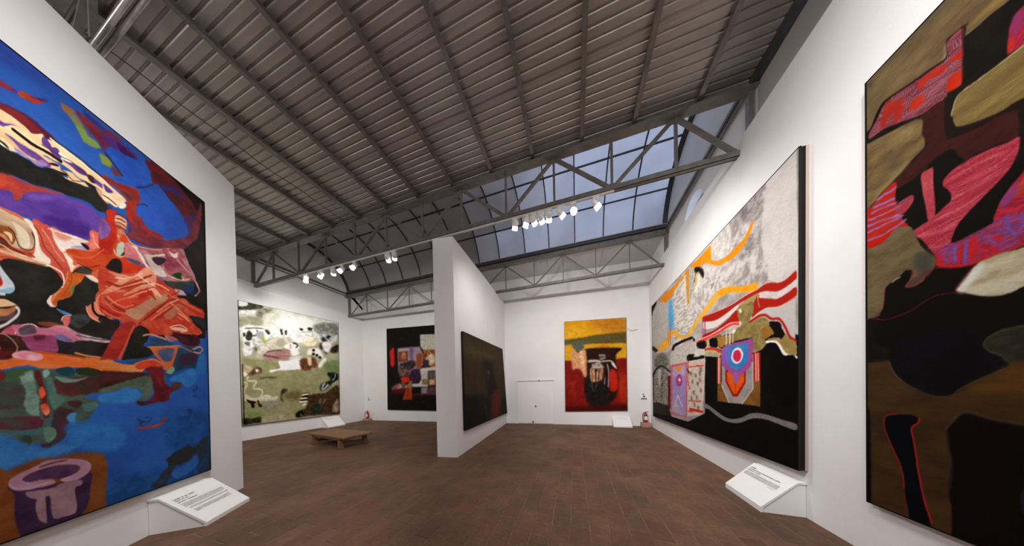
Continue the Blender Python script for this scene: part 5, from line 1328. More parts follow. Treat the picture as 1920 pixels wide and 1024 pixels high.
140 136 128 168 164 156 50 38 14 47 17 1 0 10,5563 2762 4773 2644 3801 2499 3589 2176 3757 1594 3934 978 4844 969 5651 905
78 74 68 138 134 124 50 75 27 93 34 1 40 10,5053 2326 4881 2555 4481 2584 4041 2504 3846 2324 3853 2142 4316 2087 4795 2125
168 162 152 92 88 80 50 57 20 47 17 1 45 4,5127 1896 4797 2090 4315 2120 3899 1963 3813 1715 3894 982 4545 975 5168 980
42 38 34 138 132 122 50 112 40 47 17 0 0 10,4457 1999 4320 1990 4248 1533 4355 1073 4525 1465
220 214 204 220 214 204 50 98 34 49 17 0 0 10,4617 2077 4427 2063 4504 1532 4583 1464
28 23 21 28 23 21 50 35 13 44 16 1 0 10,5119 1871 4836 2076 4397 2150 4010 2042 3705 1931 3435 1837 3371 1871 3634 1965 3941 2079 4410 2204 4967 2120 5287 1901
42 36 33 42 36 33 50 47 15 35 11 1 0 10,5235 1909 5276 1001 5172 1008 5133 1904
34 28 26 56 50 46 50 58 21 48 17 0 0 10,5285 934 4842 1004 4450 983 3855 970 3639 679 5300 596
90 20 18 90 20 18 50 31 12 39 15 0 0 10,3864 1839 3659 1830 3691 880 3872 922
200 194 186 164 158 150 45 24 11 30 13 0 30 10,3541 2547 2321 2579 2309 2138 2673 2108 3664 2125 3658 2301
23 17 15 23 17 15 50 23 10 17 8 0 0 10,3427 2502 3347 2602 2904 2622 2408 2616 2364 2538 2271 2548 2416 2674 2959 2690 3454 2672 3586 2549
202 160 160 168 160 156 50 22 10 28 13 0 0 10,3335 2555 2390 2570 2415 2516 3304 2508
19 15 14 19 15 14 50 16 9 41 22 1 0 10,2234 2481 2025 2484 1871 2442 1874 2317 2069 2318 2214 2398
210 204 196 184 178 170 50 20 11 21 11 0 0 10,2303 2368 1912 2302 1915 2154 2308 2184
21 15 15 21 15 15 50 18 9 34 18 1 0 10,2643 2277 2352 2260 2331 2187 1934 2178 1916 2091 2287 2113 2647 2130
212 200 192 212 200 192 50 18 9 23 12 0 0 10,2301 2483 2233 2515 2241 2198 2308 2184
192 90 106 192 90 106 50 20 9 31 14 0 0 10,3664 2125 2673 2108 2698 811 2986 771 3674 734
143 127 174 164 140 184 50 25 11 31 14 0 60 10,3536 2070 2753 2079 2772 826 2985 797 3577 834
188 168 192 168 144 184 50 100 44 31 14 0 0 10,3487 2051 2754 2066 2761 1789 3495 1822
168 160 168 168 160 168 50 163 69 34 14 0 0 10,3553 1128 3347 1142 2985 824 3549 823
216 138 28 216 138 28 50 20 9 32 14 0 0 10,3398 2044 2892 2054 3145 1893
208 74 52 208 74 52 50 20 9 19 8 0 0 10,3603 2098 2682 2085 2691 2111 3615 2128
138 63 134 138 63 134 50 25 11 31 14 1 0 10,3297 1702 3196 1836 3043 1842 2947 1719 2974 1588 3113 1536 3255 1577
196 64 110 196 64 110 50 25 11 31 14 1 0 10,3232 1700 3148 1793 3045 1789 2988 1694 3050 1602 3172 1603
240 220 224 240 220 224 50 17 8 31 14 0 0 10,3149 1739 3052 1749 3042 1669 3140 1657
240 236 240 240 236 240 50 13 6 6 3 0 0 10,3213 1307 3400 1008 2936 1012 3188 1309 3218 1303 2964 1012 3369 1016 3183 1305
185 168 154 208 196 184 50 14 7 22 12 0 30 10,2662 2131 1916 2112 1943 1752 2019 950 2698 811
192 64 58 192 64 58 50 21 10 52 25 1 0 10,2644 2123 2658 1635 2582 1480 2538 1486 2611 1636 2599 2118
192 64 58 192 64 58 50 18 9 45 23 1 0 10,2573 1976 1986 1961 1990 1980 2578 1998
192 64 58 192 64 58 50 17 9 43 23 1 0 10,2256 1973 2028 1953 2027 1973 2256 1994
192 64 58 192 64 58 50 19 10 47 24 1 0 10,2608 1182 2086 1207 2084 1227 2605 1204
192 64 58 192 64 58 50 20 10 51 25 1 0 10,2670 930 2450 930 2439 952 2658 953
192 48 30 192 48 30 50 15 8 23 12 0 0 10,2600 1034 2269 1032 1998 1029 1999 979 2315 969 2601 960
44 36 34 44 36 34 50 30 15 50 25 1 0 10,2524 1878 2504 1786 2466 1786 2485 1878
92 44 42 92 44 42 50 27 14 46 24 1 0 10,2313 1819 2295 1730 2260 1731 2278 1819
44 36 34 44 36 34 50 25 14 42 23 1 0 10,2138 1854 2122 1768 2089 1769 2105 1853
92 44 42 92 44 42 50 29 15 48 24 1 0 10,2456 1684 2437 1593 2400 1595 2418 1685
44 36 34 44 36 34 50 26 14 44 23 1 0 10,2229 1632 2212 1546 2178 1548 2195 1634
92 44 42 92 44 42 50 25 14 42 23 1 0 10,2105 1497 2089 1413 2056 1416 2072 1499
44 36 34 44 36 34 50 29 14 48 24 1 0 10,2415 1446 2396 1357 2359 1361 2378 1449
92 44 42 92 44 42 50 27 14 45 23 1 0 10,2280 1334 2263 1248 2228 1252 2245 1338
44 36 34 44 36 34 50 30 15 50 25 1 0 10,2514 1299 2495 1209 2456 1214 2476 1304
92 44 42 92 44 42 50 26 14 43 23 1 0 10,2142 1720 2125 1635 2092 1636 2108 1721
44 36 34 44 36 34 50 25 13 42 22 1 0 10,2095 1939 2079 1854 2046 1854 2062 1938
92 44 42 92 44 42 50 28 14 47 24 1 0 10,2375 1165 2357 1078 2320 1084 2339 1170
44 36 34 44 36 34 50 26 14 44 23 1 0 10,2220 1109 2203 1025 2169 1031 2186 1114
200 90 80 200 90 80 50 21 10 16 8 1 0 10,2683 1987 2632 1852 2602 1853 2652 1987
28 20 18 28 20 18 50 21 10 16 8 1 0 10,2693 1948 2593 1845 2553 1853 2652 1955
216 208 200 216 208 200 50 16 9 12 7 1 0 10,1927 2138 1954 1753 2013 1756 1977 1625 2046 1229 2022 1229 1954 1624 1990 1754 1932 1751 1904 2134
184 48 74 184 48 74 50 13 7 12 7 1 0 10,1983 2939 1991 2593 1975 2590 1967 2935
184 48 74 184 48 74 50 12 7 12 6 1 0 10,1925 2922 1932 2580 1917 2576 1910 2917
74 58 138 74 58 138 50 12 7 12 6 1 0 10,1895 2912 1894 2592 1879 2589 1880 2908'''.strip().split('\n'),
'R2': '''
26 23 20 33 29 24 50 2 3 2 3 0 0 10,-568 7691 -1570 4595 -1582 475 -531 -681
122 104 72 99 82 58 55 2 4 2 4 1 110 20,-545 4192 -546 4469 -1074 4451 -1503 4139 -1543 3719 -1392 3766 -1300 3801 -1236 3819 -1186 3830 -1147 3830 -1106 3837 -1104 3893 -1090 3909 -1032 3914 -1030 3837 -1024 3804 -941 3836 -839 3862 -722 3909 -670 3870 -619 3780 -543 3867
78 70 62 106 90 64 50 27 39 16 24 1 0 10,-589 4198 -839 4202 -1033 4183 -1151 4172 -1136 4122 -1024 4156 -850 4154 -671 4183 -631 4115 -589 4135
140 116 64 122 100 56 50 9 16 2 3 1 0 30,-1114 3871 -1186 3848 -1252 3828 -1220 3884 -1136 3887
138 124 96 138 124 96 50 7 11 2 4 1 0 10,-1019 3895 -1030 3907 -1032 3819 -1019 3810 -1006 3830 -1019 3839
138 120 96 138 120 96 50 3 5 1 2 1 0 10,-1102 3837 -1148 3827 -1187 3827 -1247 3812 -1246 3818 -1186 3833 -1146 3833 -1101 3843
58 26 26 58 26 26 50 4 6 1 2 1 0 10,-729 3893 -852 3852 -953 3815 -1026 3794 -1035 3849 -1033 3911 -1068 3907 -1111 3895 -1107 3908 -1064 3920 -1028 3924 -1029 3859 -1021 3807 -949 3829 -847 3866 -724 3909
110 47 56 138 68 80 50 3 4 3 4 1 30 50,-619 3735 -629 3759 -683 3828 -728 3884 -849 3847 -951 3815 -1028 3798 -1032 3903 -1092 3906 -1094 3795 -1092 3568 -1074 3545 -1032 3566 -1021 3524 -921 3554 -827 3613 -721 3680 -629 3697
110 47 56 168 120 128 34 3 4 3 4 1 9 1020,-619 3735 -629 3759 -683 3828 -728 3884 -849 3847 -951 3815 -1028 3798 -1032 3903 -1092 3906 -1094 3795 -1092 3568 -1074 3545 -1032 3566 -1021 3524 -921 3554 -827 3613 -721 3680 -629 3697
184 44 28 160 42 34 50 4 7 4 7 1 0 10,-1045 3772 -1086 3766 -1090 3733 -1086 3712 -1045 3752
192 50 24 176 42 24 50 4 7 3 5 1 0 10,-1032 3637 -1058 3657 -1090 3628 -1092 3568 -1074 3545 -1032 3566
184 48 32 160 42 40 50 6 9 5 8 1 0 10,-897 3807 -941 3806 -988 3791 -1028 3762 -1015 3724 -951 3763 -912 3748
188 52 32 168 44 28 50 5 8 5 8 1 0 10,-865 3709 -922 3693 -931 3654 -911 3627 -860 3653
184 48 32 160 44 34 50 8 11 6 8 1 0 10,-703 3796 -734 3859 -799 3809 -827 3781 -827 3725 -799 3647 -776 3658 -770 3739 -746 3752 -715 3687 -690 3734
58 22 24 58 22 24 50 3 5 1 2 1 0 10,-1088 3914 -1092 3798 -1090 3569 -1094 3564 -1096 3792 -1092 3908
154 112 120 154 112 120 50 2 4 1 2 1 0 10,-922 3695 -988 3681 -1029 3669 -1028 3672 -987 3684 -921 3699
154 106 116 154 106 116 50 2 3 1 2 1 0 10,-931 3698 -1024 3661 -1023 3664 -931 3701
154 106 116 154 106 116 50 2 3 1 2 1 0 10,-931 3680 -1024 3643 -1023 3645 -931 3683
154 106 116 154 106 116 50 2 3 1 2 1 0 10,-931 3662 -1024 3624 -1023 3627 -931 3665
154 106 116 154 106 116 50 2 3 1 2 1 0 10,-931 3644 -1024 3606 -1023 3609 -931 3647
154 106 116 154 106 116 50 2 3 1 2 1 0 10,-931 3626 -1024 3587 -1023 3590 -931 3629
154 106 116 154 106 116 50 2 3 1 2 1 0 10,-931 3608 -1024 3569 -1023 3572 -931 3611
154 106 116 154 106 116 50 2 3 1 2 1 0 10,-931 3590 -1024 3551 -1023 3553 -931 3593
156 40 64 184 48 58 50 2 4 2 3 1 0 30,-1246 3531 -1248 3607 -1258 3674 -1283 3704 -1312 3689 -1340 3585 -1340 3468 -1298 3488 -1249 3502
156 40 64 108 28 56 30 2 4 2 3 1 13 1129,-1246 3531 -1248 3607 -1258 3674 -1283 3704 -1312 3689 -1340 3585 -1340 3468 -1298 3488 -1249 3502
122 58 104 144 48 90 50 8 15 2 3 1 0 10,-1258 3686 -1283 3698 -1292 3643 -1277 3585 -1259 3590
184 48 40 184 48 40 50 5 9 2 3 1 0 10,-1248 3571 -1265 3562 -1265 3515 -1249 3508
143 122 74 116 96 58 55 2 3 2 3 1 60 40,-1053 3427 -1066 3473 -1098 3493 -1136 3488 -1204 3483 -1252 3486 -1301 3489 -1462 3461 -1463 3158 -1301 3181 -1259 3188 -1204 3195 -1132 3229 -1074 3284 -1057 3345 -1047 3400
143 122 74 108 90 54 25 2 3 2 3 1 16 1180,-1053 3427 -1066 3473 -1098 3493 -1136 3488 -1204 3483 -1252 3486 -1301 3489 -1462 3461 -1463 3158 -1301 3181 -1259 3188 -1204 3195 -1132 3229 -1074 3284 -1057 3345 -1047 3400
106 86 54 133 112 68 50 10 19 2 3 1 0 30,-1113 3445 -1220 3428 -1301 3420 -1301 3396 -1220 3391 -1129 3386
184 166 124 184 166 124 50 3 5 1 2 1 0 10,-1050 3386 -1067 3470 -1099 3489 -1152 3483 -1221 3480 -1302 3480 -1300 3487 -1219 3487 -1150 3491 -1097 3496 -1064 3477 -1047 3392
176 160 120 176 160 120 50 3 5 1 2 1 0 10,-1055 3347 -1073 3283 -1133 3226 -1205 3192 -1204 3198 -1132 3232 -1074 3288 -1058 3347
67 34 30 58 28 24 50 3 4 2 4 1 0 10,-919 3547 -1015 3537 -1019 3475 -1023 3313 -1057 3232 -1151 3192 -1220 3185 -1271 3153 -1277 3116 -1277 2985 -1220 3012 -1151 3029 -1090 3039 -1053 3153 -1023 3171 -959 3164 -921 3127 -798 3122 -780 3179 -803 3207 -931 3291 -936 3338 -921 3453
36 26 23 36 26 23 50 2 4 2 3 1 0 10,-1019 3546 -1053 3460 -1045 3393 -1061 3311 -1074 3282 -1143 3234 -1220 3198 -1271 3195 -1340 3162 -1340 3072 -1277 3139 -1220 3182 -1151 3189 -1057 3229 -1027 3258 -1025 3367
90 42 38 90 42 38 50 3 4 2 2 1 0 10,-915 3538 -925 3411 -934 3331 -937 3328 -927 3408 -918 3535
126 106 70 100 82 58 55 4 5 3 4 1 60 20,-615 3674 -696 3638 -810 3590 -911 3533 -921 3415 -933 3326 -921 3294 -859 3265 -780 3212 -707 3177 -627 3113 -540 3136 -543 3735
148 128 90 126 106 70 50 17 25 12 17 1 0 10,-746 3565 -838 3542 -881 3485 -815 3455 -745 3498
142 122 80 142 122 80 50 15 21 3 4 1 0 10,-655 3188 -757 3243 -848 3276 -859 3265 -780 3212 -681 3165
24 21 18 24 21 18 50 3 4 3 4 1 0 10,-798 3114 -869 3113 -916 3124 -920 3050 -940 2844 -987 2784 -949 2739 -879 2728 -847 2798 -808 2892 -780 3063
24 21 18 24 21 18 50 2 4 2 4 1 0 10,-969 3139 -1014 3151 -1053 3156 -1074 3090 -1098 3031 -1057 3023 -1023 2999 -1014 2950 -1040 2891 -1044 2831 -1014 2792 -973 2780 -969 2991
184 44 32 168 42 36 50 3 4 3 4 1 0 10,-627 3104 -688 3151 -763 3191 -786 3166 -780 3063 -791 2996 -869 3003 -874 2952 -836 2903 -808 2892 -847 2774 -779 2798 -686 2749 -612 2761 -539 2797 -540 3098
168 74 88 184 58 64 50 4 6 3 4 1 0 30,-786 3001 -858 3008 -874 2983 -872 2946 -836 2911 -803 2913 -780 2964
168 74 88 128 40 56 40 4 6 3 4 1 13 1158,-786 3001 -858 3008 -874 2983 -872 2946 -836 2911 -803 2913 -780 2964
154 116 180 168 90 120 40 4 6 6 9 1 0 10,-675 3122 -735 3130 -785 3129 -780 3146 -729 3147 -669 3140
154 116 180 168 90 120 40 5 6 6 9 1 0 10,-654 3073 -722 3064 -778 3051 -774 3068 -717 3081 -649 3091
154 116 180 168 90 120 40 5 6 6 9 1 0 10,-641 3039 -709 3031 -784 3013 -780 3029 -704 3048 -635 3057
154 116 180 168 90 120 40 5 6 7 9 1 0 10,-615 2995 -689 2977 -801 2966 -797 2982 -685 2994 -611 3013
154 116 180 168 90 120 40 5 6 6 9 1 0 10,-612 2943 -708 2928 -806 2896 -804 2912 -704 2944 -607 2961
154 116 180 168 90 120 40 4 6 6 9 1 0 10,-612 2889 -721 2884 -818 2880 -814 2895 -716 2900 -607 2906
154 116 180 168 90 120 40 4 6 6 9 1 0 10,-615 2823 -721 2807 -830 2831 -825 2847 -716 2823 -611 2840
188 32 20 188 32 20 50 4 5 3 4 1 0 10,-612 2797 -706 2806 -779 2815 -836 2814 -847 2774 -779 2781 -706 2754 -615 2754
184 68 80 200 92 100 50 3 4 2 4 1 0 3,-916 3116 -959 3119 -969 3102 -971 2989 -978 2762 -949 2746 -935 2871 -920 2997
184 68 80 138 40 56 30 3 4 2 4 1 6 1079,-916 3116 -959 3119 -969 3102 -971 2989 -978 2762 -949 2746 -935 2871 -920 2997
178 60 74 198 86 100 50 2 3 2 3 1 26 60,-868 2720 -959 2754 -1014 2792 -1044 2817 -1044 2866 -1027 2917 -1014 2943 -1016 2984 -1057 3016 -1113 3021 -1186 3010 -1246 2989 -1274 2988 -1283 2966 -1277 2902 -1253 2831 -1214 2781 -1158 2728 -1097 2663 -1065 2597 -1052 2500 -1027 2488 -982 2478 -963 2519 -920 2630
178 60 74 130 32 48 42 2 3 2 3 1 10 1163,-868 2720 -959 2754 -1014 2792 -1044 2817 -1044 2866 -1027 2917 -1014 2943 -1016 2984 -1057 3016 -1113 3021 -1186 3010 -1246 2989 -1274 2988 -1283 2966 -1277 2902 -1253 2831 -1214 2781 -1158 2728 -1097 2663 -1065 2597 -1052 2500 -1027 2488 -982 2478 -963 2519 -920 2630
142 36 52 142 36 52 50 2 3 4 7 1 0 10,-1031 2932 -1114 2925 -1204 2902 -1275 2951 -1274 2954 -1203 2906 -1113 2929 -1030 2936
142 36 52 142 36 52 50 2 3 4 7 1 0 10,-1044 2886 -1133 2867 -1221 2861 -1278 2918 -1277 2921 -1220 2864 -1132 2871 -1043 2890
142 36 52 142 36 52 50 2 3 4 7 1 0 10,-1048 2847 -1133 2828 -1214 2830 -1266 2877 -1265 2880 -1213 2833 -1132 2831 -1048 2851
142 36 52 142 36 52 50 2 3 4 7 1 0 10,-1040 2812 -1133 2788 -1208 2811 -1207 2814 -1132 2791 -1039 2815
142 36 52 142 36 52 50 2 3 4 7 1 0 10,-1014 2776 -1074 2770 -1159 2778 -1221 2811 -1220 2814 -1158 2782 -1073 2774 -1013 2780
142 36 52 142 36 52 50 2 3 4 7 1 0 10,-1073 3019 -1151 2994 -1237 2961 -1237 2965 -1150 2998 -1073 3023
142 36 52 142 36 52 50 2 4 5 8 1 0 10,-889 2703 -987 2665 -1074 2673 -1073 2677 -986 2669 -888 2707
142 36 52 142 36 52 50 2 4 5 7 1 0 10,-919 2636 -996 2607 -1066 2623 -1065 2627 -995 2611 -919 2640
142 36 52 142 36 52 50 2 4 5 7 1 0 10,-939 2578 -996 2563 -1053 2569 -1052 2573 -995 2567 -938 2582
142 36 52 142 36 52 50 2 4 4 7 1 0 10,-958 2715 -1014 2696 -1082 2715 -1081 2719 -1013 2700 -958 2719
142 36 52 142 36 52 50 2 3 4 7 1 0 10,-1057 2979 -1098 2981 -1169 2937 -1169 2940 -1097 2985 -1056 2983
220 138 142 220 138 142 50 2 3 4 7 1 0 10,-1032 2961 -1114 2966 -1221 2948 -1220 2951 -1113 2969 -1031 2964
220 138 142 220 138 142 50 2 3 4 7 1 0 10,-1053 2822 -1151 2824 -1237 2833 -1237 2835 -1150 2827 -1052 2825
220 138 142 220 138 142 50 2 4 4 7 1 0 10,-987 2731 -1074 2735 -1170 2756 -1169 2759 -1073 2739 -986 2735
220 138 142 220 138 142 50 2 4 5 7 1 0 10,-909 2666 -996 2637 -1066 2652 -1065 2655 -995 2640 -909 2670
220 138 142 220 138 142 50 2 4 5 7 1 0 10,-949 2549 -1005 2529 -1049 2544 -1048 2547 -1004 2532 -948 2552
160 40 60 184 48 64 50 2 3 2 3 1 50 30,-977 2501 -1005 2499 -1057 2520 -1113 2521 -1193 2550 -1200 2576 -1220 2655 -1253 2719 -1301 2793 -1464 2810 -1465 2325 -1302 2353 -1221 2348 -1158 2340 -1113 2338 -1052 2357 -995 2395 -977 2442
160 40 60 108 28 56 36 2 3 2 3 1 11 1173,-977 2501 -1005 2499 -1057 2520 -1113 2521 -1193 2550 -1200 2576 -1220 2655 -1253 2719 -1301 2793 -1464 2810 -1465 2325 -1302 2353 -1221 2348 -1158 2340 -1113 2338 -1052 2357 -995 2395 -977 2442
168 58 38 184 90 52 50 6 12 2 3 1 0 10,-1265 2678 -1301 2740 -1341 2725 -1341 2657 -1284 2650
124 68 128 154 58 106 50 8 16 2 3 1 0 10,-1220 2661 -1253 2725 -1284 2704 -1268 2663 -1234 2619
116 66 124 140 52 80 55 7 13 7 13 1 22 10,-982 2506 -1057 2517 -1151 2535 -1207 2552 -1253 2555 -1301 2535 -1302 2435 -1265 2364 -1214 2365 -1221 2417 -1179 2457 -1151 2436 -1151 2357 -1105 2370 -1113 2453 -1073 2485 -1065 2392 -1013 2407
116 66 124 176 74 120 40 7 13 7 13 1 9 1179,-982 2506 -1057 2517 -1151 2535 -1207 2552 -1253 2555 -1301 2535 -1302 2435 -1265 2364 -1214 2365 -1221 2417 -1179 2457 -1151 2436 -1151 2357 -1105 2370 -1113 2453 -1073 2485 -1065 2392 -1013 2407
106 90 176 122 74 144 50 5 9 5 9 1 0 10,-1239 2555 -1249 2468 -1270 2413 -1276 2420 -1257 2470 -1247 2553
106 90 176 122 74 144 50 5 10 5 10 1 0 10,-1182 2464 -1209 2403 -1215 2412 -1188 2473
106 90 176 122 74 144 50 6 10 6 10 1 0 10,-1100 2500 -1096 2371 -1106 2364 -1110 2493
106 90 176 122 74 144 50 6 11 6 11 1 0 10,-1060 2492 -1055 2394 -1066 2387 -1070 2484
106 90 176 122 74 144 50 5 9 5 9 1 0 10,-1279 2534 -1292 2477 -1280 2472 -1285 2456 -1299 2472 -1286 2536
184 40 48 184 40 48 50 6 11 6 11 1 0 10,-1073 2464 -1089 2468 -1085 2367 -1069 2369
184 40 48 184 40 48 50 7 11 7 11 1 0 10,-986 2481 -1005 2470 -1013 2393 -986 2407
184 40 48 184 40 48 50 6 10 6 10 1 0 10,-1117 2498 -1143 2507 -1147 2399 -1117 2363
184 40 48 184 40 48 50 5 10 5 10 1 0 10,-1200 2392 -1217 2388 -1217 2356 -1197 2362
184 40 48 184 40 48 50 5 10 5 10 1 0 10,-1200 2468 -1224 2456 -1224 2427 -1204 2441
196 42 32 196 42 32 50 3 5 1 2 1 0 10,-980 2414 -1052 2359 -1113 2340 -1159 2341 -1221 2350 -1303 2351 -1302 2360 -1220 2359 -1157 2351 -1112 2350 -1052 2369 -981 2423
24 20 17 24 20 17 50 2 3 2 3 1 0 10,-1050 2524 -1057 2587 -1077 2638 -1117 2677 -1158 2720 -1217 2783 -1283 2852 -1301 2793 -1253 2719 -1220 2655 -1200 2576 -1197 2550 -1136 2539
99 82 58 117 102 74 50 3 5 3 4 1 70 20,-539 2813 -615 2761 -706 2752 -779 2812 -847 2784 -874 2737 -899 2634 -939 2532 -972 2474 -977 2420 -968 2388 -939 2365 -919 2321 -878 2309 -835 2320 -835 2353 -862 2380 -873 2426 -835 2450 -796 2412 -736 2382 -717 2330 -704 2178 -671 2145 -623 2142 -536 2169
74 74 64 90 80 64 50 15 24 3 4 1 0 10,-889 2554 -939 2532 -977 2457 -958 2385 -919 2375 -889 2422 -878 2498
90 58 52 76 74 68 50 8 12 3 4 1 0 10,-832 2346 -862 2372 -899 2385 -958 2408 -968 2380 -924 2342 -889 2312 -841 2314
156 40 48 156 40 48 50 4 6 2 2 1 0 10,-837 2324 -859 2372 -876 2425 -871 2430 -855 2377 -832 2330
138 40 48 138 40 48 50 3 5 2 2 1 0 10,-840 2311 -889 2309 -925 2347 -969 2386 -967 2391 -923 2352 -888 2315 -839 2317
22 19 16 22 19 16 50 3 4 2 4 1 0 10,-717 2330 -736 2377 -796 2408 -835 2445 -862 2427 -857 2374 -832 2329 -840 2310 -889 2304 -958 2355 -982 2395 -1052 2350 -1136 2326 -1113 2284 -1069 2201 -1097 2155 -1165 2113 -1240 2095 -1302 2123 -1465 2146 -1466 1734 -715 1861 -684 2132 -710 2211
192 176 136 192 176 136 50 4 5 2 3 1 0 10,-761 2388 -779 2401 -806 2409 -804 2415 -777 2407 -758 2394
106 32 40 106 32 40 50 4 5 2 3 1 0 10,-718 2357 -708 2255 -696 2182 -656 2160 -658 2155 -699 2179 -712 2253 -722 2354
196 188 164 168 154 120 40 2 3 2 3 1 60 30,-1067 2202 -1085 2236 -1113 2284 -1136 2319 -1162 2338 -1221 2348 -1302 2341 -1465 2351 -1465 2166 -1302 2123 -1266 2103 -1221 2097 -1169 2115 -1109 2156 -1073 2186
216 216 204 216 216 204 50 10 17 2 3 1 0 10,-1069 2201 -1113 2277 -1151 2324 -1172 2306 -1143 2242 -1113 2202 -1089 2172
148 132 92 184 172 140 50 11 22 2 3 1 0 10,-1187 2246 -1253 2286 -1302 2282 -1302 2258 -1253 2225 -1214 2207
160 32 40 160 32 40 50 3 4 1 2 1 0 10,-981 2393 -1052 2351 -1137 2323 -1136 2328 -1052 2356 -981 2399
138 28 38 138 28 38 50 2 4 1 2 1 0 10,-1135 2325 -1096 2253 -1065 2204 -1067 2199 -1098 2248 -1137 2321
138 36 48 138 36 48 50 3 4 2 2 1 0 10,-643 2133 -716 2098 -790 2105 -868 2128 -920 2165 -986 2191 -1056 2180 -1098 2163 -1098 2167 -1056 2184 -986 2196 -918 2169 -866 2133 -788 2110 -716 2103 -643 2139
18 16 18 23 22 26 50 18 30 7 11 1 0 10,-740 1812 -800 1952 -938 1967 -1151 1898 -1165 1803 -1221 1729 -1247 1682 -1231 1640 -1169 1598 -1097 1545 -1056 1488 -985 1474 -918 1498 -844 1561 -776 1655 -740 1743
60 44 28 76 54 30 50 3 5 2 4 1 110 30,-534 1765 -608 1752 -696 1752 -740 1747 -770 1647 -844 1545 -918 1491 -985 1471 -1043 1477 -1081 1524 -1143 1586 -1204 1629 -1250 1670 -1234 1721 -1187 1766 -1167 1802 -1179 1846 -1221 1881 -1266 1894 -1342 1897 -1508 1898 -1511 439 -524 -609
44 42 34 56 52 42 50 5 9 2 3 1 0 10,-1169 1802 -1179 1846 -1221 1878 -1266 1891 -1342 1891 -1487 1900 -1488 1683 -1253 1688 -1231 1728 -1190 1763
74 52 28 92 63 30 50 13 26 2 3 1 0 40,-1113 1539 -1204 1616 -1253 1663 -1342 1632 -1342 1506 -1221 1514 -1151 1499
78 58 34 64 48 30 50 21 30 3 4 1 0 10,-622 1719 -734 1726 -764 1630 -844 1529 -918 1483 -833 1406 -621 1407
106 92 74 74 64 52 50 3 5 1 2 1 0 10,-737 1743 -774 1636 -843 1550 -917 1496 -985 1469 -1043 1478 -1081 1525 -1151 1586 -1218 1635 -1251 1669 -1233 1723 -1187 1769 -1168 1799 -1177 1838 -1218 1876 -1266 1889 -1303 1891 -1302 1896 -1265 1893 -1217 1881 -1175 1842 -1166 1799 -1186 1764 -1232 1720 -1249 1671 -1217 1640 -1150 1591 -1080 1530 -1042 1483 -985 1475 -918 1501 -845 1556 -778 1640 -742 1746
22 16 16 26 14 14 50 5 8 2 3 1 0 10,-1026 1220 -1038 1270 -1082 1348 -1114 1366 -1182 1344 -1298 1318 -1580 1308 -1583 -25 -1041 -901 -1048 558 -1040 745 -1037 878 -1049 1016 -1037 1098
74 66 54 74 66 54 50 4 7 1 2 1 0 10,-1027 1244 -1062 1318 -1093 1368 -1133 1364 -1209 1336 -1298 1318 -1299 1326 -1210 1344 -1134 1373 -1092 1377 -1058 1325 -1023 1250
52 48 44 52 48 44 50 6 9 1 2 1 0 10,-1023 1231 -1035 1107 -1046 987 -1037 838 -1043 839 -1051 989 -1040 1109 -1029 1233
14 15 19 14 15 19 50 3 4 3 4 1 0 10,-712 1246 -725 1294 -777 1314 -852 1322 -887 1311 -898 1286 -873 1240 -863 1196 -873 1124 -883 1000 -897 858 -913 740 -933 627 -955 538 -965 402 -857 325 -847 534 -829 688 -822 805 -803 907 -769 1019 -737 1112 -716 1177
168 34 40 168 34 40 50 3 4 2 3 1 0 10,-783 1321 -745 1316 -714 1289 -705 1233 -713 1164 -734 1099 -762 1015 -801 905 -815 812 -819 736 -824 739 -821 816 -806 910 -767 1020 -739 1103 -719 1167 -711 1234 -719 1285 -746 1309 -782 1313
122 28 34 122 28 34 50 3 4 2 3 1 0 10,-820 739 -827 632 -842 540 -845 544 -831 634 -823 741
176 36 44 176 36 44 50 3 5 2 2 1 0 10,-897 1301 -894 1274 -866 1238 -858 1195 -869 1132 -879 1040 -889 927 -903 817 -916 719 -936 626 -956 543 -963 552 -943 634 -924 726 -911 823 -897 932 -887 1044 -877 1137 -867 1197 -873 1231 -901 1267 -905 1300
38 36 42 38 36 42 50 5 9 2 3 1 0 10,-1286 923 -1298 961 -1329 975 -1329 820 -1294 816 -1286 859
12 10 10 12 10 10 50 11 14 2 3 1 0 10,-591 1258 -596 452 -620 466 -616 1262'''.strip().split('\n'),
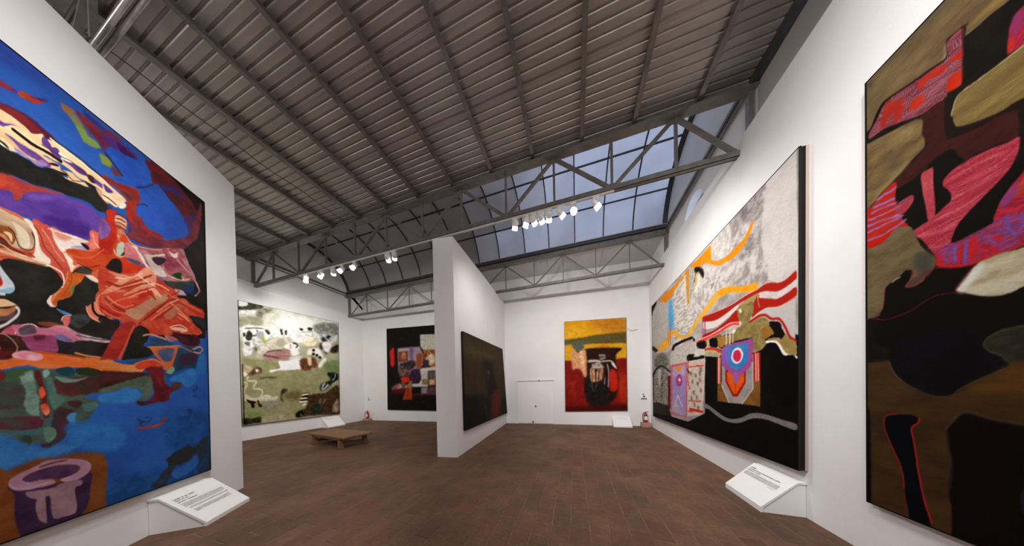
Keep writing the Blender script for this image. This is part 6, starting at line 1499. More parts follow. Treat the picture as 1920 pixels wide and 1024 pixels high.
'L': '''
140 138 112 160 156 128 50 7 9 10 12 0 200 10,-273 4807 3613 6512 3411 -858 -371 106
200 200 188 176 176 156 50 62 80 38 49 0 220 10,-136 4737 1223 4812 3247 4957 3223 4075 1617 3450 456 3564 -163 3421
224 222 212 210 210 198 50 79 98 31 39 1 0 10,938 4331 1216 4497 1647 4663 2068 4599 2111 4323 1858 3889 1533 3651 1322 3765 1083 3915
58 56 44 96 92 74 50 16 24 7 11 1 0 10,-143 4407 155 4518 190 4668 415 4685 549 4665 512 4556 311 4449 0 4327 -145 4275
220 220 216 220 220 216 50 15 23 7 11 1 0 10,-138 4649 98 4677 173 4639 140 4535 3 4461 -142 4429
216 212 200 168 164 144 50 16 23 7 11 1 0 10,-146 4231 360 4454 374 4342 148 4175 -151 4012
108 102 88 148 142 122 50 35 49 16 23 1 0 10,358 4360 478 4544 724 4657 794 4558 542 4351 505 4220 387 4182
134 133 108 154 152 126 50 24 35 7 11 1 0 10,-151 3990 148 4175 371 4224 521 4201 499 3980 299 3876 -157 3749
212 207 192 176 172 152 50 47 64 26 35 1 0 10,554 4139 793 4534 982 4624 940 4433 713 4188 638 3995
230 228 220 192 189 176 40 29 39 27 36 1 0 10,49 3806 464 3922 671 3907 782 4035 933 4128 1085 4018 1285 3967 1545 4142 1864 4144 2003 3922 1758 3643 1445 3578 1198 3736 921 3622 700 3621 591 3451 382 3218 65 3159
38 36 30 74 71 60 50 12 18 15 22 1 0 10,153 3676 215 3692 261 3612 241 3422 177 3363 101 3414
38 36 30 74 71 60 50 12 17 14 21 1 0 10,44 3581 90 3592 103 3505 57 3472
38 36 30 74 71 60 50 14 19 17 23 1 0 10,581 3810 635 3848 721 3748 648 3682
38 36 30 74 71 60 50 15 20 18 24 1 0 10,986 3941 1045 3969 1060 3781 1021 3771
38 36 30 74 71 60 50 15 20 19 25 1 0 10,1122 3925 1183 3967 1180 3810 1139 3800
38 36 30 74 71 60 50 17 21 21 26 1 0 10,1590 4154 1680 4178 1701 4101 1610 4078
38 36 30 74 71 60 50 19 22 23 27 1 0 10,1867 4257 2012 4296 2009 4181 1888 4150
74 70 58 74 70 58 50 17 24 5 7 1 0 10,103 3738 297 3801 502 3844 504 3878 298 3834 103 3769
60 56 46 60 56 46 50 17 24 5 7 1 0 10,361 3756 378 3690 350 3604 251 3559 254 3518 365 3572 407 3691 390 3777
154 154 150 154 154 150 50 26 37 8 11 1 0 10,376 3687 512 3768 559 3588 453 3421 372 3498
220 218 214 176 172 168 50 16 23 7 11 1 0 10,37 3243 176 3317 249 3055 214 2888 58 2854
117 112 106 90 86 78 50 16 23 7 11 1 0 10,67 3272 192 3320 189 3182 142 3173
140 138 132 208 204 196 50 25 36 8 11 1 0 10,257 3426 372 3521 486 3381 415 3224 284 3200
90 86 80 90 86 80 50 17 24 8 11 1 0 10,299 3156 364 3144 394 2985 329 3021
148 160 58 148 160 58 50 22 31 8 11 1 0 10,489 3500 541 3560 591 3451 571 3350 503 3384
200 194 176 168 160 140 50 37 51 26 35 1 0 10,344 2977 450 3255 771 3538 1116 3640 1280 3755 1315 3446 1067 3244 763 3191 545 2960 438 2755 340 2789
156 151 127 156 151 127 50 30 39 9 12 1 0 10,881 3512 1076 3631 1110 3406 990 3281 877 3336
138 106 100 168 128 120 50 24 32 18 24 1 0 30,527 2934 652 3074 911 3166 1067 3244 1268 3226 1219 2904 1155 2766 941 2817 789 2749 679 2662 558 2770
46 36 32 46 36 32 50 14 19 5 7 1 0 10,614 3030 799 3110 992 3155 992 3180 797 3135 611 3054
90 62 58 90 62 58 50 28 38 5 7 1 0 10,532 2889 752 2868 908 2836 918 2886 760 2918 539 2937
228 224 214 208 200 188 50 22 27 10 13 1 0 10,1110 3380 1316 3499 1528 3433 1613 3285 1520 3079 1305 3021 1268 3226 1127 3254
30 27 22 30 27 22 50 17 21 6 8 1 0 10,1366 3491 1454 3482 1489 3426 1443 3371 1467 3345 1524 3432 1475 3522 1376 3534
192 122 90 192 122 90 50 21 27 6 8 1 0 10,1269 3446 1265 3269 1294 3274 1298 3452
207 192 154 230 220 192 50 31 36 11 13 1 0 10,1715 3745 2000 3836 2122 3776 2143 3577 1848 3493 1711 3578
168 148 104 168 148 104 50 19 22 7 8 1 0 10,1753 3631 1999 3682 2159 3836 2148 3853 1995 3703 1754 3653
138 122 102 138 122 102 50 18 22 7 8 1 0 10,1671 4026 1911 4086 2065 4155 2062 4180 1910 4112 1672 4051
232 224 208 232 224 208 50 19 22 7 8 1 0 10,2046 4188 2144 4069 2096 3926 1851 3814 1724 3641 1739 3626 1860 3793 2106 3906 2166 4079 2064 4209
142 141 128 106 106 96 50 42 47 39 43 1 0 10,2063 4368 2243 4535 2648 4684 3055 4708 3066 3977 2685 3957 2361 4065 2156 4132
200 202 200 138 138 134 50 43 47 27 29 1 0 10,2308 4052 2525 4225 2719 4181 3042 4227 3005 3964 2624 3761 2355 3826
42 36 30 70 60 50 50 28 31 26 29 1 0 10,2357 3915 2466 3999 2544 3896 2434 3813
42 36 30 70 60 50 50 29 32 27 29 1 0 10,2605 4123 2746 4125 2686 3988 2573 3963
42 36 30 70 60 50 50 27 31 25 28 1 0 10,2271 3602 2379 3741 2425 3482 2318 3433
42 36 30 70 60 50 50 28 31 26 29 1 0 10,2480 3521 2589 3510 2583 3266 2475 3310
42 36 30 70 60 50 50 30 32 28 30 1 0 10,2730 3535 3061 3784 3051 3431 2754 3353
42 36 30 70 60 50 50 28 31 26 29 1 0 10,2409 3897 2627 3884 2597 3816 2406 3777
220 210 208 192 180 176 50 28 31 13 14 1 0 10,2378 3712 2598 3847 2767 3851 2700 3468 2585 3327 2451 3426
214 207 196 214 207 196 50 26 30 12 14 1 0 10,1844 3324 1990 3434 2241 3449 2393 3237 2415 3061 2232 3096 1983 3147 1839 3126
42 34 28 42 34 28 50 19 22 12 14 1 0 10,2002 3224 2087 3243 2089 3151 2010 3134
42 34 28 42 34 28 50 20 22 12 14 1 0 10,2125 3185 2212 3204 2215 3111 2133 3094
42 34 28 42 34 28 50 20 23 12 14 1 0 10,2238 3114 2326 3132 2329 3038 2246 3021
42 34 28 42 34 28 50 19 22 12 14 1 0 10,2006 3382 2091 3403 2093 3311 2014 3292
160 154 144 160 154 144 50 29 35 11 13 1 0 10,1526 3324 1660 3375 1703 3272 1566 3168
200 194 188 200 194 188 50 33 41 10 13 1 0 10,1219 2878 1388 3007 1652 3044 1605 2955 1343 2867
222 219 214 207 204 200 50 16 20 10 12 1 0 10,939 2741 1175 2768 1343 2867 1560 2922 1599 2680 1595 2516 1291 2438 1007 2366 973 2567
90 58 42 116 80 58 50 24 29 22 27 1 0 10,1558 2840 1741 2945 1834 2929 1852 2705 1980 3004 2102 2962 2148 2793 2118 2616 1921 2599 1641 2574 1576 2678
200 168 136 200 168 136 50 25 29 11 13 1 0 10,1836 2985 1955 3001 1947 2658 1852 2705
130 127 90 145 141 106 50 32 41 29 37 0 110 10,-33 2748 901 2745 970 2423 1292 2473 1594 2470 2325 2643 2462 2806 3074 3125 3034 499 -21 561 25 2710
222 219 214 207 204 200 50 15 20 9 12 1 0 10,920 2747 1176 2803 1582 2933 1598 2662 1376 2480 1209 2454 951 2421 707 2317 673 2400 953 2497
84 56 42 116 80 58 50 25 29 23 27 1 0 10,1559 2876 1742 2954 1834 2909 1853 2714 1980 3013 2103 3000 2162 2833 2223 2752 2144 2627 1970 2612 1919 2494 1639 2473 1575 2632
204 171 138 204 171 138 50 25 29 11 13 1 0 10,1847 2967 1955 2981 1960 2697 1853 2714
220 216 192 220 216 192 50 41 46 13 14 1 0 10,2251 2813 2497 3111 2519 2933 2379 2708 2220 2634
116 128 90 100 112 76 50 73 79 40 44 1 0 10,2408 2800 2659 2949 3040 2993 3056 2483 2672 2397 2483 2566
192 174 144 160 140 112 50 24 35 7 11 1 0 10,20 2463 112 2517 220 2435 200 2273 45 2218
84 64 44 122 92 66 50 21 30 15 22 1 0 10,218 2343 316 2467 432 2477 481 2386 462 2289 345 2259 230 2182 105 2176 137 2246
221 212 196 221 212 196 50 17 24 8 11 1 0 10,315 2397 381 2402 379 2319 321 2304
224 220 208 224 220 208 50 16 23 7 11 1 0 10,17 2306 76 2265 121 2200 28 2150
74 70 50 74 70 50 50 18 25 5 7 1 0 10,417 2075 596 2106 839 2115 840 2160 596 2150 415 2117
200 188 152 200 188 152 50 12 18 8 11 1 0 10,124 2154 86 2032 160 1971 302 1974 305 1962 237 1820 260 1697 394 1693 447 1638 427 1512 389 1438 419 1408 462 1494 482 1654 404 1743 275 1743 270 1806 338 1944 310 2025 166 2021 118 2048 154 2133
191 178 142 191 178 142 50 14 21 7 11 1 0 10,-4 1921 84 1907 63 1824 15 1707 10 1507 49 1505 53 1694 100 1802 115 1946 3 1978
200 188 160 170 164 140 45 26 36 16 22 1 0 10,15 1521 107 1552 151 1470 293 1416 410 1457 512 1501 652 1495 723 1418 853 1461 830 1287 611 1253 406 1292 117 1312 11 1342
31 24 18 31 24 18 50 12 18 7 11 1 0 10,72 1383 164 1332 290 1277 289 1230 146 1241
31 24 18 31 24 18 50 12 18 8 11 1 0 10,178 1239 241 1234 262 1093 198 1087
31 24 18 31 24 18 50 13 18 8 11 1 0 10,332 1320 365 1318 387 1199 454 1169 452 1098 369 1106
216 208 184 216 208 184 50 18 25 5 7 1 0 10,540 1458 627 1457 644 1388 541 1421 536 1388 656 1358 641 1485 541 1492
138 134 116 120 116 90 50 46 63 26 35 1 0 10,473 1263 868 1285 1020 1223 786 991 569 941 469 1072
62 44 30 87 69 48 50 20 26 14 18 1 0 10,972 1660 1032 1723 1150 1695 1128 1605 1027 1530 985 1379 1040 1247 944 1279 948 1482
94 84 54 110 102 68 50 86 109 40 50 1 0 10,1066 1529 1464 1677 1569 1456 1454 1245 1101 1321
30 36 30 52 58 52 50 28 31 26 29 1 0 10,2561 2420 2994 2416 3017 2130 2775 1967 2658 1842 2488 1690 2324 1603 2249 1723 2306 1901 2468 1992 2665 2119
168 176 172 168 176 172 50 21 23 8 9 1 0 10,2425 1965 2329 1822 2339 1633 2481 1726 2607 1861 2565 1908 2443 1776 2366 1692 2384 1801 2472 1926
152 160 156 152 160 156 50 23 24 8 9 1 0 10,2808 1874 2970 2011 3013 2056 2976 2096 2937 2055 2777 1918
154 160 154 154 160 154 50 23 24 8 9 1 0 10,2888 2391 2854 2227 2760 2095 2787 2073 2886 2213 2923 2385
58 44 32 84 66 46 50 31 37 35 41 1 60 10,1569 1456 1661 1536 1824 1558 1869 1444 2040 1495 2429 1511 2653 1657 3039 1811 3034 499 2540 533 1920 587 1460 596 1376 688 1555 856 1691 896 1792 1223 1607 1180
207 198 178 207 198 178 50 18 21 11 13 1 0 10,1606 1425 1814 1463 1807 1519 1599 1480
207 198 178 207 198 178 50 17 21 11 13 1 0 10,1555 1292 1760 1296 1759 1352 1554 1347
207 198 178 207 198 178 50 17 21 11 13 1 0 10,1531 1157 1758 1171 1755 1226 1527 1211
207 198 178 207 198 178 50 18 21 11 13 1 0 10,1626 1010 1739 1068 1720 1119 1607 1061
28 22 16 28 22 16 50 18 21 7 8 1 0 10,1627 1376 1807 1383 1805 1428 1625 1420
28 22 16 28 22 16 50 17 21 6 8 1 0 10,1556 1230 1756 1231 1755 1276 1555 1273
34 48 38 56 70 58 50 39 45 24 27 1 0 10,1904 931 2155 1052 2282 953 2224 722 1995 663
156 140 120 117 99 78 50 45 48 14 15 1 0 10,2778 969 2901 1180 2992 1206 3008 662 2741 662
36 31 24 36 31 24 50 22 28 10 13 1 0 10,1376 688 1465 812 1599 823 1616 601 1416 575
176 164 142 176 164 142 50 17 21 6 8 1 0 10,1539 698 1549 601 1571 603 1561 700
138 122 96 138 122 96 50 27 30 7 8 1 0 10,2247 1265 2213 1070 2249 1060 2283 1256
138 122 96 138 122 96 50 27 31 8 9 1 0 10,2437 1258 2343 1066 2376 1045 2470 1238
40 36 28 62 58 44 50 16 24 7 11 1 0 10,-2 760 198 730 378 774 423 554 194 546 9 534
108 122 68 126 134 86 50 41 59 23 33 1 0 10,63 931 235 956 447 860 361 753 105 767
168 160 130 142 134 100 50 38 51 18 24 1 0 10,443 693 709 802 970 742 1332 641 1309 564 851 557 440 551
21 18 16 21 18 16 50 8 11 7 11 0 0 10,7 2552 25 2554 24 531 -3 536'''.strip().split('\n'),
'B1': '''
21 17 15 28 24 21 50 15 14 27 25 0 0 10,975 5323 9780 5384 9677 -191 791 -435
180 31 24 192 42 32 50 39 33 20 16 1 0 10,1537 3547 1667 3674 1804 3733 1824 3529 1821 2898 1709 2767 1587 2863 1560 3228
194 188 174 164 157 144 50 23 20 14 13 0 60 10,3356 4286 6150 4125 6130 3311 3509 3515 3364 3698
143 124 138 168 146 156 50 37 32 31 27 0 120 10,2044 3696 3314 3701 3503 3298 3489 2778 3180 2529 2768 2456 2135 2300 2042 2753 2029 3203
138 58 36 90 52 32 50 38 32 32 27 0 60 10,2092 3513 2644 3524 2630 3038 2049 2977
184 148 104 138 74 44 50 51 43 32 27 1 0 10,2274 3413 2485 3445 2504 3178 2293 3144
94 74 108 94 74 108 50 99 85 31 26 1 0 10,2751 3650 2957 3637 2889 3069 2786 3074
160 60 30 122 74 36 50 49 42 30 26 0 60 10,3127 3363 3455 3366 3436 2693 3132 2618
106 40 32 168 116 60 50 46 41 29 26 0 80 10,3509 3515 5688 3441 5665 2514 4075 2580 3496 3038
200 168 120 216 204 180 50 71 62 29 26 1 0 10,3698 3157 3997 3313 4181 2918 3884 2760 3643 2944
58 40 56 58 40 56 50 48 42 30 26 1 0 10,3494 2951 3793 3023 3785 2721 3585 2665
36 28 32 74 52 48 40 75 64 63 53 1 0 10,2099 2885 2525 2999 2990 3020 3086 2796 2771 2545 2252 2654
122 106 92 74 44 48 50 76 64 63 54 1 0 10,2067 2707 2360 2739 2768 2456 2660 2283 2135 2300
207 192 184 207 192 184 50 48 42 30 26 1 0 10,3282 2569 3585 2643 4271 2657 4266 2486 3729 2464 3325 2305
43 28 44 56 38 58 50 49 42 31 26 1 0 10,2767 2412 2926 2583 3282 2569 3349 2260 3318 2043 3161 1872 2957 1877 2758 2103
168 156 156 196 188 188 50 29 25 30 26 0 60 10,3355 2478 3753 2472 3732 1707 2798 1712 2855 1879 3212 1871 3369 2085
184 36 24 200 52 32 50 38 32 47 40 0 0 10,2185 2209 2684 2238 2703 1972 2229 1894
168 136 120 106 48 56 50 64 54 64 54 1 0 10,1634 1727 2016 1899 2595 1863 2538 1664 2115 1627 1682 1544
74 20 24 74 20 24 50 77 65 32 27 0 0 10,1630 1591 2115 1627 2538 1664 2371 1355 1624 1409
171 58 26 140 44 20 50 30 26 31 27 0 50 10,2485 1665 2803 1880 2821 1084 2258 1087
106 28 16 106 28 16 50 25 21 19 16 1 0 10,2570 1627 2556 1122 2592 1122 2607 1626
138 106 64 138 106 64 50 50 43 31 27 1 0 10,2595 1841 2808 2057 2825 1747 2642 1662
156 138 84 90 74 44 50 48 42 30 26 0 40 10,3419 2084 3767 2074 3760 1814 3412 1822
192 138 100 216 184 144 50 47 41 29 26 0 40 10,3792 2073 4111 2107 4151 1805 3808 1770
74 64 68 106 90 88 50 45 40 28 25 0 0 10,3778 2484 6109 2415 6099 2006 3767 2074
126 118 120 148 136 138 50 36 31 30 26 0 0 10,3358 1692 3707 1694 3699 1382 3349 1365
76 50 56 96 64 72 50 45 41 28 25 0 0 10,3707 1694 6093 1761 6083 1351 3698 1339
122 36 48 122 36 48 50 35 31 17 15 1 0 10,2879 1306 3498 1313 6093 1333 6093 1370 3498 1352 2879 1346'''.strip().split('\n'),
'B2': '''
201 138 20 210 154 30 50 9 10 12 13 0 200 10,10079 4578 12818 4299 12792 2449 10043 2580
168 102 26 184 122 28 50 176 190 70 75 1 0 10,11207 4231 12547 4215 12573 3653 11987 3626 11636 3846
216 160 36 200 144 26 50 136 141 13 13 1 0 10,10300 3960 11055 3934 11198 3689 10675 3535 10254 3527
78 68 32 90 78 38 50 33 35 24 26 0 0 10,10176 3512 10599 3540 11049 3565 11416 3633 11987 3645 12607 3669 12600 3167 11910 3214 11411 3268 11118 3268 10745 3255 10172 3293
207 154 28 192 140 24 50 26 28 12 13 1 0 10,10211 3290 11044 3273 11734 3245 12601 3186 12593 2608 12250 2607 10200 2653
192 106 28 192 106 28 50 51 55 12 13 1 0 10,11481 3166 11769 3224 11978 3077 11480 3109
124 24 16 106 18 14 55 26 28 18 19 0 150 10,10161 2663 10546 2635 11106 2529 12111 2595 12285 2643 12627 2643 12631 550 10123 530
140 32 20 112 20 16 50 137 142 76 79 1 0 10,10262 1771 10797 1836 10937 1283 10407 1250
144 32 15 160 44 20 50 99 108 57 62 1 0 10,12241 1947 12584 2011 12603 962 12295 964
46 18 15 28 15 14 50 38 41 24 25 1 0 10,11004 3081 12326 3054 12272 2888 12183 2743 12208 2099 12274 1870 12233 1418 12088 1040 11731 735 11297 734 11080 968 10978 1518 11028 2299 11089 2647
21 16 15 34 26 24 50 52 56 36 39 1 0 10,11060 1985 11532 1816 11888 1729 11873 736 11370 696 11082 1047
94 98 84 66 72 60 50 41 42 37 39 1 0 10,10518 3270 10596 3383 10749 3451 10934 3359 11006 3198 10815 2936 10703 2962 10592 3146
80 84 63 80 84 63 50 54 57 8 8 1 0 10,10232 3324 10597 3320 11177 3300 11176 3385 10595 3407 10228 3412
208 160 120 184 116 76 50 34 35 25 26 1 60 3,10495 3034 10629 3105 10740 2940 11004 3081 11075 2921 11086 2452 11079 1985 10967 1988 10878 2227 10692 2313 10539 2279 10507 2637
224 188 152 200 140 100 50 40 42 12 13 1 0 10,10815 2936 10928 3008 10996 2613 10989 2144 10898 2304 10829 2621
200 188 176 200 188 176 50 26 28 7 8 1 0 10,11163 2541 11397 2550 11609 2499 11625 2581 11402 2635 11158 2626
184 174 168 184 174 168 50 19 21 7 8 1 0 10,11678 2536 11968 2542 12058 2470 12162 2250 12199 2270 12091 2497 11974 2587 11676 2582
138 128 124 138 128 124 50 26 28 7 8 1 0 10,11565 2758 11746 2752 11738 2719 11592 2693 11608 2617 11784 2659 11778 2818 11566 2834
208 204 200 208 204 200 50 19 20 12 13 1 0 10,12005 2525 12109 2444 12176 2289 12107 2311 12039 2409
90 80 76 160 148 136 50 39 42 24 26 1 0 10,11289 2482 11615 2505 11683 2310 11359 2285
200 160 128 122 74 48 45 26 28 12 13 1 0 3,11212 2252 11359 2285 11429 2128 11539 2278 11701 2271 11677 1888 11532 1777 11241 1785
38 20 15 38 20 15 50 20 21 7 8 1 0 10,11413 2293 11406 1810 11442 1809 11449 2291
38 20 15 38 20 15 50 19 21 7 8 1 0 10,11543 2248 11517 1809 11546 1807 11572 2245
188 176 164 188 176 164 50 26 28 7 8 1 0 10,11311 2298 11697 2303 11695 2356 11309 2352
176 164 156 176 164 156 50 19 21 7 8 1 0 10,11846 2423 11895 2110 11869 1569 11901 1567 11927 2110 11877 2428
138 130 128 138 130 128 50 19 21 7 8 1 0 10,11753 1895 11730 1650 11758 1647 11781 1892
160 28 18 180 36 20 50 38 41 12 13 1 0 10,11947 2147 12106 2217 12223 1947 12234 1494 12058 1345 11937 1499
110 94 88 110 94 88 50 20 21 7 8 1 0 10,11267 1748 11340 1347 11468 1664 11451 1671 11347 1365 11285 1752
90 76 72 90 76 72 50 20 21 7 8 1 0 10,11156 1668 11269 1503 11283 1514 11170 1680
160 48 24 160 48 24 50 25 27 7 8 1 0 10,12330 1801 12287 1260 12311 1258 12354 1798
160 56 32 160 56 32 50 28 29 8 8 1 0 10,10258 1641 10652 1753 10646 1772 10252 1660
58 12 10 58 12 10 50 104 112 12 13 0 0 10,10166 731 12568 850 12631 550 10162 531'''.strip().split('\n'),
'P': '''
51 41 26 58 47 28 50 35 12 50 17 0 250 10,135 3025 6316 4713 5751 -1168 5 350
60 52 32 74 64 40 50 449 163 225 81 1 0 10,457 2722 3161 2752 3156 2673 500 2388
30 21 18 36 26 22 50 202 68 50 17 0 0 10,57 1430 1817 1386 2316 1155 5981 1225 5751 -1168 5 350
34 24 19 28 22 20 50 218 71 109 36 1 0 10,1644 2321 1789 2450 2294 2475 2688 2391 2618 2237 3081 1650 3206 1491 2679 1390 2498 490 1494 584 1801 1125 1922 1516 1905 2015 1774 2204
22 29 26 28 36 32 50 217 71 54 18 1 0 10,2003 1210 2552 1285 2440 499 1764 539
76 28 16 92 36 18 50 198 58 132 39 1 0 10,2499 1360 3493 1485 3349 559 2443 535
106 42 22 106 42 22 50 131 39 39 12 1 0 10,2878 1276 2775 742 2863 730 2968 1271
138 133 124 138 133 124 50 80 27 32 11 1 0 10,2077 2165 2127 2054 2200 2062 2149 2174
92 86 76 92 86 76 50 80 26 32 11 1 0 10,2080 2028 2103 1884 2155 1887 2132 2032
90 74 52 90 74 52 50 74 25 30 10 1 0 10,1820 1521 1847 1314 1896 1313 1868 1522
84 72 58 84 72 58 50 95 33 28 10 1 0 10,1572 1102 1685 1131 1850 718 1898 714 1730 1133 1549 1117
84 74 58 84 74 58 50 171 63 26 10 1 0 10,558 2521 1440 2631 2418 2638 2445 2662 1452 2651 562 2538'''.strip().split('\n'),
}

# ------------------------------------------------------------------ paintings: brush shapes laid on a fine canvas mesh as point colours
def lattice(x, y, seed):
    xi = np.floor(x).astype(np.int64); yi = np.floor(y).astype(np.int64)
    fx = x - xi; fy = y - yi
    fx = fx * fx * (3 - 2 * fx); fy = fy * fy * (3 - 2 * fy)
    def h(a, b):
        n = (a * 374761393 + b * 668265263 + seed * 982451653) & 0xffffffff
        n = ((n ^ (n >> 13)) * 1274126177) & 0xffffffff
        return ((n ^ (n >> 16)) & 0xffff) / 65535.0
    a = h(xi, yi); b = h(xi + 1, yi); c = h(xi, yi + 1); d = h(xi + 1, yi + 1)
    return (a * (1 - fx) + b * fx) * (1 - fy) + (c * (1 - fx) + d * fx) * fy

def fbm(x, y, seed, octv=4, rough=0.55):
    t = 0; a = 1.0; s = 0
    for i in range(octv):
        t = t + a * lattice(x, y, seed + 17 * i); s += a
        a *= rough; x = x * 2.03 + 5.1; y = y * 2.03 + 1.7
    return t / s

def smooth_closed(p, n=5):
    q = []
    m = len(p)
    p0 = np.roll(p, 1, 0); p2 = np.roll(p, -1, 0); p3 = np.roll(p, -2, 0)
    for k in range(n):
        t = k / n
        q.append(0.5 * ((2 * p) + (-p0 + p2) * t + (2 * p0 - 5 * p + 4 * p2 - p3) * t * t + (-p0 + 3 * p - 3 * p2 + p3) * t ** 3))
    return np.stack(q, 1).reshape(m * n, 2)

def box_blur(a, r, axis):
    if r < 1: return a
    pad = [(0, 0), (0, 0)]; pad[axis] = (r + 1, r)
    c = np.cumsum(np.pad(a, pad, mode='edge'), axis=axis)
    n = a.shape[axis]; w = 2 * r + 1
    if axis == 0:
        return (c[w:w + n] - c[:n]) / w
    return (c[:, w:w + n] - c[:, :n]) / w

def coverage(p, x0, y0, cs, cz, nx, ny):
    """filled polygon on a regular raster, smooth along x"""
    acc = np.zeros((ny, nx + 2))
    X = (p[:, 0] - x0) / cs; Y = (p[:, 1] - y0) / cz
    X2 = np.roll(X, -1); Y2 = np.roll(Y, -1)
    for xa, ya, xb, yb in zip(X, Y, X2, Y2):
        if ya == yb: continue
        sg = 1.0
        if ya > yb: xa, ya, xb, yb, sg = xb, yb, xa, ya, -1.0
        r0 = max(0, int(math.ceil(ya - 0.5))); r1 = min(ny - 1, int(math.ceil(yb - 0.5)) - 1)
        if r1 < r0: continue
        r = np.arange(r0, r1 + 1)
        x = np.clip(xa + (r + 0.5 - ya) * (xb - xa) / (yb - ya), 0, nx)
        xi = x.astype(int); f = x - xi
        acc[r, xi] += sg * (1 - f); acc[r, xi + 1] += sg * f
    return np.clip(np.abs(np.cumsum(acc, 1))[:, :nx], 0, 1)

def run_shapes(S, Z, rows, seed):
    """S, Z: grids of canvas coordinates in mm; returns sRGB colours"""
    ny, nx = S.shape
    col = np.zeros((ny, nx, 3)) + 0.05
    wx = fbm(S / 34, Z / 34, seed + 1, 3) * 2 - 1
    wz = fbm(S / 34, Z / 34, seed + 2, 3) * 2 - 1
    gx = np.median(np.diff(S[ny // 2])); gz = np.median(np.diff(Z[:, nx // 2]))
    sm_, sM_, zm_, zM_ = S.min(), S.max(), Z.min(), Z.max()
    nz_cache = {}
    for idx, row in enumerate(rows):
        head, pt = row.split(',')
        f = head.split(' ')
        c1, c2 = np.array([int(q) for q in f[:3]]) / 255.0, np.array([int(q) for q in f[3:6]]) / 255.0
        amt, ss, sz_, ws, wz_, sm, ns, st = [int(v) for v in f[6:14]]
        p = np.array([int(v) for v in pt.split()], float).reshape(-1, 2)
        if sm: p = smooth_closed(p)
        mS, mZ = 2 * ss + ws + 3 * gx, 2 * sz_ + wz_ + 3 * gz
        xa, xb = max(p[:, 0].min() - mS, sm_ - mS), min(p[:, 0].max() + mS, sM_ + mS)
        ya, yb = max(p[:, 1].min() - mZ, zm_ - mZ), min(p[:, 1].max() + mZ, zM_ + mZ)
        if xb <= xa or yb <= ya: continue
        sel_x = np.where((S.max(0) >= xa) & (S.min(0) <= xb))[0]; sel_y = np.where((Z.max(1) >= ya) & (Z.min(1) <= yb))[0]
        if not len(sel_x) or not len(sel_y): continue
        i0, i1, j0, j1 = sel_y[0], sel_y[-1] + 1, sel_x[0], sel_x[-1] + 1
        s = S[i0:i1, j0:j1]; z = Z[i0:i1, j0:j1]
        gl = max(1.2, np.abs(np.diff(S[ny // 2, j0:j1])).min() if j1 - j0 > 1 else gx)
        cs = max(gl * 0.7, (xb - xa) / 1600); cz = max(gz * 0.7, (yb - ya) / 1600)
        rx, ry = int((xb - xa) / cs) + 2, int((yb - ya) / cz) + 2
        m = coverage(p, xa, ya, cs, cz, rx, ry)
        for _ in range(2):
            m = box_blur(m, int(round(sz_ * 0.7 / cz)), 0); m = box_blur(m, int(round(ss * 0.7 / cs)), 1)
        if sz_ * 0.7 / cz < 0.5:
            m[1:-1] = (m[:-2] + 2 * m[1:-1] + m[2:]) / 4
        u = (s + wx[i0:i1, j0:j1] * ws * 1.0 - xa) / cs - 0.5; v = (z + wz[i0:i1, j0:j1] * wz_ * 1.0 - ya) / cz - 0.5
        out = (u < -0.5) | (v < -0.5) | (u > rx - 0.5) | (v > ry - 0.5)
        u = np.clip(u, 0, rx - 1.001); v = np.clip(v, 0, ry - 1.001)
        ui = u.astype(int); vi = v.astype(int); fu = u - ui; fv = v - vi
        a = (m[vi, ui] * (1 - fu) + m[vi, ui + 1] * fu) * (1 - fv) + (m[vi + 1, ui] * (1 - fu) + m[vi + 1, ui + 1] * fu) * fv
        a[out] = 0
        if f[:3] != f[3:6]:
            q = ns or 90
            if st >= 1000:
                an = math.radians(st - 1000)
                w = -s * math.sin(an) + z * math.cos(an) + 26 * (fbm(s / 170, z / 170, seed + idx, 3) - 0.5) * 2
                br = fbm((s * math.cos(an) + z * math.sin(an)) / 70 + idx, w / q * 1.3, seed + 90 + idx, 3)
                k = np.clip((np.sin(2 * math.pi * w / q) * 0.5 + 0.5 - (1 - amt / 100.0)) * 3.5, 0, 1) * np.clip((br - 0.32) * 4, 0, 1)
                col[i0:i1, j0:j1] = col[i0:i1, j0:j1] * (1 - (a * k)[..., None]) + c2 * (a * k)[..., None]
                continue
            t = fbm(s / (q * st / 10.0) + idx * 3.1, z / q + idx * 1.7, seed + 40 + idx, 5, 0.62)
            k = np.clip((t - 0.5) * 3.0 + amt / 100.0, 0, 1)[..., None]
            c = c1 * (1 - k) + c2 * k
        else:
            c = c1
        blk = col[i0:i1, j0:j1]
        col[i0:i1, j0:j1] = blk * (1 - a[..., None]) + c * a[..., None]
    # brush marks: fine streaks over everything
    g = fbm(S / 26, Z / 9, seed + 5, 4, 0.65) - 0.5
    g2 = fbm(S / 7, Z / 7, seed + 6, 2) - 0.5
    return np.clip(col * (1 + 0.11 * g + 0.07 * g2)[..., None] + (0.006 * g)[..., None], 0, 1)

def canvas_mat(rough):
    m = mat('oil_paint', (1, 1, 1), rough, spec=0.04)
    a = nd(m, 'ShaderNodeVertexColor', layer_name='paint')
    ln(m, a.outputs['Color'], bsdf(m).inputs['Base Color'])
    n = noise(m, 60, 6, 0.7)
    bump(m, n.outputs[0], 0.25, 0.003)
    return m
M['oil'] = canvas_mat(0.65)

def proj_steps(s0, sm, s1, n):
    """n+1 stations from s0 to s1 with sm half-way, spaced as seen in perspective"""
    A = s0; t = np.linspace(0, 1, n + 1)
    # s = (A + b t) / (1 + c t)
    # .5: A + b/2 = sm (1 + c/2);  1: A + b = s1 (1 + c)
    c = (2 * sm - A - s1) / (s1 - sm)
    b = s1 * (1 + c) - A
    return (A + b * t) / (1 + c * t)

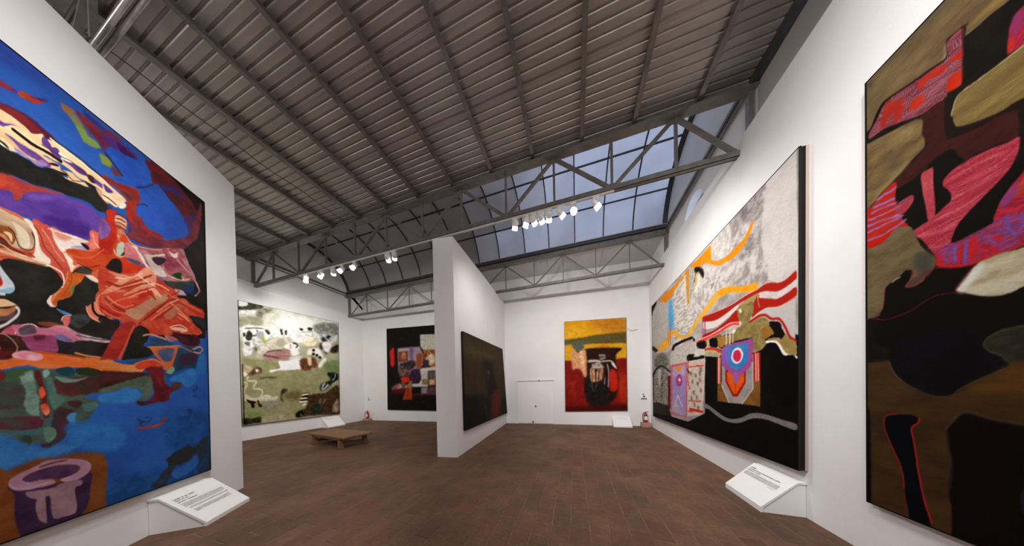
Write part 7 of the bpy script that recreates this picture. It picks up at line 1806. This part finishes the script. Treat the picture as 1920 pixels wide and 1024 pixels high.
def painting(key, pl, off, quad, stations, nrow, gain, label, contrast=1.0, fold=None, side_mat=None, back=0.012):
    """quad: (s, z) of bottom-start, bottom-end, top-end, top-start in metres"""
    (sa, za), (sb, zb), (sc, zc), (sd, zd) = quad
    st = np.array(stations)
    u = (st - st[0]) / (st[-1] - st[0])
    v = np.linspace(0, 1, nrow + 1)
    U, V = np.meshgrid(u, v)
    S = (sa * (1 - U) + sb * U) * (1 - V) + (sd * (1 - U) + sc * U) * V
    Z = (za * (1 - U) + zb * U) * (1 - V) + (zd * (1 - U) + zc * U) * V
    flip = S[0, 0] > S[0, -1]
    if flip:
        S = S[:, ::-1]; Z = Z[:, ::-1]
    seed = sum(map(ord, key)) * 7
    if fold is None:
        rgb = run_shapes(S * 1000.0, Z * 1000.0, PAINT[key], seed)
    else:
        # the part of the canvas past the picture edge goes on with the same shapes, turned over
        mid = S[nrow // 2]
        j0 = int(np.searchsorted(mid, fold))
        vis_rgb = run_shapes(S[:, j0:] * 1000.0, Z[:, j0:] * 1000.0, PAINT[key], seed)
        d = fold - mid[:j0]; w = mid[-1] - fold - 0.03
        d = d % (2 * w); d = np.where(d > w, 2 * w - d, d)
        idx = np.clip(np.searchsorted(mid[j0:], fold + d), 0, len(mid) - j0 - 1)
        rgb = np.concatenate([vis_rgb[:, idx], vis_rgb], 1)
    if contrast != 1.0:
        rgb = np.clip((rgb - 0.42) * contrast + 0.42, 0.02, 1)
    lin = np.where(rgb <= 0.04045, rgb / 12.92, ((rgb + 0.055) / 1.055) ** 2.4)
    lin = np.clip(lin * gain, 0, 0.9)
    ny, nx = S.shape
    P = np.array(pl.a)[None, None] + S[..., None] * np.array(pl.u) + np.array((0, 0, 1.0)) * Z[..., None] + np.array(pl.n) * off
    g = np.arange(ny * nx).reshape(ny, nx)
    F = np.stack([g[:-1, :-1], g[:-1, 1:], g[1:, 1:], g[1:, :-1]], -1).reshape(-1, 4)
    n_pl = np.cross(P[0, 1] - P[0, 0], P[1, 0] - P[0, 0])
    if np.dot(n_pl, np.array(pl.n)) < 0:
        F = F[:, ::-1]
    root = tag(empty('painting', pl.p((sa + sb) / 2, min(za, zb), off / 2)), label, 'painting')
    me = bpy.data.meshes.new('canvas')
    me.vertices.add(ny * nx); me.vertices.foreach_set('co', P.reshape(-1))
    me.loops.add(F.size); me.loops.foreach_set('vertex_index', F.reshape(-1))
    me.polygons.add(len(F)); me.polygons.foreach_set('loop_start', np.arange(0, F.size, 4))
    me.update(calc_edges=True)
    ca = me.color_attributes.new('paint', 'FLOAT_COLOR', 'POINT')
    ca.data.foreach_set('color', np.concatenate([lin.reshape(-1, 3), np.ones((ny * nx, 1))], 1).reshape(-1))
    me.materials.append(M['oil'])
    o = bpy.data.objects.new('canvas', me); COL.objects.link(o)
    keep_parent(o, root)
    # turned-over canvas edge and the stretcher behind it
    def quad_pts(o_, k):
        c = [(sa, za), (sb, zb), (sc, zc), (sd, zd)]
        mx = sum(a for a, _ in c) / 4; mz = sum(b for _, b in c) / 4
        return [pl.p(a + math.copysign(k, a - mx), b + math.copysign(k, b - mz), o_) for a, b in c]
    fr, bk = quad_pts(off - 0.0015, 0.004), quad_pts(0.028 if off > 0.07 else back, 0.004)
    MB().add(fr + bk, [(0, 1, 2, 3), (0, 4, 5, 1), (1, 5, 6, 2), (2, 6, 7, 3), (3, 7, 4, 0), (7, 6, 5, 4)]).build('canvas_edge', side_mat or M['stretcher'], root)
    # slim black frame around the face
    n_ = 4
    ring_v = quad_pts(off + 0.004, 0.010) + quad_pts(off + 0.004, -0.008) + quad_pts(off - 0.02, 0.010)
    ring_f = []
    for i in range(4):
        j = (i + 1) % 4
        ring_f += [(i, j, 4 + j, 4 + i), (i, 8 + i, 8 + j, j)]
    MB().add(ring_v, ring_f).build('frame', M['frame'], root)
    if off > 0.07:
        fr, bk = quad_pts(0.0275, -0.004), quad_pts(0.003, -0.004)
        MB().add(fr + bk, [(0, 1, 2, 3), (0, 4, 5, 1), (1, 5, 6, 2), (2, 6, 7, 3), (3, 7, 4, 0), (7, 6, 5, 4)]).build('stretcher_frame', M['stretcher_pale'], root)
    return root

GA = {'A': np.array([0.94, 0.93, 0.84]), 'R1': 0.98, 'R2': 0.76, 'L': np.array([1.06, 1.10, 1.2]), 'B1': 1.1, 'B2': 1.15, 'P': 1.1}
stA = np.concatenate([np.linspace(-3.3, -0.92, 150), proj_steps(-0.90, -0.36, 0.640, 440)])
painting('A', PA, 0.055, [(-3.3, 0.516), (0.623, 0.522), (0.658, 4.318), (-3.3, 4.322)], stA, 900, GA['A'],
         'huge blue, red and purple abstract canvas on the slanting left wall', contrast=1.0, fold=-0.858)
painting('R1', PR, 0.085, [(-0.005, 0.565), (5.24, 0.477), (5.243, 4.358), (-0.042, 4.26)], proj_steps(-0.02, 1.27, 5.24, 330)
         , 640, GA['R1'], 'long grey, orange and black abstract canvas with a concentric target on the right wall', contrast=1.05)
stR2 = np.concatenate([np.linspace(-3.4, -1.46, 110), proj_steps(-1.42, -1.06, -0.603, 310)])
painting('R2', PR, 0.055, [(-3.4, 0.53), (-0.603, 0.514), (-0.607, 4.206), (-3.4, 4.16)], stR2, 820, GA['R2'],
         'tall dark ochre, red and black abstract canvas on the right wall beyond the caption stand', contrast=1.06, fold=-1.30)
painting('L', PL, 0.05, [(-0.03, 0.518), (3.045, 0.513), (3.088, 4.831), (-0.03, 4.63)], proj_steps(-0.03, 1.25, 3.07, 210), 260, GA['L'],
         'grey-green and white crowded abstract canvas on the left gallery wall', contrast=1.22)
painting('B1', PB, 0.05, [(1.336, 0.583), (5.0, 0.535), (5.0, 4.65), (1.40, 4.727)], np.linspace(1.33, 5.0, 170), 200, GA['B1'],
         'black canvas with a pasted cluster of red and pale shapes on the far left wall')
painting('B2', PB, 0.05, [(10.223, 0.564), (12.556, 0.601), (12.55, 4.202), (10.245, 4.253)], np.linspace(10.22, 12.55, 140), 210, GA['B2'],
         'yellow, dark green and deep red canvas on the back wall')
painting('P', PP, 0.06, [(0.325, 0.565), (4.514, 0.479), (3.928, 3.181), (0.30, 2.979)], proj_steps(0.30, 1.80, 4.5, 70), 130, GA['P'],
         'dark brown-olive canvas with a shadowy figure on the middle partition')
